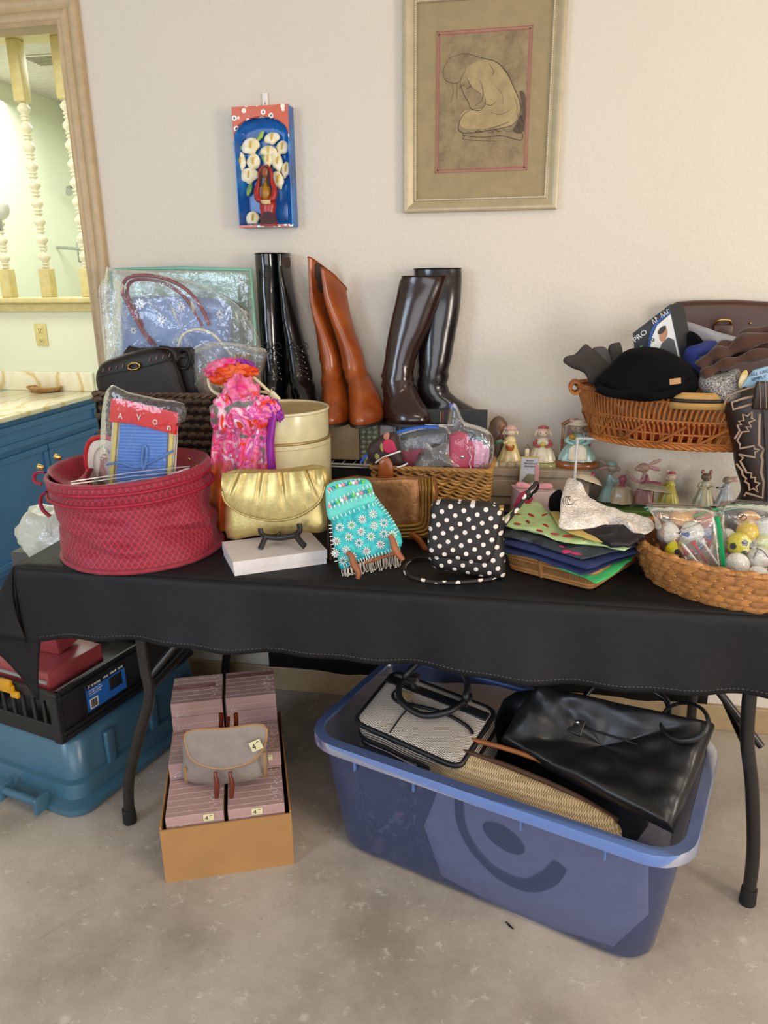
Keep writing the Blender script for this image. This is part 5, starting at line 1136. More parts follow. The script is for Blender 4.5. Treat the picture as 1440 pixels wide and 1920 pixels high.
for k in range(34):
    f_ = k/33; px = 641+f_*108; py0 = 1066-f_*42+4*math.sin(f_*7); a_ = BQ(px, py0); b_ = P(px+2, 1078-f_*22+R.uniform(-3, 3), z=TT+.004); b_.z = TT+.003
    q = [a_, a_.lerp(b_, .5)+V((R.uniform(-.002, .002), -.002, -.003)), b_, b_+V((R.uniform(-.004, .004), -.010, 0))]; G().tube(smooth(q, 3, False), .0013, 5).out('fringe_cord', m_frg, tp)
m_ow = mat('orange_brown_wood', '9a5a30', .45, bump=(50, .4, .001), var=(30, .3))
t = thing('plate_easel', 'small carved wooden easel holding the turquoise beaded purse', 'easel', P(672, 1078, z=TT))
for pts, tw in (([(657, 1033), (664, 1040), (668, 1052), (673, 1062), (678, 1072), (676, 1082)], 1), ([(734, 1002), (740, 1010), (743, 1022), (748, 1033), (757, 1044), (760, 1048)], 1)):
    q = smooth([BQ(a_, b_, .03) for a_, b_ in pts], 4, False); n_ = len(q); q = [V((p.x, p.y, max(p.z, TT+.006))) for p in q]
    G().tube(q, [.005+.0035*math.sin(PI*(i/(n_-1))) for i in range(n_)], 8).out('foot', m_ow, t)
G().tube([P(668, 1060, y=-.70), P(745, 1035, y=-.68)], .005, 8).out('crossbar', m_ow, t)
# ---- polka dot bag
def dots(name, bgc, fg, n_, r_=.2, rot=.55, kind='Object'):
    n = NT(name); vec = n.co(kind, (n_, n_, n_), (0, rot, 0)); sp = n.n('SeparateXYZ', {0: vec})
    fx = n.m_('SUBTRACT', n.m_('FRACT', sp.outputs[0]), .5); fz = n.m_('SUBTRACT', n.m_('FRACT', sp.outputs[2]), .5)
    d = n.m_('SQRT', n.m_('ADD', n.m_('MULTIPLY', fx, fx), n.m_('MULTIPLY', fz, fz))); n.set(n.b.inputs['Base Color'], n.mix(n.m_('LESS_THAN', d, r_), lin(bgc), lin(fg))); n.b.inputs['Roughness'].default_value = .6; n.bump(n.noise(n.co(), 500, 2), .2, .0006); return n.m
m_pk2 = dots('black_white_dots', '1c1715', 'ddd4cd', 46, .235)
pd = thing('polka_dot_bag', 'small black bag with white polka dots and long strap lying on the table', 'bag', P(875, 1080, z=TT)); kp = .12
def DQ(px, py, d=0): return lean(-.665, TT, kp, px, py)+V((0, -d, 0))
G().pillow([DQ(*q) for q in ((812, 940), (880, 938), (940, 948), (944, 1000), (948, 1070), (940, 1083), (900, 1080), (850, 1070), (810, 1060), (808, 1000))], V((0, -1, kp)), .055, p=7, sm=3, rings=10).out('body', m_pk2, pd)
G().pillow([DQ(*q, .022) for q in ((821, 936), (880, 938), (938, 946), (934, 1000), (922, 1045), (900, 1049), (850, 1041), (808, 1035), (805, 1000), (810, 960))], V((0, -1, kp)), .026, p=8, sm=3, rings=9).out('flap', m_pk2, pd)
G().box(DQ(940, 950, .01), (.012, .03, .008), bev=.002).out('flap_snap', m_gold, pd)
sp_ = [P(*q, z=TT+.005) for q in ((812, 1048), (785, 1046), (764, 1055), (758, 1067), (768, 1080), (800, 1089), (840, 1092), (880, 1090), (915, 1086), (935, 1080))]
m_pd3 = dots('black_white_strap_dots', '1c1715', 'ddd4cd', 46, .26, .3)
G().tube(smooth(sp_, 5, False), .0042, 8, flat=.7).out('strap', m_pk2, pd)
G().tube(smooth([DQ(944, 985, .0), P(958, 968, y=-.60), P(978, 942, y=-.56), P(1004, 906, y=-.52), P(1008, 915, y=-.5), P(990, 935, y=-.47)], 5, False), .0052, 8, flat=.6).out('strap', m_pd3, pd)
# ================================================================ BACK ROW
m_tp = mat('taupe_plastic_step', '9d8b75', .45); m_wire = mat('white_coated_wire', 'd8d5d0', .3)
zr = P(1000, 880, y=-.17).z
t = thing('display_step', 'taupe plastic display step under the three standing rabbit figurines', 'step', (.02, -.09, TT))
x0, x1 = P(905, 900, y=-.17).x, P(1106, 900, y=-.17).x; cx_ = (x0+x1)/2
G().box((cx_, -.09, (TT+zr)/2), (x1-x0, .15, zr-TT), bev=.003).out('step_body', m_tp, t, smooth=False)
G().box((cx_, -.168, zr-.012), (x1-x0+.004, .010, .022), bev=.003).out('top_lip', m_tp, t, smooth=False); G().box((cx_, -.169, TT+.028), (x1-x0+.004, .010, .010), bev=.003).out('lower_ridge', m_tp, t, smooth=False)
for x_ in (x0+.095,): G().box((x_, -.1685, (TT+zr)/2+.008), (.15, .006, .05), bev=.003).out('front_recess', m_tp, t, smooth=False)
# wire shelf carrying the boxes and boots
zw = P(640, 863, y=-.17).z; wx0, wx1 = -.785, -.085
t = thing('wire_shelf', 'white coated wire shelf with dark liner under the boots and boxes', 'shelf', ((wx0+wx1)/2, -.11, TT))
G().box(((wx0+wx1)/2, -.11, zw-.012), (wx1-wx0-.01, .155, .003)).box(((wx0+wx1)/2, -.192, zw-.035), (wx1-wx0-.01, .002, .05)).out('dark_liner', mat('dark_shelf_liner', '26262a', .7), t, smooth=False)
for k in range(22): x_ = wx0+(wx1-wx0)*k/21; G().tube([(x_, -.2, zw-.005), (x_, -.025, zw-.005)], .0018, 6).out('cross_wire', m_wire, t)
for y_, z_ in ((-.2, zw-.004), (-.025, zw-.004), (-.2, zw-.012)): G().tube([(wx0, y_, z_), (wx1, y_, z_)], .003, 8).out('edge_wire', m_wire, t)
for x_ in (wx0, wx1):
    for y_ in (-.2, -.025): G().tube([(x_, y_, zw-.004), (x_, y_, TT)], .003, 8).out('leg', m_wire, t)
ZS = zw+.001
def stand_box(nm, lab, pxl, pxr, pyt, y, d, m, cat='box', z0=None, bev=.002):
    a, b = P(pxl, pyt, y=y), P(pxr, pyt, y=y); z0 = ZS if z0 is None else z0; zt_ = (a.z+b.z)/2
    t = thing(nm, lab, cat, ((a.x+b.x)/2, y+d/2, z0)); G().box(((a.x+b.x)/2, y+d/2, (z0+zt_)/2), (b.x-a.x, d, zt_-z0), bev=bev).out('body', m, t, smooth=False); return t, zt_, a.x, b.x
def ribmat(name, a, b, n_):
    n = NT(name); sp = n.n('SeparateXYZ', {0: n.co()}); f = n.m_('FRACT', n.m_('MULTIPLY', sp.outputs[0], n_)); s_ = n.m_('LESS_THAN', f, .3); n.set(n.b.inputs['Base Color'], n.mix(s_, lin(a), lin(b))); n.b.inputs['Roughness'].default_value = .7; n.bump(n.m_('MULTIPLY', s_, -1), .5, .001); return n.m
t, zB, xa, xb = stand_box('ribbed_box', 'tall beige ribbed box standing under the tan boots', 486, 672, 786, -.165, .13, ribmat('beige_ribbed_cloth', 'b39c79', '937d5d', 190))
t, zV, xa, xb = stand_box('pebble_vase', 'grey-green block of rounded glass pebbles beside the beige ribbed box', 674, 709, 787, -.16, .11, mat('grout_grey', '70725f', .6), 'vase')
g = G()
for i_ in range(3):
    for j_ in range(8):
        if True: g.ell((xa+.009+i_*.0175+(j_ % 2)*.002, -.161, ZS+.008+j_*(zV-ZS)/8), (.0088, .005, .0085), nu=10, nv=6)
g.out('glass_pebbles', mat('pebble_glass', '8d937c', .12, coat=.5), t, kind='stuff', label='rounded translucent pebbles')
t, zW, xa, xb = stand_box('white_box', 'plain white box under the dark riding boots', 712, 900, 800, -.135, .11, m_wcard)
m_bb = mat('black_gift_carton', '1f1d1e', .5)
t, _, xa, xb = stand_box('black_carton', 'flat black carton with thin red line, the rear one behind the plastic bags', 740, 914, 768, -.165, .018, m_bb)
for px_, m_ in ((826, m_gold), (831, mat('red_line_print', 'a02020', .5))): p = P(px_, 772, y=-.1655); G().box((p.x, -.1655, (p.z+P(px_, 800, y=-.165).z)/2), (.0015, .0008, .045)).out('line_print', m_, t, smooth=False)
t, _, xa, xb = stand_box('black_carton', 'flat black carton with white border print, the front one behind the plastic bags', 738, 850, 795, -.190, .018, m_bb)
zt_ = P(790, 795, y=-.19).z
G().box(((xa+xb)/2, -.1905, zt_-.001), (xb-xa, .001, .002)).out('white_edge', m_whp, t, smooth=False)
for (o_, w_) in ((.004, .006), (.018, .2)): G().tube([V((xa+o_, -.191, zt_-.05)), V((xa+o_, -.191, zt_-.012)), V((xa+o_+.004, -.191, zt_-.008)), V((xa+o_+w_*.4+.004, -.191, zt_-.008))], .0007, 5).out('border_line', m_whp, t)

# ---- tall boots
def boot(name, lab, rows, m, sole, base, n=28, lace=None):
    """rows: px, py, half width px, centre y, half depth, skew x, dip z"""
    t = thing(name, lab, 'boot', base, group=None); rings = []
    for r_ in rows:
        px, py, hw, yc, dp = r_[:5]; sk, dz_ = (list(r_[5:])+[0, 0])[:2]; c = P(px, py, y=yc); w = hw/645; rg = []
        for k in range(n):
            a = 2*PI*k/n; ca, sa = math.cos(a), math.sin(a); tw = 1 if dp < .09 else (1-.22*max(0, -sa)**3-.25*max(0, sa)**2)
            x_ = w*ca*tw; y_ = dp*sa; rg.append(V((c.x+x_+sk*y_, c.y+y_, c.z-dz_*y_)))
        rings.append(rg)
    # resample smoothly
    R2 = []
    for k in range(n): pass
    cols = [smooth([rg[k] for rg in rings], 4, False) for k in range(n)]
    R2 = [[cols[k][i] for k in range(n)] for i in range(len(cols[0]))]
    zA = min(q.z for q in R2[0])+.12
    def wr(p): return p+V((1, -.3, 0))*(.0030*noise.noise(V((p.x*22, p.y*22, p.z*14)))+.0030*math.exp(-((p.z-zA)/.045)**2)*math.sin(p.z*150+8*noise.noise(p*16)))
    R2 = [[wr(p) for p in rg] for rg in R2]
    G().loft(R2[::-1] if False else R2, cap=False).out('boot_upper', m, t)
    top = R2[-1]; low = R2[-6]; G().loft([top, [p.lerp(sum(top, V())/n, .08).lerp(q, .15) for p, q in zip(top, low)], [q.lerp(sum(low, V())/n, .10) for q in low]], cap=True).out('lining', mat('boot_lining', '3a2a22', .8) if 'boot_lining' not in bpy.data.materials else bpy.data.materials['boot_lining'], t)
    G().tube(top, .0022, 6, closed=True).out('top_binding', m, t)
    r0 = R2[0]; ce = sum(r0, V())/n
    G().loft([[ce+(p-ce)*.98+V((0, 0, -.009)) for p in r0], [ce+(p-ce)*1.035+V((0, 0, -.008)) for p in r0], [ce+(p-ce)*1.035 for p in r0], [ce+(p-ce)*.99+V((0, 0, .002)) for p in r0]]).out('sole', sole, t)
    return t, R2
m_tanb = mat('cognac_leather', '9c4e1c', .3, col2='7c3610', var=(9, .2), bump=(60, .08, .001), coat=.15); m_sole = mat('dark_sole', '241a14', .5)
m_pat = mat('black_patent_leather', '101012', .12, bump=(14, .25, .006), coat=.3); m_rid = mat('dark_brown_boot_leather', '2b1815', .2, bump=(16, .22, .005), coat=.2); m_rid2 = mat('near_black_boot_leather', '161214', .2, bump=(16, .2, .005), coat=.2)
boot('tall_boot', 'tan leather tall boot, the left one of the tan pair', [(636, 783, 30, -.14, .12), (636, 772, 31, -.14, .12), (635, 758, 29, -.13, .11), (632, 742, 26, -.11, .09), (628, 722, 23, -.085, .07), (624, 698, 21, -.065, .054), (619, 665, 21, -.058, .052), (613, 625, 17, -.056, .052, .1), (606, 585, 12, -.055, .05, .3), (602, 545, 8, -.055, .046, .5), (608, 505, 6, -.055, .045, .75, .75)], m_tanb, m_sole, P(636, 786, y=-.14))
boot('tall_boot', 'tan leather tall boot with folded top, the right one of the tan pair', [(689, 784, 30, -.15, .12), (689, 772, 31, -.15, .12), (687, 756, 29, -.14, .11), (683, 738, 27, -.12, .09), (676, 718, 24, -.095, .07), (667, 695, 22, -.075, .054), (659, 662, 21, -.07, .05), (648, 625, 17, -.07, .05, .1), (636, 585, 14, -.075, .05, .25), (628, 550, 11, -.08, .05, .35), (626, 524, 8, -.08, .05, .45, .6)], m_tanb, m_sole, P(689, 787, y=-.15))
bl1, r1 = boot('laced_boot', 'black patent laced tall boot, the left one beside the clear bags', [(512, 790, 28, -.095, .085), (512, 778, 29, -.095, .085), (512, 760, 27, -.095, .08), (513, 742, 25, -.09, .072), (515, 722, 24, -.08, .064), (517, 700, 23, -.07, .056), (514, 660, 23, -.06, .054), (509, 600, 23, -.055, .05), (505, 540, 23, -.05, .045), (503, 500, 23, -.045, .042), (502, 476, 23, -.045, .042)], m_pat, m_sole, P(512, 790, y=-.14))
bl2, r2 = boot('laced_boot', 'black patent laced tall boot, the right one next to the tan boots', [(578, 790, 26, -.10, .085, -.2), (577, 778, 27, -.10, .085, -.2), (575, 760, 26, -.10, .08, -.2), (571, 742, 25, -.095, .075, -.2), (567, 722, 23, -.09, .066, -.1), (563, 700, 21, -.08, .056), (556, 655, 19, -.07, .052), (546, 600, 15, -.06, .05), (538, 545, 12, -.055, .046), (533, 500, 9, -.05, .042), (532, 476, 9, -.05, .042)], m_pat, m_sole, P(578, 790, y=-.15))
for t_, cx0, cx1, y_ in ((bl1, 509, 521, -.152), (bl2, 560, 572, -.16)):
    for k in range(6):
        f_ = k/5; pa_ = 652+f_*52; xx = cx0+(cx1-cx0)*f_; yy = -.117-.012*f_-.030*f_*f_ if t_ is bl1 else -.125-.014*f_-.030*f_*f_
        tubepx('lace', [(xx-6, pa_, yy+.004), (xx, pa_+2, yy-.004), (xx+6, pa_+7, yy+.004)], 0, .0014, m_blk, t_, k=3, n=6)
        for s_ in (-7, 7): c = P(xx+s_, pa_+(0 if s_ < 0 else 7), y=yy+.003); G().ell(c, .0022, nu=8, nv=6).out('eyelet', m_silver, t_)
    for s_ in (-1, 1): tubepx('lace_bow', [(cx0, 652, -.12), (cx0+s_*12, 642, -.125), (cx0+s_*18, 652, -.12), (cx0+s_*6, 656, -.122), (cx0+s_*20, 668, -.12)], 0, .0013, m_blk, t_, k=4, n=6)
boot('riding_boot', 'dark brown-black riding boot at the back, toe pointing right', [(838, 783, 60, -.075, .036), (840, 776, 62, -.075, .038), (838, 768, 60, -.075, .038), (828, 757, 48, -.07, .040), (816, 742, 36, -.07, .042), (810, 725, 30, -.07, .042), (812, 695, 30, -.07, .042), (816, 650, 34, -.065, .042), (820, 600, 39, -.06, .042), (822, 550, 42, -.055, .040), (821, 515, 43, -.05, .036), (820, 504, 43, -.05, .034)], m_rid2, m_sole, P(838, 785, y=-.075))
boot('riding_boot', 'dark brown riding boot in front, shaft tilted to the left', [(762, 790, 44, -.15, .055, -.3), (762, 782, 45, -.15, .058, -.3), (760, 768, 43, -.145, .056, -.3), (755, 750, 36, -.13, .05, -.2), (749, 730, 32, -.12, .044), (746, 705, 30, -.115, .04), (752, 670, 30, -.11, .04), (766, 620, 36, -.11, .036), (781, 570, 40, -.108, .032), (792, 530, 42, -.105, .028), (797, 518, 42, -.105, .028)], m_rid, m_sole, P(762, 793, y=-.15))

# ---- small willow basket with zip bags
m_wil = wovenmat('honey_willow', '8a5d2c', 'c9974e', 'e8c27e', 8)
yF = -.375; q0, q1 = P(698, 878, y=yF), P(918, 884, y=yF); sx0, sx1, st = q0.x, q1.x, (q0.z+q1.z)/2; yR = -.23
t = thing('willow_basket', 'small rectangular honey willow basket filled with zip bags of handkerchiefs', 'basket', ((sx0+sx1)/2, (yF+yR)/2, TT))
def rectpath(z, ins=0, n=80, ph=0, amp=.0035, waves=46):
    w_, d_ = sx1-sx0-2*ins, yR-yF-2*ins; per = 2*(w_+d_); o = []
    for k in range(n):
        s_ = per*k/n; off = amp*math.sin(2*PI*waves*k/n+ph)
        if s_ < w_: p, nn_ = V((sx0+ins+s_, yF+ins, z)), V((0, -1, 0))
        elif s_ < w_+d_: p, nn_ = V((sx1-ins, yF+ins+s_-w_, z)), V((1, 0, 0))
        elif s_ < 2*w_+d_: p, nn_ = V((sx1-ins-(s_-w_-d_), yR-ins, z)), V((0, 1, 0))
        else: p, nn_ = V((sx0+ins, yR-ins-(s_-2*w_-d_), z)), V((-1, 0, 0))
        o.append(p+nn_*off+V((0, 0, .003*math.cos(2*PI*waves*k/n+ph))))
    return o
g = G(); nrow = int((st-TT)/.0078)
for k in range(nrow): g.tube(rectpath(TT+.006+k*.0078, .006*(1-k/nrow), 230, (k % 2)*PI, .0042, 22+(k % 3)), .0036, 6, closed=True)
g.out('willow_weave', m_wil, t, kind='stuff'); g = G()
for ph in (0, 2.1, 4.2): g.tube(rectpath(st+.002, -.003, 260, ph, .0045, 18), .0042, 6, closed=True)
g.out('braided_rim', m_wil, t, kind='stuff'); G().box(((sx0+sx1)/2, (yF+yR)/2, TT+.004), (sx1-sx0-.01, yR-yF-.01, .006)).out('bottom', m_wil, t)
g = G()
for s_ in (yF+.008, yR-.008): g.box(((sx0+sx1)/2, s_, (TT+st)/2), (sx1-sx0-.02, .003, st-TT-.01))
g.out('inner_shell', mat('willow_core', '6a4a2a', .9), t, smooth=False)
m_bzip = mat('blue_zip_plastic', '1e5fc2', .3); m_rose = mat('raspberry_fabric', 'b01a48', .6, var=(20, .2)); m_pinkf = mat('pale_pink_fabric', 'dba6c6', .7, var=(20, .12)); m_gyf = mat('grey_print_fabric', '7d8088', .7, var=(30, .35)); m_lil = mat('lilac_fabric', 'a9a0c8', .7)
def cloth(nm, lab, cat, pts, y, th, m, wr=.004, **k):
    t = thing(nm, lab, cat, P(sum(p[0] for p in pts)/len(pts), max(p[1] for p in pts), y=y)); shape('fabric', pts, y, th, m, t, wr=wr, **{**dict(p=9, sm=1, rings=9), **k}); return t
cloth('handkerchief', 'grey and lilac folded handkerchief in the blue zipped bag', 'handkerchief', [(745, 828), (800, 815), (838, 812), (838, 862), (752, 868)], -.285, .03, m_gyf)
cloth('handkerchief', 'dusty rose folded handkerchief at the middle of the willow basket', 'handkerchief', [(750, 845), (800, 840), (838, 838), (842, 880), (760, 880)], -.305, .03, mat('dusty_rose_fabric', '9a4a5c', .7, var=(24, .2)))
cloth('handkerchief', 'dark grey folded lace handkerchief in clear wrap', 'handkerchief', [(785, 850), (815, 832), (850, 838), (870, 880), (780, 884)], -.335, .025, mat('charcoal_lace', '4d4846', .8, var=(40, .4)), wr=.01)
th1 = cloth('handkerchief', 'raspberry red folded handkerchief with pearl snap at the right of the basket', 'handkerchief', [(843, 815), (858, 808), (875, 812), (890, 840), (888, 885), (850, 885), (842, 850)], -.345, .03, m_rose, wr=.003)
G().ell(P(867, 857, y=-.364), (.005, .002, .005)).out('pearl_snap', m_silver, th1)
g = tubepx('scalloped_edge', [(883, 838), (880, 848), (884, 858), (880, 868), (884, 880)], -.362, .0014, m_pinkf, th1)
for k, (a_, b_) in enumerate(((893, 823), (903, 826), (912, 832))):
    cloth('handkerchief', 'pale pink folded handkerchief at the right end, layer %s from the red one' % ('nearest', 'second', 'farthest')[k], 'handkerchief', [(a_-9, b_+2), (a_+1, b_), (a_+6, b_+12), (a_+3, 884), (a_-9, 885)], -.33+.014*k, .014, m_pinkf, wr=.003)
cloth('handkerchief', 'teal folded handkerchief peeking out behind the pink ones', 'handkerchief', [(890, 818), (905, 820), (917, 832), (916, 850), (895, 850)], -.27, .012, mat('teal_fabric', '6fa6ad', .7), wr=.003)
t = thing('zip_bag', 'clear zip bag with arched blue zip at the left of the willow basket', 'plastic bag', P(780, 880, y=-.29))
shape('film', [(680, 872), (692, 848), (725, 822), (770, 805), (838, 800), (845, 870), (700, 878)], -.29, .05, m_film, t, wr=.008)
tubepx('zip', [(676, 868), (690, 850), (720, 825), (750, 809), (790, 801), (822, 801)], -.315, .0052, m_bzip, t, flat=.5)
t = thing('zip_bag', 'clear zip bag standing up with a blue slider at its peak', 'plastic bag', P(880, 880, y=-.33))
shape('film', [(838, 790), (843, 762), (854, 758), (870, 790), (900, 800), (922, 815), (926, 850), (910, 880), (845, 882), (836, 830)], -.335, .06, m_film, t, wr=.01, rings=10)
G().box(P(849, 762, y=-.335), (.020, .012, .010), ry(.4), bev=.003).out('blue_slider', m_bzip, t)
t = thing('clear_wrap', 'crumpled clear cellophane with a gold sticker in the basket middle', 'wrap', P(810, 884, y=-.35))
shape('film', [(775, 872), (790, 850), (800, 828), (812, 840), (838, 830), (845, 856), (868, 878), (840, 886), (785, 885)], -.352, .03, m_film2, t, wr=.016, rings=9)
scribble('gold_print', P(836, 852, y=-.37), V((.35, 0, -.95)), V((.95, 0, .35)), .032, .010, m_gold, t, 5)
# folded brown and pink scarf in a wrapper at the left
m_bsc = mat('chocolate_fabric', '33221e', .6); 
t = thing('folded_scarf', 'folded chocolate scarf with pink and olive flower in a white edged wrapper', 'scarf', P(730, 875, y=-.37))
shape('body', [(690, 855), (692, 835), (712, 818), (735, 810), (745, 815), (752, 845), (758, 868), (735, 876), (705, 874)], -.35, .05, m_bsc, t, wr=.006)
shape('flower_print', [(716, 838), (722, 824), (736, 826), (744, 845), (732, 850), (722, 848)], -.376, .006, m_rose, t, wr=.002); shape('leaf_print', [(702, 856), (706, 850), (712, 856), (708, 863)], -.377, .004, mat('olive_print', '8d8a4c', .6), t)
shape('leaf_print', [(712, 838), (716, 830), (719, 842), (717, 848)], -.377, .004, bpy.data.materials['olive_print'], t); shape('leaf_print', [(719, 822), (721, 813), (730, 812), (728, 824)], -.377, .004, mat('salmon_print', 'b0755a', .6), t)
for k, pts in enumerate(([(704, 868), (720, 857), (751, 846)], [(744, 876), (754, 874), (764, 869)])): tubepx('white_edge', pts, -.385, .0024, m_whp, t, k=2)

# ================================================================ FIGURINES
def C_(name, col, r_=.28): return bpy.data.materials.get(name) or mat(name, col, r_, coat=.2, var=(60, .2))
def fig(nm, lab, px, py, hpx, y, dress, fur, kind='front', face=1, wd=1.15, bow=None, base=None, apron=None, hat=None, ears='floppy', cat='figurine', arms=None):
    """small glazed animal in a dress; local unit = total height"""
    b = P(px, py, y=y); top = P(px, py-hpx, y=y); H = (top-b).length; t = thing(nm, lab, cat, b)
    def L(x_, y_, z_): return b+V((x_*face, y_, z_))*H
    z0 = 0
    if base: z0 = .13; G().lathe([(0, 0), (.28*H, 0), (.30*H, .03*H), (.29*H, .10*H), (.26*H, .13*H), (0, .13*H)], b, 28, sx=1.0, sy=.7).out('base', base, t)
    def sk_(a, z): return 1+.06*math.cos(10*a)*(1 if z < .38*H else .3)
    G().lathe([(0, z0*H), (.235*H, (z0+.01)*H), (.225*H, (z0+.10)*H), (.18*H, (z0+.22)*H), (.12*H, .46*H), (.085*H, .50*H)], b, 40, sx=1, sy=.75, wob=sk_).out('skirt', dress, t)
    bod = G(); bod.loft([ringz(L(0, 0, .46), .10*H, .075*H), ringz(L(0, 0, .54), .115*H, .085*H), ringz(L(0, 0, .60), .09*H, .07*H), ringz(L(.0, 0, .645), .045*H, .04*H)])
    bod.out('bodice', dress, t)
    hd = L(.0, -.01, .74); g = G().ell(hd, (.115*H, .105*H, .105*H), nu=20, nv=14)
    mz = hd+V((.075*face if kind == 'side' else .012*face, -.02 if kind == 'side' else -.085, -.025))*H; g.ell(mz, (.055*H, .05*H, .042*H)); g.tube([L(0, 0, .62), hd], .05*H, 8)
    for s_ in (-1, 1):
        h_ = hd+V((s_*.075, .01, .07))*H
        if ears == 'floppy': g.ell(h_+V((s_*.05, 0, -.08))*H, (.028*H, .02*H, .075*H), rot=ry(-s_*.35))
        elif ears == 'up': g.ell(h_+V((s_*.01, 0, .06))*H, (.045*H, .02*H, .055*H))
        elif ears == 'back': g.ell(hd+V((-.13*face, s_*.03, .06 if s_ > 0 else -.0))*H, (.12*H, .022*H, .038*H), rot=ry(face*(.25 if s_ > 0 else -.05)))
    hb_ = g.out('head', fur, t)
    for s_ in ((-1, 1) if kind == 'front' else (-1,)):
        e = hd+(V((s_*.045, -.092, .015)) if kind == 'front' else V((.055*face, -.085, .02)))*H; G().ell(e, (.012*H, .006*H, .015*H), nu=10, nv=6).out('eye', m_dk, hb_)
    G().ell(mz+V((.03*face if kind == 'side' else 0, -.045 if kind == 'front' else -.02, .012))*H, (.014*H, .01*H, .01*H), nu=8, nv=6).out('nose', C_('rose_nose_glaze', 'b0606a'), hb_)
    if ears == 'up' or ears == 'back':
        g = G()
        if ears == 'up':
            for s_ in (-1, 1): g.ell(hd+V((s_*.085, -.018, .13))*H, (.028*H, .008*H, .036*H))
        else: g.ell(hd+V((-.13*face, -.05, -.0))*H, (.09*H, .008*H, .024*H), rot=ry(-face*.05))
        g.out('inner_ear', C_('pink_ear_glaze', 'cf8f90'), hb_)
    ar = G()
    for s_ in (-1, 1):
        q = [L(s_*.10, -.0, .57), L(s_*.15, -.06, .50), L(s_*.05, -.12, .46)] if kind == 'front' else [L(.03, s_*.07, .57), L(.10, s_*.07-.02, .49), L(.20, s_*.03-.03, .52)]
        ar.tube(smooth(q, 4, False), [.035*H]*4+[.03*H]*4+[.022*H], 8)
    ar.out('sleeves', arms or dress, t)
    if apron: 
        G().pillow([L(a_, -.165+.13*(c_-.2), c_) for a_, c_ in ((-.13, .20), (-.06, .16), (.06, .16), (.13, .20), (.11, .40), (.05, .46), (-.05, .46), (-.11, .40))], F, .02*H, p=4).out('apron', apron, t)
    if bow: G().ell(hd+V((0, -.02, .115))*H, (.06*H, .035*H, .045*H)).ell(hd+V((.06, -.01, .11))*H, (.035*H, .02*H, .03*H)).ell(hd+V((-.06, -.01, .11))*H, (.035*H, .02*H, .03*H)).out('bow', bow, t)
    if hat: G().lathe([(0, .10*H), (.07*H, .095*H), (.10*H, .05*H), (.13*H, .03*H), (.145*H, .02*H), (.13*H, .01*H)], hd+V((0, 0, .05*H)), 24, wob=lambda a, z: 1+.06*math.cos(9*a)).out('bonnet', hat, t)
    for ch in t.children:
        for o in [ch]+list(ch.children):
            for v in o.data.vertices: v.co.x *= wd; v.co.y *= 1+(wd-1)*.5
    return t, (lambda x_, y_, z_: b+V((x_*face*wd, y_*(1+(wd-1)*.5), z_))*H), H
fur = C_('cream_fur_glaze', 'dcc8ac'); furg = C_('grey_brown_fur_glaze', 'a8967f'); pinkfur = C_('pinkish_fur_glaze', 'cba490'); yel = C_('straw_dress_glaze', 'dfca8c'); cream = C_('cream_dress_glaze', 'e8dabc'); redg = C_('dull_red_glaze', 'a64648'); gre = C_('grass_green_glaze', '5f8a3a'); blu = C_('pale_teal_glaze', 'a3c8c0'); stone = C_('stone_base_glaze', 'c2b292', .5); lime = C_('olive_lime_glaze', 'c9bc4a'); wood = C_('brown_wood_glaze', '8a4f22')
yf = -.12
tt, L, H = fig('rabbit_figurine', 'straw yellow rabbit figurine in cap reading a green book, at the left on the step', 955, 868, 80, yf, yel, fur, 'side', -1, hat=C_('pink_cap_glaze', 'dea8a0'), ears='floppy')
for k in range(4): G().box(P(928+k*15, 870, y=yf)+V((0, 0, .004)), (.024, .07, .018), bev=.006).out('base_stone', stone, tt)
G().pillow([L(.12, -.10, .48), L(.30, -.12, .44), L(.28, -.12, .56), L(.16, -.10, .60)], F, .012*1, p=5).out('book', C_('dark_green_glaze', '3f5a3a'), tt)
G().lathe([(0, 0), (.02*.5, .0), (.013, .008), (.012, .014)], L(.0, -.16, .34), 14).out('orange_basket', C_('orange_glaze', 'b0582a'), tt)
# long-haired praying figure behind
b = P(932, 868, y=-.07); t = thing('angel_figurine', 'brown long haired figurine under an arched hood behind the reading rabbit', 'figurine', b)
ang_ = C_('brown_robe_glaze', '6f5844', .4); H = (P(932, 780, y=-.07)-b).length
G().loft([ringz(b, .25*H, .16*H), ringz(b+V((0, 0, .3*H)), .24*H, .15*H), ringz(b+V((0, 0, .65*H)), .22*H, .13*H), ringz(b+V((.0, 0, .88*H)), .17*H, .12*H), ringz(b+V((.0, 0, .97*H)), .09*H, .08*H), ringz(b+V((.0, 0, 1.0*H)), .02*H, .02*H)]).out('hooded_robe', ang_, t)
G().ell(b+V((.07*H, -.10*H, .78*H)), (.09*H, .06*H, .11*H)).out('face', C_('doll_face_glaze', 'b07c5e'), t); G().tube([b+V((.02*H, -.14*H, .45*H)), b+V((.06*H, -.17*H, .56*H)), b+V((.08*H, -.15*H, .66*H))], .03*H, 8).out('arms', redg, t)
for s_ in (-1, 1): G().ell(b+V((.07*H+s_*.03*H, -.158*H, .80*H)), (.01*H, .006*H, .012*H), nu=8, nv=5).out('eye', m_dk, t)
tt, L, H = fig('rabbit_figurine', 'rabbit figurine with red jacket and yellow flower on the middle of the step', 1015, 876, 88, yf, cream, C_('pale_rabbit_glaze', 'dcc2aa'), 'front', 1, bow=redg, base=C_('green_base_glaze', '9a9a5e'), arms=redg)
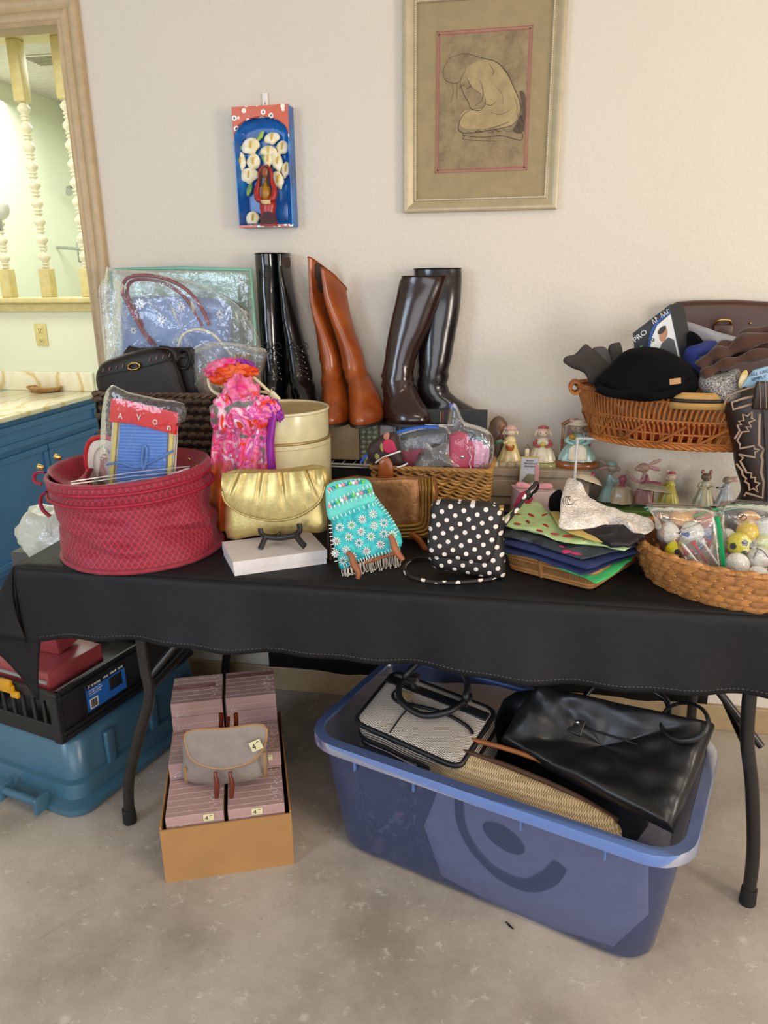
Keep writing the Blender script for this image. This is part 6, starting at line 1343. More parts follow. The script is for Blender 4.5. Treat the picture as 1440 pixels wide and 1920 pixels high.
G().ell(L(0, -.15, .52), (.055*H, .03*H, .05*H)).out('yellow_flower', C_('yellow_flower_glaze', 'c9b33a'), tt); G().box(L(-.27, -.05, .30), (.09*H, .09*H, .2*H), bev=.002).out('little_bucket', cream, tt); G().tube([L(-.3, -.05, .4), L(-.27, -.05, .5), L(-.22, -.05, .4)], .008*H, 6).out('bucket_handle', m_dk, tt)
tt, L, H = fig('rabbit_figurine', 'rabbit figurine in striped teal dress sitting in a brown rocking chair', 1080, 876, 100, yf, blu, furg, 'front', 1, 1.35, base=wood, apron=C_('lace_apron_glaze', 'e6d4b4'), hat=cream, ears='up')
G().box(L(-.20, .10, .45), (.05*H, .06*H, .66*H), bev=.002).box(L(.02, .12, .45), (.44*H, .03*H, .6*H), bev=.004).out('chair_back', wood, tt); G().tube(smooth([L(-.22, .1, .76), L(-.1, .1, .86), L(.05, .1, .84), L(.2, .1, .76)], 3, False), .035*H, 8).out('chair_crest', wood, tt)
G().ell(L(-.08, -.13, .60), (.06*H, .03*H, .055*H)).out('yellow_flower', C_('ochre_flower_glaze', 'b48a1e'), tt)
# card and gift box on the table before the step
t = thing('preview_card', 'small gold edged printed card leaning on the taupe step', 'card', P(992, 912, y=-.185)); ck = [P(a_, b_, y=-.20) for a_, b_ in ((977, 856), (1012, 857), (1010, 912), (972, 912))]
G().prism(ck, V((0, .002, 0))).out('card', mat('gold_card_edge', 'b99f4c', .4), t, smooth=False); ci = [p.lerp(sum(ck, V())/4, .08)-V((0, .0006, 0)) for p in ck]; G().prism(ci, V((0, .0006, 0))).out('print_area', mat('pale_blue_print', 'b3b6bd', .5), t, smooth=False)
for k, s_ in enumerate(('BUNNY', 'PRODUCT', 'PREVIEW')): text(s_, 'print', P(983 if k else 987, 865+k*5.5, y=-.2012), RT, UP, .0078 if k else .006, m_ink, t)
G().pillow([P(a_, b_, y=-.2014) for a_, b_ in ((978, 902), (990, 888), (1003, 890), (1003, 902), (990, 906))], F, .002, p=4).out('printed_picture', C_('olive_print_patch', '77745a', .6), t)
G().prism([P(a_, b_, y=-.2018) for a_, b_ in ((1003, 872), (1011, 872), (1010, 900), (1002, 902))], V((0, .0006, 0))).out('printed_ribbon', C_('pink_print', 'c48a90', .6), t, smooth=False)
bx = P(1000, 940, y=-.30); t = thing('bow_box', 'small pale pink gift box with pink bow behind the tray of cloths', 'box', V((bx.x, -.28, TT)))
gz = P(1000, 915, y=-.28).z; G().box((bx.x, -.28, (TT+gz)/2), (.10, .09, gz-TT), rz(.35), bev=.002).out('body', mat('pale_pink_card', 'c9b0ac', .5), t, smooth=False)
for s_, a_ in ((1, .2), (-1, -.1)): G().pillow([V((bx.x, -.28, gz+.003))+V(q) for q in ((0, 0, 0), (s_*.02, -.006, .012), (s_*.045, -.01, .014), (s_*.048, -.012, -.0), (s_*.02, -.008, -.002))], F, .012, p=3, sm=2).out('bow', mat('pink_ribbon', 'd68f94', .4) if 'pink_ribbon' not in bpy.data.materials else bpy.data.materials['pink_ribbon'], t)
cloth('crimson_cloth', 'small crimson rag between the polka dot strap and the pink bow box', 'cloth', [(962, 950), (975, 925), (990, 918), (1000, 935), (985, 955)], -.36, .015, m_rose)
# tea party pair on a green base
c0 = P(1210, 944, z=TT); yt = -.10
t = thing('tea_party_figurine', 'two rabbits in blue and pink dresses at a lace tea table on a green base', 'figurine', P(1205, 950, y=yt))
G().lathe([(0, 0), (.135, 0), (.14, .008), (.13, .018), (0, .022)], V((P(1205, 950, y=yt).x, yt, TT)), 36, sy=.4).out('green_base', gre, t)
def subfig(tt2, px, py, hpx, y, dress, face):
    b = P(px, py, y=y); H = (P(px, py-hpx, y=y)-b).length
    def L(x_, y_, z_): return b+V((x_*face, y_, z_))*H
    G().loft([ringz(L(-.02, 0, 0), .23*H, .15*H), ringz(L(0, 0, .2), .17*H, .12*H), ringz(L(0, 0, .42), .08*H, .07*H), ringz(L(0, 0, .5), .095*H, .08*H), ringz(L(0, 0, .6), .05*H, .04*H)]).tube(smooth([L(.02, -.06, .55), L(.10, -.08, .46), L(.22, -.05, .5), L(.3, -.03, .58)], 3, False), .03*H, 8).out('dress', dress, tt2)
    hd = L(.05, 0, .74); h_ = G().ell(hd, (.125*H, .09*H, .10*H)).ell(L(.15, -.01, .72), (.07*H, .055*H, .055*H)).tube([L(0, 0, .56), hd], .045*H, 8).ell(L(-.17, .02, .86), (.14*H, .02*H, .04*H), rot=ry(face*.45)).ell(L(-.16, -.03, .74), (.14*H, .022*H, .045*H), rot=ry(-face*.25)).tube([L(.28, -.03, .57), L(.40, -.02, .66)], .022*H, 8).out('head', furg if dress is blu else pinkfur, tt2)
    G().ell(L(-.16, -.055, .74), (.11*H, .008*H, .028*H), rot=ry(-face*.25)).out('inner_ear', C_('pink_ear_glaze', 'cf8f90'), h_); G().ell(L(.11, -.088, .765), (.016*H, .006*H, .008*H), nu=8, nv=5).out('eye', m_dk, h_)
    return L, H
La, Ha = subfig(t, 1140, 938, 82, yt, blu, 1); Lb, Hb = subfig(t, 1205, 942, 88, yt, C_('dusty_pink_glaze', 'd69d98'), -1)
G().lathe([(.05*Ha, 0), (.10*Ha, -.01*Ha), (.11*Ha, .02*Ha), (.06*Ha, .06*Ha), (0, .07*Ha)], La(.03, 0, .83), 18).out('blue_hat', blu, t)
G().tube([Lb(-.02, -.06, .60), Lb(-.02, -.10, .5), Lb(.05, -.1, .36)], .03*Hb, 8, flat=.5).out('red_scarf', C_('red_scarf_glaze', 'a03a4a'), t)
tb = P(1164, 940, y=yt-.01); G().lathe([(.034, 0), (.031, .015), (.027, .038), (.022, .043), (0, .045)], tb, 28, wob=lambda a, z: 1+.06*math.cos(8*a)).out('lace_table', C_('lace_table_glaze', 'e0caa6'), t); G().lathe([(0, .045), (.008, .045), (.006, .052), (.009, .058), (.012, .068), (.007, .076), (0, .078)], tb, 16).out('rose_pot', C_('rose_pot_glaze', 'b0606a'), t)
# parasols
def parasol(lab, px, py, y, tilt, rpx):
    c = P(px, py, y=y); r_ = rpx/660; t = thing('parasol_figurine', lab, 'parasol', V((c.x, y, TT))); M_ = ry(tilt) @ rx(-.25)
    G().lathe([(r_, 0), (r_*.97, r_*.03), (r_*.75, r_*.27), (r_*.4, r_*.42), (0, r_*.47)], c, 32, m=M_, wob=lambda a, z: 1+.035*abs(math.cos(4*a))).out('canopy', cream, t, sol=.002)
    G().tube([c+M_ @ V(q) for q in circ((0, 0, 0), r_, 32, RT, (0, 1, 0))], .0009, 5, closed=True).out('dark_trim', m_dk, t)
    G().tube([c+M_ @ V((0, 0, r_*.45)), V((c.x+.004, y, TT+.004))], .0014, 6).out('pole', m_gold, t)
    G().ell(c+M_ @ V((0, 0, r_*.5)), (.012, .006, .006)).ell(c+M_ @ V((.012, -.003, r_*.48)), (.007, .005, .006)).ell(c+M_ @ V((-.012, -.003, r_*.48)), (.007, .005, .006)).out('bow', C_('bright_pink_glaze', 'c65a72'), t)
    G().lathe([(0, 0), (.022, 0), (.02, .005), (0, .006)], V((c.x+.004, y, TT)), 20).out('foot', gre, t)
parasol('tilted cream parasol with pink bow, the left one before the tea party rabbits', 1098, 902, -.15, .30, 30)
parasol('cream parasol with pink bow shading the yellow dressed rabbit', 1224, 921, -.16, .12, 30)
fig('rabbit_figurine', 'small rabbit figurine in yellow dress with red bow beside the parasol', 1252, 946, 70, -.10, lime, C_('pale_rabbit_glaze', 'dcc2aa'), 'side', -1, bow=redg, ears='up')
fig('mouse_figurine', 'grey-brown mouse figurine in pale green shawl, standing alone under the wire rack', 1318, 946, 70, -.09, C_('pale_green_dress_glaze', 'c6be9c'), C_('mouse_brown_glaze', '86705c'), 'front', 1, ears='up')
tt, L, H = fig('rabbit_figurine', 'rabbit figurine in pale blue coat holding a cup next to the western boot', 1358, 946, 62, -.10, C_('pale_blue_coat_glaze', 'bcc0c2'), furg, 'side', -1, ears='back')
G().ell(L(.24, -.06, .52), (.03*H, .03*H, .035*H)).out('dark_cup', m_dk, tt)
# ================================================================ WIRE RACK AND WICKER BASKET
RZ = P(1083, 822, y=-.22).z; rxl = P(1083, 822, y=-.22).x; rxr = .735
t = thing('wire_rack', 'white coated wire rack carrying the large oval wicker basket', 'rack', ((rxl+rxr)/2, -.12, TT))
for y_ in (-.22, -.02):
    G().tube(smooth([V((rxl, y_, TT+.003)), V((rxl, y_, RZ-.02)), V((rxl+.004, y_, RZ-.004)), V((rxl+.02, y_, RZ)), V(((rxl+rxr)/2, y_, RZ)), V((rxr-.02, y_, RZ)), V((rxr, y_, RZ-.01)), V((rxr, y_, TT+.003))], 4, False), .0038, 8).out('side_frame', m_wire, t)
for k in range(17): x_ = rxl+.02+(rxr-rxl-.04)*k/16; G().tube([(x_, -.22, RZ+.002), (x_, -.02, RZ+.002)], .0018, 6).out('cross_wire', m_wire, t)
m_wk = wovenmat('orange_wicker', '7a3f14', 'b06a2a', 'd09048', 8); OC = V((.445, -.205, 0)); OB, OT = RZ+.006, RZ+.138
def oval(f, a): # f 0 base .. 1 rim
    A_ = .255+.055*f**.8; B_ = .150+.030*f**.8; return V((OC.x+A_*math.cos(a), OC.y+B_*math.sin(a), OB+(OT-OB)*f+.006*f*math.cos(a*2)))
t = thing('wicker_basket', 'large oval orange wicker basket of hats and clothes on the wire rack', 'basket', (OC.x, OC.y, OB))
g = G(); N_ = 150
for k in range(N_):
    a = 2*PI*k/N_; g.tube([oval(.52, a), oval(.75, a+.02)*1+V((0, 0, 0)), oval(.98, a+.055)], .0034, 6)
    if k % 2: g.tube([oval(.04, a-.03), oval(.28, a), oval(.5, a+.01)], .0030, 6)
    if k % 2 == 0: g.tube([oval(.04, a), oval(.28, a+.02), oval(.5, a+.0)], .0028, 6)
for k in range(N_):
    a = 2*PI*k/N_; d_ = V((math.cos(a), math.sin(a), 0)); p = oval(.985, a+.05); g.tube([p-d_*.006, p+V((0, 0, .006)), p+d_*.006-V((0, 0, .002))], .0036, 6)
    p = oval(.52, a); g.ell(p+d_*.002, (.0042, .0042, .0055), nu=6, nv=4)
for k in range(18):
    a = 2*PI*k/18; g.tube(smooth([oval(.05, a)+V((math.cos(a), math.sin(a), 0))*.005, oval(.18, a+.12)+V((math.cos(a), math.sin(a), 0))*.008, oval(.48, a+.33)+V((math.cos(a), math.sin(a), 0))*.006], 4, False), .0036, 6)
g.out('wicker_stakes', m_wk, t, kind='stuff', label='close set bent willow stakes with crossing arches')
g = G()
for f_, r_ in ((.12, .0028), (.30, .0026), (.56, .003), (.94, .003)): g.tube([oval(f_, 2*PI*k/90) for k in range(90)], r_, 6, closed=True)
g.out('hoop', m_wk, t, kind='stuff'); g = G()
for ph in range(4): g.tube([oval(.0, 2*PI*k/200)+V((math.cos(2*PI*k/200), math.sin(2*PI*k/200), 0))*(.006+.006*math.sin(2*PI*k/200*22+ph*1.57))+V((0, 0, .006+.005*math.cos(2*PI*k/200*22+ph*1.57))) for k in range(200)], .0036, 6, closed=True)
g.out('braided_foot', m_wk, t, kind='stuff')
g = G(); g.add([V((OC.x, OC.y, OB+.006))]+[oval(.02, 2*PI*k/60) for k in range(60)], [[0, k+1, (k+1) % 60+1] for k in range(60)]).out('bottom', m_wk, t)
hk = G(); c = oval(1, PI*1.02)
for k in range(6): hk.tube(circ(c+V((-.006, -.024+.008*k, -.006)), .013, 14, RT, UP, .015), .0042, 6, closed=True)
hk.out('wrapped_handle', m_wk, t, kind='stuff')
# contents
m_orst = mat('orange_red_cloth', 'b53a14', .8); cloth('orange_cloth', 'orange-red cloth showing through the gaps of the wicker basket', 'cloth', [(1160, 805), (1200, 792), (1300, 792), (1350, 800), (1340, 825), (1190, 822)], -.25, .05, m_orst)
m_hatb = mat('black_knit_wool', '08090d', .95, bump=(160, .4, .002), spec=.15)
def garment(nm, lab, cat, pts, y, th, m, wr=.01, zb=None, **k):
    t = thing(nm, lab, cat, P(sum(p[0] for p in pts)/len(pts), max(p[1] for p in pts), y=y)); G().pillow(PY(y, *pts), F, th, p=3, sm=3, wr=wr, rings=12).out('fabric', m, t); return t
t = garment('black_hat', 'large black knitted hat with a small tan tag at the front of the wicker basket', 'hat', [(1112, 720), (1140, 690), (1170, 660), (1205, 651), (1245, 655), (1290, 680), (1311, 706), (1304, 732), (1268, 750), (1200, 752), (1140, 742)], -.33, .15, m_hatb, .012)
p = P(1266, 715, y=-.402); G().box(p, (.026, .003, .014), ry(-.15) @ rx(-.1), bev=.001).out('tan_tag', mat('tan_leather_tag', 'b5885a', .6), t)
G().tube(smooth(PY(-.395, (1120, 728), (1150, 738), (1190, 735), (1230, 742), (1262, 735), (1300, 715)), 4, False), .014, 10, flat=.6).out('folded_brim', m_hatb, t)
m_glv = mat('charcoal_wool', '3f3833', .9, bump=(140, .4, .002)); m_glg = mat('mid_grey_wool', '54504c', .9, bump=(140, .4, .002))
garment('grey_glove', 'dark grey wool glove fanned out, the leftmost over the basket handle', 'glove', [(1056, 678), (1062, 668), (1078, 664), (1096, 646), (1106, 650), (1130, 672), (1146, 690), (1125, 712), (1108, 722), (1096, 700), (1072, 690)], -.26, .03, m_glv, .004)
garment('grey_glove', 'mid grey wool glove, the middle one of the fan', 'glove', [(1110, 655), (1122, 650), (1136, 652), (1146, 672), (1148, 695), (1136, 700), (1122, 675)], -.245, .025, m_glg, .004)
garment('grey_glove', 'charcoal ribbed glove, the rightmost of the fan', 'glove', [(1142, 648), (1158, 642), (1164, 645), (1168, 668), (1160, 690), (1146, 695), (1140, 670)], -.23, .03, m_glv, .004)
# shirt carton
t = thing('shirt_carton', 'printed black and white undershirt carton standing in the wicker basket', 'box', P(1240, 720, y=-.2)); yq = -.235
fr_ = [P(1186, 625, y=yq), P(1256, 571, y=yq-.02), P(1284, 700, y=yq-.02), P(1200, 740, y=yq)]; nb = (fr_[1]-fr_[0]).cross(fr_[3]-fr_[0]).normalized(); nb = nb if nb.y > 0 else -nb
G().prism(fr_, nb*.03+V((.03, .0, .0))).out('carton_body', mat('black_print_card', '24282c', .4), t, smooth=False)
def BXu(u, v, d=.0012): return fr_[0].lerp(fr_[1], u).lerp(fr_[3].lerp(fr_[2], u), v)-nb*d
G().prism(smooth([BXu(.30, .55), BXu(.42, .28), BXu(.62, .14), BXu(.97, .12), BXu(.97, .95), BXu(.28, .95)], 1), nb*.0006).out('white_panel', m_whp, t, smooth=False)
G().ribbon(smooth([BXu(.24, .95, .002), BXu(.28, .55, .002), BXu(.40, .26, .002), BXu(.62, .11, .002), BXu(.98, .09, .002)], 5, False), .006, -nb, .0004).out('blue_band', mat('blue_print', '1f4f9c', .4), t, smooth=False)
msk = mat('printed_skin', 'b98263', .6); G().prism(circ(BXu(.72, .32, .002), .012, 16, (fr_[1]-fr_[0]).normalized(), (fr_[0]-fr_[3]).normalized(), .016), nb*.0004).out('printed_face', msk, t, smooth=False)
G().prism(circ(BXu(.71, .25, .0024), .012, 16, (fr_[1]-fr_[0]).normalized(), (fr_[0]-fr_[3]).normalized(), .008), nb*.0004).out('printed_hair', m_dk, t, smooth=False)
G().prism([BXu(.52, .95, .0022), BXu(.55, .50, .0022), BXu(.66, .42, .0022), BXu(.82, .40, .0022), BXu(.93, .48, .0022), BXu(.94, .95, .0022)], nb*.0004).out('printed_vest', mat('printed_grey', '4c4f52', .6), t, smooth=False)
G().prism([BXu(.42, .95, .0018), BXu(.45, .60, .0018), BXu(.54, .50, .0018), BXu(.56, .62, .0018), BXu(.50, .95, .0018)], nb*.0004).out('printed_arm', msk, t, smooth=False)
ru, uu = (fr_[1]-fr_[0]).normalized(), (fr_[0]-fr_[3]).normalized()
text('PRO', 'print', BXu(.03, .16, .0025), ru, uu, .02, m_whp, t); text('10', 'print', BXu(.38, .33, .0025), ru, uu, .016, m_ink, t); scribble('print', BXu(.55, .10, .0025), ru, uu, .045, .014, m_whp, t, 6)
for k in range(4): G().ribbon([BXu(.04, .28+k*.08, .002), BXu(.20, .28+k*.08, .002)], .0018, -nb, .0003).out('print_line', m_gnb, t, smooth=False)
garment('blue_cloth', 'royal blue crumpled cloth beside the shirt carton', 'cloth', [(1278, 690), (1285, 655), (1310, 645), (1335, 638), (1350, 648), (1340, 680), (1318, 700), (1290, 706)], -.25, .06, mat('royal_blue_cloth', '2b3c86', .8, bump=(100, .3, .002)), .012)
garment('black_cloth', 'small black garment between shirt carton and blue cloth', 'cloth', [(1278, 655), (1285, 625), (1300, 622), (1318, 640), (1300, 655)], -.22, .04, m_hatb, .008)
garment('grey_shirt', 'light grey jersey shirt lying across the back of the wicker basket', 'shirt', [(1276, 605), (1300, 606), (1345, 622), (1390, 636), (1385, 655), (1340, 655), (1300, 640), (1280, 640)], -.15, .06, mat('light_grey_jersey', '9a9ba2', .85, bump=(200, .3, .001)), .008)
garment('speckled_scarf', 'black and white speckled knit under the brown sweater', 'scarf', [(1308, 722), (1316, 705), (1350, 700), (1385, 690), (1388, 730), (1375, 760), (1330, 745)], -.36, .08, mat('speckled_knit', 'b8b2ac', .9, col2='262424', var=(330, 1)), .01)
t = thing('brown_sweater', 'brown wool sweater folded in long waves at the right of the basket', 'sweater', P(1380, 700, y=-.33)); m_swt = mat('brown_wool', '452817', .9, bump=(170, .4, .002), sheen=.2)
for k, (pts, r_) in enumerate((([(1318, 705), (1340, 690), (1370, 680), (1410, 668), (1460, 660)], .018), ([(1316, 690), (1335, 668), (1365, 660), (1400, 640), (1460, 630)], .022), ([(1322, 680), (1350, 655), (1380, 645), (1410, 625), (1460, 615)], .020), ([(1345, 690), (1380, 668), (1420, 650), (1460, 645)], .022))):
    q = smooth(PY(-.37+.022*k, *pts), 5, False); G().tube(q, [r_*(.8+.25*math.sin(i*.9+k)) for i in range(len(q))], 12, flat=.8).out('fold', m_swt, t)
garment('yellow_packet', 'small white and yellow printed packet under the blue one', 'packet', [(1384, 722), (1390, 700), (1400, 694), (1402, 706), (1392, 728)], -.405, .008, mat('yellow_packet_print', 'c9a53a', .4, col2='e6e0cc', var=(40, 1)), .001)
t = thing('blue_packet', 'light blue plastic packet with dark lettering behind the western boot', 'packet', P(1420, 720, y=-.41)); pk = PY(-.41, (1388, 726), (1412, 694), (1475, 676), (1480, 720), (1440, 726)); G().pillow(pk, F, .014, p=6, wr=.002).out('packet', mat('light_blue_plastic', '8fb2c9', .3), t)
for k, s_ in enumerate(('ALL LAUNDRY', 'SIMPLY')): text(s_, 'print', P(1407+k*2, 706+k*9, y=-.419), V((1, 0, .28)), V((-.28, 0, 1)), .0105, mat('navy_print', '22355c', .5) if 'navy_print' not in bpy.data.materials else bpy.data.materials['navy_print'], t)
# straw belt coil
t = thing('straw_belt', 'coiled tan woven belt with dark centre stripe on the basket rim', 'belt', P(1312, 760, y=-.40)); m_sb = mat('tan_woven_belt', 'b38a4a', .7, bump=(200, .5, .001)); c = P(1312, 748, y=-.37)
def belt(z0, z1, dr, nm, m):
    g = G(); n_ = 40
    def fn(u, v): a = PI*1.0+u*PI*1.9; r_ = .068+.004*u; return V((c.x+(r_+dr)*math.cos(a), c.y+(r_*.4+dr)*math.sin(a), c.z+z0+(z1-z0)*v))
    return g.grid(fn, n_, 3).out(nm, m, t, sol=.003)
belt(-.022, .018, 0, 'band', m_sb); belt(-.006, .003, .0022, 'dark_stripe', m_dbr)
# briefcase
t = thing('brown_briefcase', 'flat brown leather briefcase with brass handle leaning on the wall', 'briefcase', P(1370, 700, y=-.05)); m_bc = mat('brown_briefcase_leather', '432518', .4, var=(8, .15))
shape('body', [(1258, 573), (1268, 566), (1300, 563), (1380, 562), (1480, 568), (1490, 760), (1262, 760), (1259, 640)], -.045, .06, m_bc, t, p=14, sm=0)
tubepx('brass_handle', [(1342, 612, -.078), (1345, 602, -.09), (1360, 600, -.09), (1370, 602, -.09), (1371, 612, -.078)], 0, .0028, m_gold, t, k=3); G().box(P(1356, 620, y=-.082), (.05, .004, .03), bev=.002).out('lock_plate', m_bc, t); G().ell(P(1407, 606, y=-.077), .003).out('stud', m_gold, t)
tubepx('lid_line', [(1260, 622), (1340, 632), (1480, 645)], -.078, .002, m_dbr, t, k=2)
# western boot
t = thing('western_boot', 'dark brown western boot with tan stitched pattern at the right edge', 'boot', P(1420, 960, y=-.34)+V((0, 0, 0))); yw_ = -.385; m_wb = mat('brown_black_western_leather', '2a1c17', .4, var=(12, .2), bump=(50, .15, .002)); m_st = mat('tan_stitching_band', '8d7762', .6, bump=(300, .4, .001))
rows = [(1414, 1475, 744), (1376, 1478, 750), (1359, 1479, 758), (1361, 1480, 775), (1366, 1480, 800), (1373, 1478, 830), (1376, 1478, 855), (1379, 1478, 880), (1388, 1478, 905), (1392, 1480, 930), (1385, 1482, 950), (1370, 1485, 975)]
rows = [(1362, 1479, 757), (1358, 1480, 766), (1361, 1480, 785), (1367, 1480, 810), (1374, 1478, 840), (1377, 1478, 865), (1381, 1478, 885), (1388, 1478, 905), (1390, 1480, 925), (1378, 1483, 945), (1352, 1486, 962), (1330, 1488, 978), (1322, 1488, 995), (1322, 1488, 1040)]
rings = []
for (xl, xr_, py) in rows:
    a_, b_ = P(xl, py, y=yw_), P(xr_, py, y=yw_); c = (a_+b_)/2; w_ = (b_-a_).length/2; rings.append([V((c.x+w_*math.copysign(abs(math.cos(2*PI*k/28))**.75, math.cos(2*PI*k/28)), c.y+.048*math.copysign(abs(math.sin(2*PI*k/28))**.9, math.sin(2*PI*k/28)), max(c.z, TT+.002))) for k in range(28)])
tops = [p+V((0, 0, (.03*(1-math.exp(-((p.x-rings[0][14].x)/.03))) if True else 0))) for p in rings[0]]
cols = [smooth([r_[k] for r_ in [tops]+rings], 3, False) for k in range(28)]
G().loft([[cols[k][i] for k in range(28)] for i in range(len(cols[0]))]).out('boot_upper', m_wb, t)
def W6(X, Y, d=.0): return P(1340+X/7.38, 700+Y/7.38, y=yw_-.047-d)
def band(pts, w=.0045): G().ribbon([W6(*p) for p in pts], w, F, .0016).out('stitched_band', m_st, t, smooth=False)
band([(560, 310), (380, 350), (235, 400), (255, 500), (420, 450), (565, 410)], .0050)
band([(275, 905), (345, 790), (310, 715), (370, 710), (330, 660), (400, 650), (385, 565), (450, 590), (515, 530), (510, 620), (560, 640), (470, 680), (505, 740), (430, 740), (475, 800), (375, 810), (310, 930), (350, 980), (345, 1040), (545, 1000), (545, 1040), (615, 1060), (555, 1090), (560, 1160), (330, 1120), (395, 1170), (350, 1210), (440, 1370), (510, 1380), (500, 1440), (560, 1440), (555, 1500), (620, 1520), (570, 1570), (600, 1640), (530, 1590), (480, 1620), (470, 1530), (410, 1490), (440, 1460), (380, 1400), (380, 1350), (300, 1250)])
band([(625, 560), (615, 720), (610, 990), (680, 1050), (640, 1140), (660, 1200), (640, 1370), (680, 1500), (660, 1720), (430, 1650), (410, 1700)], .0055)
tubepx('top_piping', [(1358, 758), (1362, 748), (1375, 738), (1400, 729), (1418, 724)], yw_-.05, .0022, m_st, t)
G().box(P(1438, 742, y=yw_-.055), (.055, .012, .064), rx(.05), bev=.004).out('pull_strap', m_wb, t)
for x_ in (1424, 1435): tubepx('strap_stitch', [(x_, 715), (x_+2, 766)], yw_-.063, .0010, m_st, t, k=1)
tubepx('side_piping', [(1432, 770), (1436, 850), (1438, 950)], yw_-.052, .0016, m_ctrim, t)
# ================================================================ TRAY OF CLOTHS
Fp, Lp, Rp = P(1109, 1110, z=TT), P(950, 1068, z=TT), P(1196, 1054, z=TT); Bp = Lp+Rp-Fp; tc = (Fp+Bp)/2
t = thing('wicker_tray', 'shallow woven tray holding a stack of folded cloths', 'tray', tc)
def trayring(k, z): return [V(((q-tc)*k).xy.to_3d())+V((tc.x, tc.y, z)) for q in poly]
def octo(a, b, c, d, cut=.07):
    o = []; vs = [a, b, c, d]
    for i in range(4):
        p, q, r_ = vs[i-1], vs[i], vs[(i+1) % 4]
        for f in (0, .25, .5, .75): pass
        s_ = q.lerp(p, cut); e = q.lerp(r_, cut); 
        for f in (0, .33, .67, 1): o.append(((1-f)**2)*s_+2*f*(1-f)*q+f*f*e)
    return o
poly = octo(Fp, Rp, Bp, Lp)
m_tr = wovenmat('honey_rattan', '6b4420', '9c6c38', 'c2945a', 9)
TH = .043
G().loft([trayring(.90, TT+.003), trayring(.95, TT+.006), trayring(1.02, TT+TH)], cap=False).out('tray_wall', mat('tray_mesh', '7d5a34', .7, bump=(260, 1, .003)), t, sol=.003)
G().prism(trayring(.90, TT+.001), V((0, 0, .003))).out('tray_bottom', m_tr, t)
for k_, z_, r_ in ((.955, .006, .0045), (.975, .012, .004), (1.03, TH, .0045), (1.025, TH-.008, .0035)): G().tube([p for p in trayring(k_, TT+z_)], r_, 8, closed=True).out('rattan_hoop', m_tr, t)
nP = len(poly)
for i in range(nP):
    a_, b_ = poly[i], poly[(i+1) % nP]; m_ = max(1, int((b_-a_).length/.006)); g = G()
    for k in range(m_):
        q = a_.lerp(b_, k/m_); g.tube([V(((q-tc)*.965).xy.to_3d())+V((tc.x, tc.y, TT+.014)), V(((q-tc)*1.02).xy.to_3d())+V((tc.x, tc.y, TT+TH-.012))], .0018, 5)
    g.out('woven_panel', m_tr, t, kind='stuff')
mid_ = Lp.lerp(Fp, .42); G().tube([V(((mid_-tc)*.97).xy.to_3d())+V((tc.x, tc.y, TT+.004)), V(((mid_-tc)*1.045).xy.to_3d())+V((tc.x, tc.y, TT+TH+.004))], .006, 8).out('binding', m_tr, t)
def layer(nm, lab, pts, z, th, m, wr=.004, cat='cloth', tilt=None):
    """folded cloth lying flat: pixel corners projected to height z (or own z)"""
    q = [P(a[0], a[1], z=TT+(a[2] if len(a) > 2 else z)) for a in pts]; c = sum(q, V())/len(q); t = thing(nm, lab, cat, V((c.x, c.y, c.z-th/2)))
    q = [p for a, b in zip(q, q[1:]+q[:1]) for p in (a, a.lerp(b, .33), a.lerp(b, .66))]
    def rip(p): return p+V((0, 0, wr*noise.noise(p*26)*1.2))
    G().pillow([rip(p) for p in q], UP, th, p=9, q=2, wr=wr, rings=12).out('fabric', m, t); return t
m_nav = mat('navy_cotton', '1f2d5c', .85, bump=(300, .2, .0008)); m_grn = mat('bright_green_cloth', '3fb56a', .8, bump=(60, .4, .003)); m_lime = mat('lime_print_cotton', 'bdd896', .85); m_chi = mat('chili_red_print', 'a81e1c', .8)
layer('green_cloth', 'bright green cloth at the bottom of the stack in the tray', [(945, 1040), (1020, 1056), (1096, 1082), (1118, 1092), (1150, 1076), (1186, 1050), (1185, 1020), (960, 1000)], .038, .010, m_grn, .006)
layer('navy_cloth', 'navy cloth folded, the lower one of two above the green cloth', [(944, 1034), (1010, 1050), (1090, 1078), (1108, 1074), (1192, 1040), (1190, 1005), (965, 985)], .050, .010, m_nav)
layer('navy_cloth', 'navy cloth folded with frayed edge, the upper one of two', [(944, 1020), (1010, 1038), (1100, 1068), (1130, 1056), (1200, 1036), (1195, 1000), (965, 970)], .063, .012, m_nav)
m_mix = mat('dark_floral_cotton', '20242c', .85, col2='3f4a50', var=(40, .5))
tf = layer('dark_floral_cloth', 'dark cloth with pink flowers between the navy and the chili cloths', [(944, 1004), (1000, 1018), (1090, 1048), (1115, 1044), (1200, 1024), (1190, 990), (965, 960)], .076, .012, m_mix)
for k, (a_, b_) in enumerate(((1038, 1020), (1050, 1027), (1064, 1036), (1080, 1040))):
    c = P(a_, b_, z=TT+.076); G().ell(c, (.016, .009, .005), rot=rz(-.5), nu=12, nv=6).out('pink_flower', mat('hot_pink_print', 'd0256c', .7) if 'hot_pink_print' not in bpy.data.materials else bpy.data.materials['hot_pink_print'], tf)
tl = layer('chili_cloth', 'lime green cloth printed with red chili peppers on top of the stack', [(942, 974), (962, 955), (988, 936), (1012, 948), (1036, 964), (1080, 990), (1140, 1005), (1198, 1016), (1172, 1032), (1120, 1022), (1060, 1018), (1000, 996), (944, 984)], .090, .010, m_lime, .006)
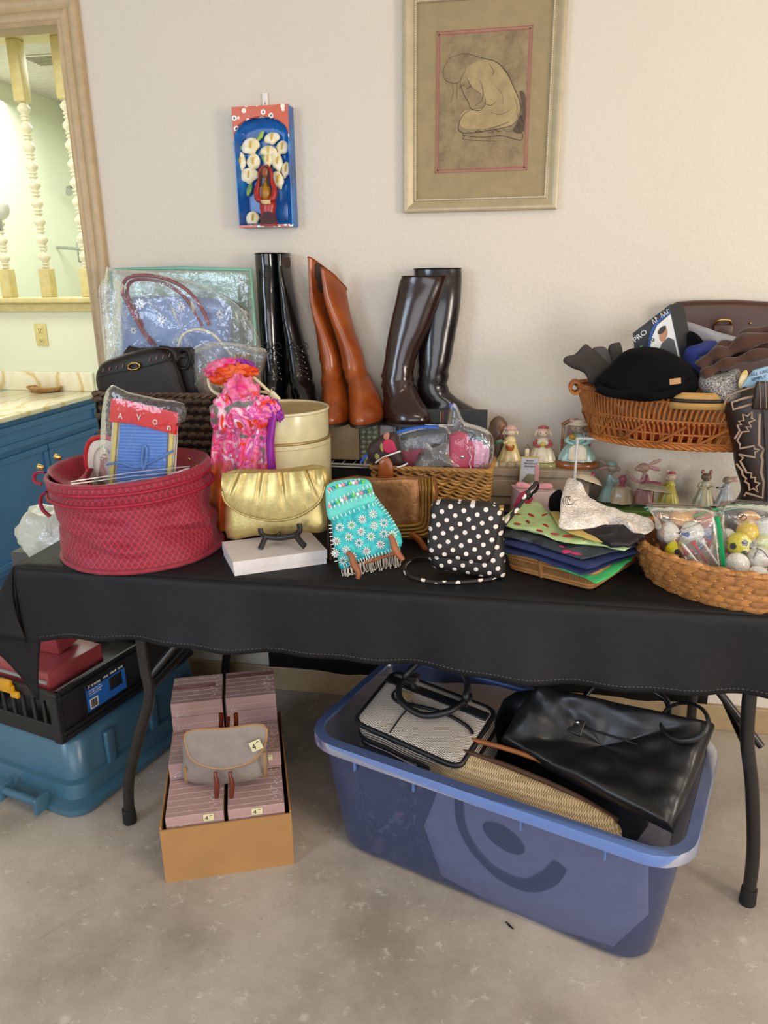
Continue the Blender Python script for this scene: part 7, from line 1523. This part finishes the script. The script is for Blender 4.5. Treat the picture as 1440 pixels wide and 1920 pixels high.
for k, (a_, b_, an, s_) in enumerate(((992, 944, -.6, 1), (996, 966, -1.1, 1.2), (1022, 965, .9, 1), (970, 964, -.6, .9), (990, 978, -1.2, .8), (1023, 985, -1.0, .9), (970, 982, -.3, .7), (1065, 1005, .0, 1), (1100, 1012, .5, .8), (1040, 1001, -.2, .8), (1012, 995, -.6, .8), (1072, 996, .3, .7))):
    c = P(a_, b_, z=TT+.0965); d_ = V((math.cos(an), math.sin(an), 0)); e_ = V((-d_.y, d_.x, 0)); L_ = .013*s_
    G().pillow([c-d_*L_, c-d_*L_*.4+e_*L_*.35, c+d_*L_*.5+e_*L_*.22, c+d_*L_*1.1-e_*L_*.1, c+d_*L_*.4-e_*L_*.2, c-d_*L_*.5-e_*L_*.3], UP, .004, p=3, sm=2, rings=3).out('chili_print', m_chi, tl)
layer('yellow_cloth', 'thin yellow cloth edge under the white lace piece', [(1032, 960), (1044, 958), (1070, 978), (1100, 1000), (1130, 1018), (1118, 1016), (1080, 1004), (1048, 990)], .103, .006, mat('pale_yellow_cotton', 'd3b766', .8), .003)
layer('black_chiffon', 'sheer black chiffon rumpled beside the white lace piece', [(1095, 997), (1120, 985), (1160, 980), (1205, 990), (1210, 1008), (1180, 1022), (1145, 1020), (1120, 1008)], .104, .018, mat('black_chiffon', '17141a', .6, bump=(30, .8, .006)), .012)
def lacemat():
    n = NT('ivory_rose_lace'); vec = n.co('Object'); vo = n.n('TexVoronoi', {'Vector': n.mix(.2, vec, n.n('TexNoise', {'Vector': vec, 'Scale': 30.0}).outputs[1]), 'Scale': 55.0}, feature='F1')
    n.set(n.b.inputs['Base Color'], n.ramp(vo.outputs[0], [(.0, 'f0e8de'), (.5, 'ebe0d5'), (.85, 'cfc0b2')])); n.b.inputs['Roughness'].default_value = .9; n.bump(n.m_('MULTIPLY', vo.outputs[0], -1), .8, .004); return n.m
m_lace = lacemat()
lq = [(1062, 902, .165), (1068, 897, .17), (1078, 902, .165), (1090, 918, .15), (1110, 938, .14), (1140, 955, .13), (1180, 966, .12), (1215, 975, .115), (1228, 985, .11), (1222, 996, .11), (1202, 1003, .108), (1180, 996, .11), (1150, 984, .112), (1110, 990, .112), (1070, 993, .112), (1048, 988, .115), (1050, 965, .13), (1052, 935, .15)]
t = thing('lace_piece', 'cream rose textured lace piece draped on top of the cloth stack', 'lace', P(1130, 985, z=TT+.10)); q = [P(a, b, z=TT+c) for a, b, c in lq]
G().pillow(q, V((0, -.5, .85)), .028, p=3, wr=.014, rings=16, sm=2).out('fabric', m_lace, t)
for k in range(3): c = P(1062+k*4, 938, z=TT+.16); G().tube([c+V((.008*math.cos(a_), -.004, .010*math.sin(a_))) for a_ in [k+i*.5 for i in range(9)]], .0008, 5).out('black_swirl', m_ink, t)
t = thing('black_velvet_cloth', 'bunched black velvet cloth left of the lace piece', 'cloth', P(1040, 960, z=TT+.10)); G().pillow([P(a, b, y=-.46) for a, b in ((1028, 945), (1032, 930), (1048, 918), (1054, 925), (1052, 950), (1058, 962), (1040, 960), (1030, 956))], F, .04, p=3, sm=3, wr=.006).out('fabric', m_hatb, t)
# ================================================================ GOLF BASKET
GC = V((.505, -.575, 0)); GR = .238; GY = .90
m_hy = wovenmat('tan_water_hyacinth', '7d4d22', 'b5793f', 'd6a566', 7)
t = thing('hyacinth_basket', 'round shallow braided tan basket of golf balls at the right table edge', 'basket', V((GC.x, GC.y, TT))); GHt = .082
def gb(f, a, dr=0): r_ = GR*(.86+.16*f**.7)+dr; return V((GC.x+r_*math.cos(a), GC.y+r_*GY*math.sin(a), TT+.004+GHt*f))
G().grid(lambda u, v: gb(v, u*2*PI, -.010), 64, 8, cu=True).out('inner_wall', mat('hyacinth_core', '5c3a1c', .9), t, sol=.003)
G().lathe([(0, .004), (GR*.84, .004)], (GC.x, GC.y, TT), 48, sy=GY).out('bottom', m_hy, t)
pl = []
for r_ in range(5):
    for s_ in (0, 1):
        for k in range(29):
            a = 2*PI*(k+.5*s_+.25*(r_ % 2))/29; f = .10+r_*.19+(.045 if s_ else -.045); p = gb(f, a); tn = V((-math.sin(a), math.cos(a), .38*(1 if s_ == 0 else -1)*(-1)+R.uniform(-.06, .06))); nn = V((math.cos(a), math.sin(a), .0))
            pl.append((p, axes(tn, nn), (.064, .040, .034)))
strands('braid_strand', lump(m_hy, .33), pl, t)
rimp = []
for k in range(64): a = 2*PI*k/64; rimp.append((gb(1.0, a, -.004), axes(V((-math.sin(a)*.8, math.cos(a)*.8, .0))+V((math.cos(a), math.sin(a), 0))*.45, V((0, 0, 1))), (.036, .028, .024)))
strands('rim_strand', lump(m_hy, .38), rimp, t)
def ballmat(name, col, col2=None):
    n = NT(name); vec = n.co('Object'); vo = n.n('TexVoronoi', {'Vector': vec, 'Scale': 190.0}); n.set(n.b.inputs['Base Color'], n.mix(n.ramp(n.noise(vec, 60), [(.5, (0, 0, 0, 1)), (.7, (1, 1, 1, 1))]), lin(col), lin(col2 or col))); n.b.inputs['Roughness'].default_value = .28; n.b.inputs['Coat Weight'].default_value = .3
    n.bump(n.ramp(vo.outputs[0], [(.2, (0, 0, 0, 1)), (.55, (1, 1, 1, 1))]), .5, .0012); return n.m
mw_ = ballmat('white_golf_ball', 'dedcd6', 'c9c5ba'); my_ = ballmat('yellow_golf_ball', 'd9cc1c'); mo_ = ballmat('orange_peach_ball', 'd9a060'); mp_ = ballmat('pale_yellow_ball', 'd3d397'); mamb = ballmat('amber_yellow_ball', 'd9b512')
def gball(lab, px, py, y, m, r_=.0245, spots=None):
    c = P(px, py, y=y); t = thing('golf_ball', lab, 'ball', c-V((0, 0, r_)), group='golf balls in the braided basket'); b_ = G().ell(c, r_, nu=28, nv=18).out('ball', m, t)
    for k, (u_, v_) in enumerate(spots or []):
        d_ = V((u_, -math.sqrt(max(.05, 1-u_*u_-v_*v_)), v_)).normalized(); e_ = d_.orthogonal().normalized(); f_ = d_.cross(e_)
        G().prism([c+d_*r_*1.0+(e_*math.cos(2*PI*i/5)+f_*math.sin(2*PI*i/5))*r_*.30 for i in range(5)], d_*.0012).out('black_pentagon', m_ctrim, b_, smooth=False)
    return t
for a in (('white scuffed golf ball at the left inside the zip bag', 1253, 1000, -.60, mw_), ('peach orange golf ball at the top left under the zip', 1278, 972, -.565, mo_), ('white golf ball between the peach ball and the tees', 1298, 998, -.60, mw_), ('yellow dotted golf ball low at the left of the basket', 1268, 1034, -.64, my_, .0235, [(-.1, .3), (.35, .1), (-.35, -.25), (.1, -.35)]),
          ('yellow golf ball with black football pentagons', 1385, 1020, -.62, my_, .0258, [(.22, .42), (-.62, .05), (.25, -.45), (.80, .1)]), ('amber yellow golf ball above the football patterned one', 1402, 998, -.585, mamb), ('white golf ball behind the green zip strip', 1360, 1010, -.585, mw_), ('white dimpled golf ball lowest beside the green zip strip', 1382, 1058, -.655, mw_, .0250),
          ('white golf ball with a black line at the right edge', 1422, 1046, -.63, mw_, .0258), ('white golf ball lowest at the right edge', 1420, 1082, -.665, mw_), ('white golf ball uppermost at the right edge', 1438, 992, -.585, mw_, .0258), ('pale yellow golf ball at the right edge between two white ones', 1436, 1018, -.60, mp_), ('peach golf ball under the swirl of the right zip bag', 1404, 978, -.55, mo_), ('coral golf ball seen through the folded bag', 1322, 974, -.55, ballmat('coral_ball', 'd0695a'))):
    gball(*a)
tubepx('x', [(1418, 1028), (1430, 1033), (1440, 1045)], -.655, .0009, m_ctrim, [o for o in bpy.data.objects if o.get('label') == 'white golf ball with a black line at the right edge'][0]).name = 'black_line'
m_rt = mat('red_tee_plastic', 'b01c2c', .3); m_bt = mat('blue_tee_plastic', '23428c', .3); m_wt = mat('white_tee_paint', 'e2dfd8', .3)
def tee(lab, head, tip, y, m):
    a_, b_ = P(*head, y=y), P(*tip, y=y+.004); t = thing('golf_tee', lab, 'tee', (a_+b_)/2, group='golf tees in the small bag'); L_ = (b_-a_).length; d_ = (b_-a_).normalized()
    G().tube([a_, a_+d_*.002, a_+d_*.008, a_+d_*.014, a_+d_*(L_-.006), b_], [.0062, .0064, .0036, .0024, .0022, .0006], 12).out('tee', m, t)
for a in (('white golf tee with its head at the bottom', (1312, 1060), (1280, 1019), -.69, m_wt), ('white golf tee with its head at the top', (1315, 1012), (1346, 1058), -.69, m_wt), ('red golf tee lying between the two white tees', (1299, 1016), (1327, 1057), -.685, m_rt), ('red golf tee at the left with the point up', (1290, 1040), (1266, 1011), -.68, m_rt), ('red golf tee lying flat low in the bag', (1292, 1030), (1310, 1048), -.675, m_rt), ('blue golf tee at the upper left', (1292, 1003), (1268, 999), -.68, m_bt), ('blue golf tee point up at the right', (1330, 1014), (1326, 994), -.68, m_bt), ('red golf tee standing at the right', (1329, 1012), (1328, 1030), -.685, m_rt), ('blue golf tee low in the bag', (1286, 1052), (1306, 1062), -.68, m_bt), ('blue golf tee crossing behind the red ones', (1318, 1020), (1304, 1045), -.672, m_bt), ('red golf tee at the bottom corner', (1320, 1062), (1330, 1074), -.69, m_rt), ('white golf tee at the lower right corner', (1330, 1066), (1344, 1076), -.688, m_wt)): tee(*a)
m_gz = mat('green_zip_plastic', '179a5a', .3); m_tz = mat('teal_zip_line', '5aa595', .3); m_filmc = film('zip_bag_film', 'fbfcfc', .04, (18, .7, .008), .1, 'eef0f0', .06)
t = thing('zip_bag', 'small clear zip bag of golf tees with a wide green zip strip', 'plastic bag', P(1305, 1078, y=-.7))
shape('film', [(1270, 1000), (1300, 985), (1340, 972), (1348, 1010), (1357, 1076), (1330, 1080), (1290, 1065), (1275, 1040)], -.697, .035, m_filmc, t, wr=.005); tubepx('zip_strip', [(1344, 968), (1350, 1005), (1357, 1078)], -.705, .0062, m_gz, t, flat=.4); tubepx('zip_line', [(1336, 970), (1342, 1005), (1350, 1076)], -.706, .0016, m_wt, t)
t = thing('zip_bag', 'clear zip bag of golf balls with pale blue zip, left in the braided basket', 'plastic bag', P(1270, 1070, y=-.6))
shape('film', [(1212, 948), (1240, 945), (1290, 948), (1340, 955), (1345, 1000), (1340, 1060), (1290, 1060), (1250, 1035), (1232, 1005), (1226, 970)], -.60, .085, m_filmc, t, wr=.010, rings=10); tubepx('zip_line', [(1208, 952), (1240, 948), (1290, 951), (1330, 950)], -.585, .0022, m_tz, t); tubepx('zip_line', [(1212, 957), (1245, 954), (1290, 957), (1325, 956)], -.59, .0014, m_tz, t)
t = thing('zip_bag', 'clear zip bag of golf balls with green zip at the right picture edge', 'plastic bag', P(1400, 1080, y=-.6))
shape('film', [(1345, 950), (1380, 940), (1420, 942), (1470, 952), (1480, 1020), (1475, 1080), (1400, 1090), (1355, 1075), (1348, 1010)], -.60, .10, m_filmc, t, wr=.010, rings=10); tubepx('zip_line', [(1300, 968), (1340, 955), (1375, 947), (1410, 947), (1470, 958)], -.605, .0024, m_gz, t); tubepx('zip_line', [(1305, 973), (1345, 961), (1378, 953), (1410, 953), (1470, 964)], -.61, .0015, m_tz, t)
for k, (a_, b_) in enumerate(((1388, 966), (1394, 971))): c = P(a_, b_, y=-.665); G().tube(circ(c, .0058, 16, RT, UP), .0008, 5, closed=True).out('ink_ring', m_ctrim, t)
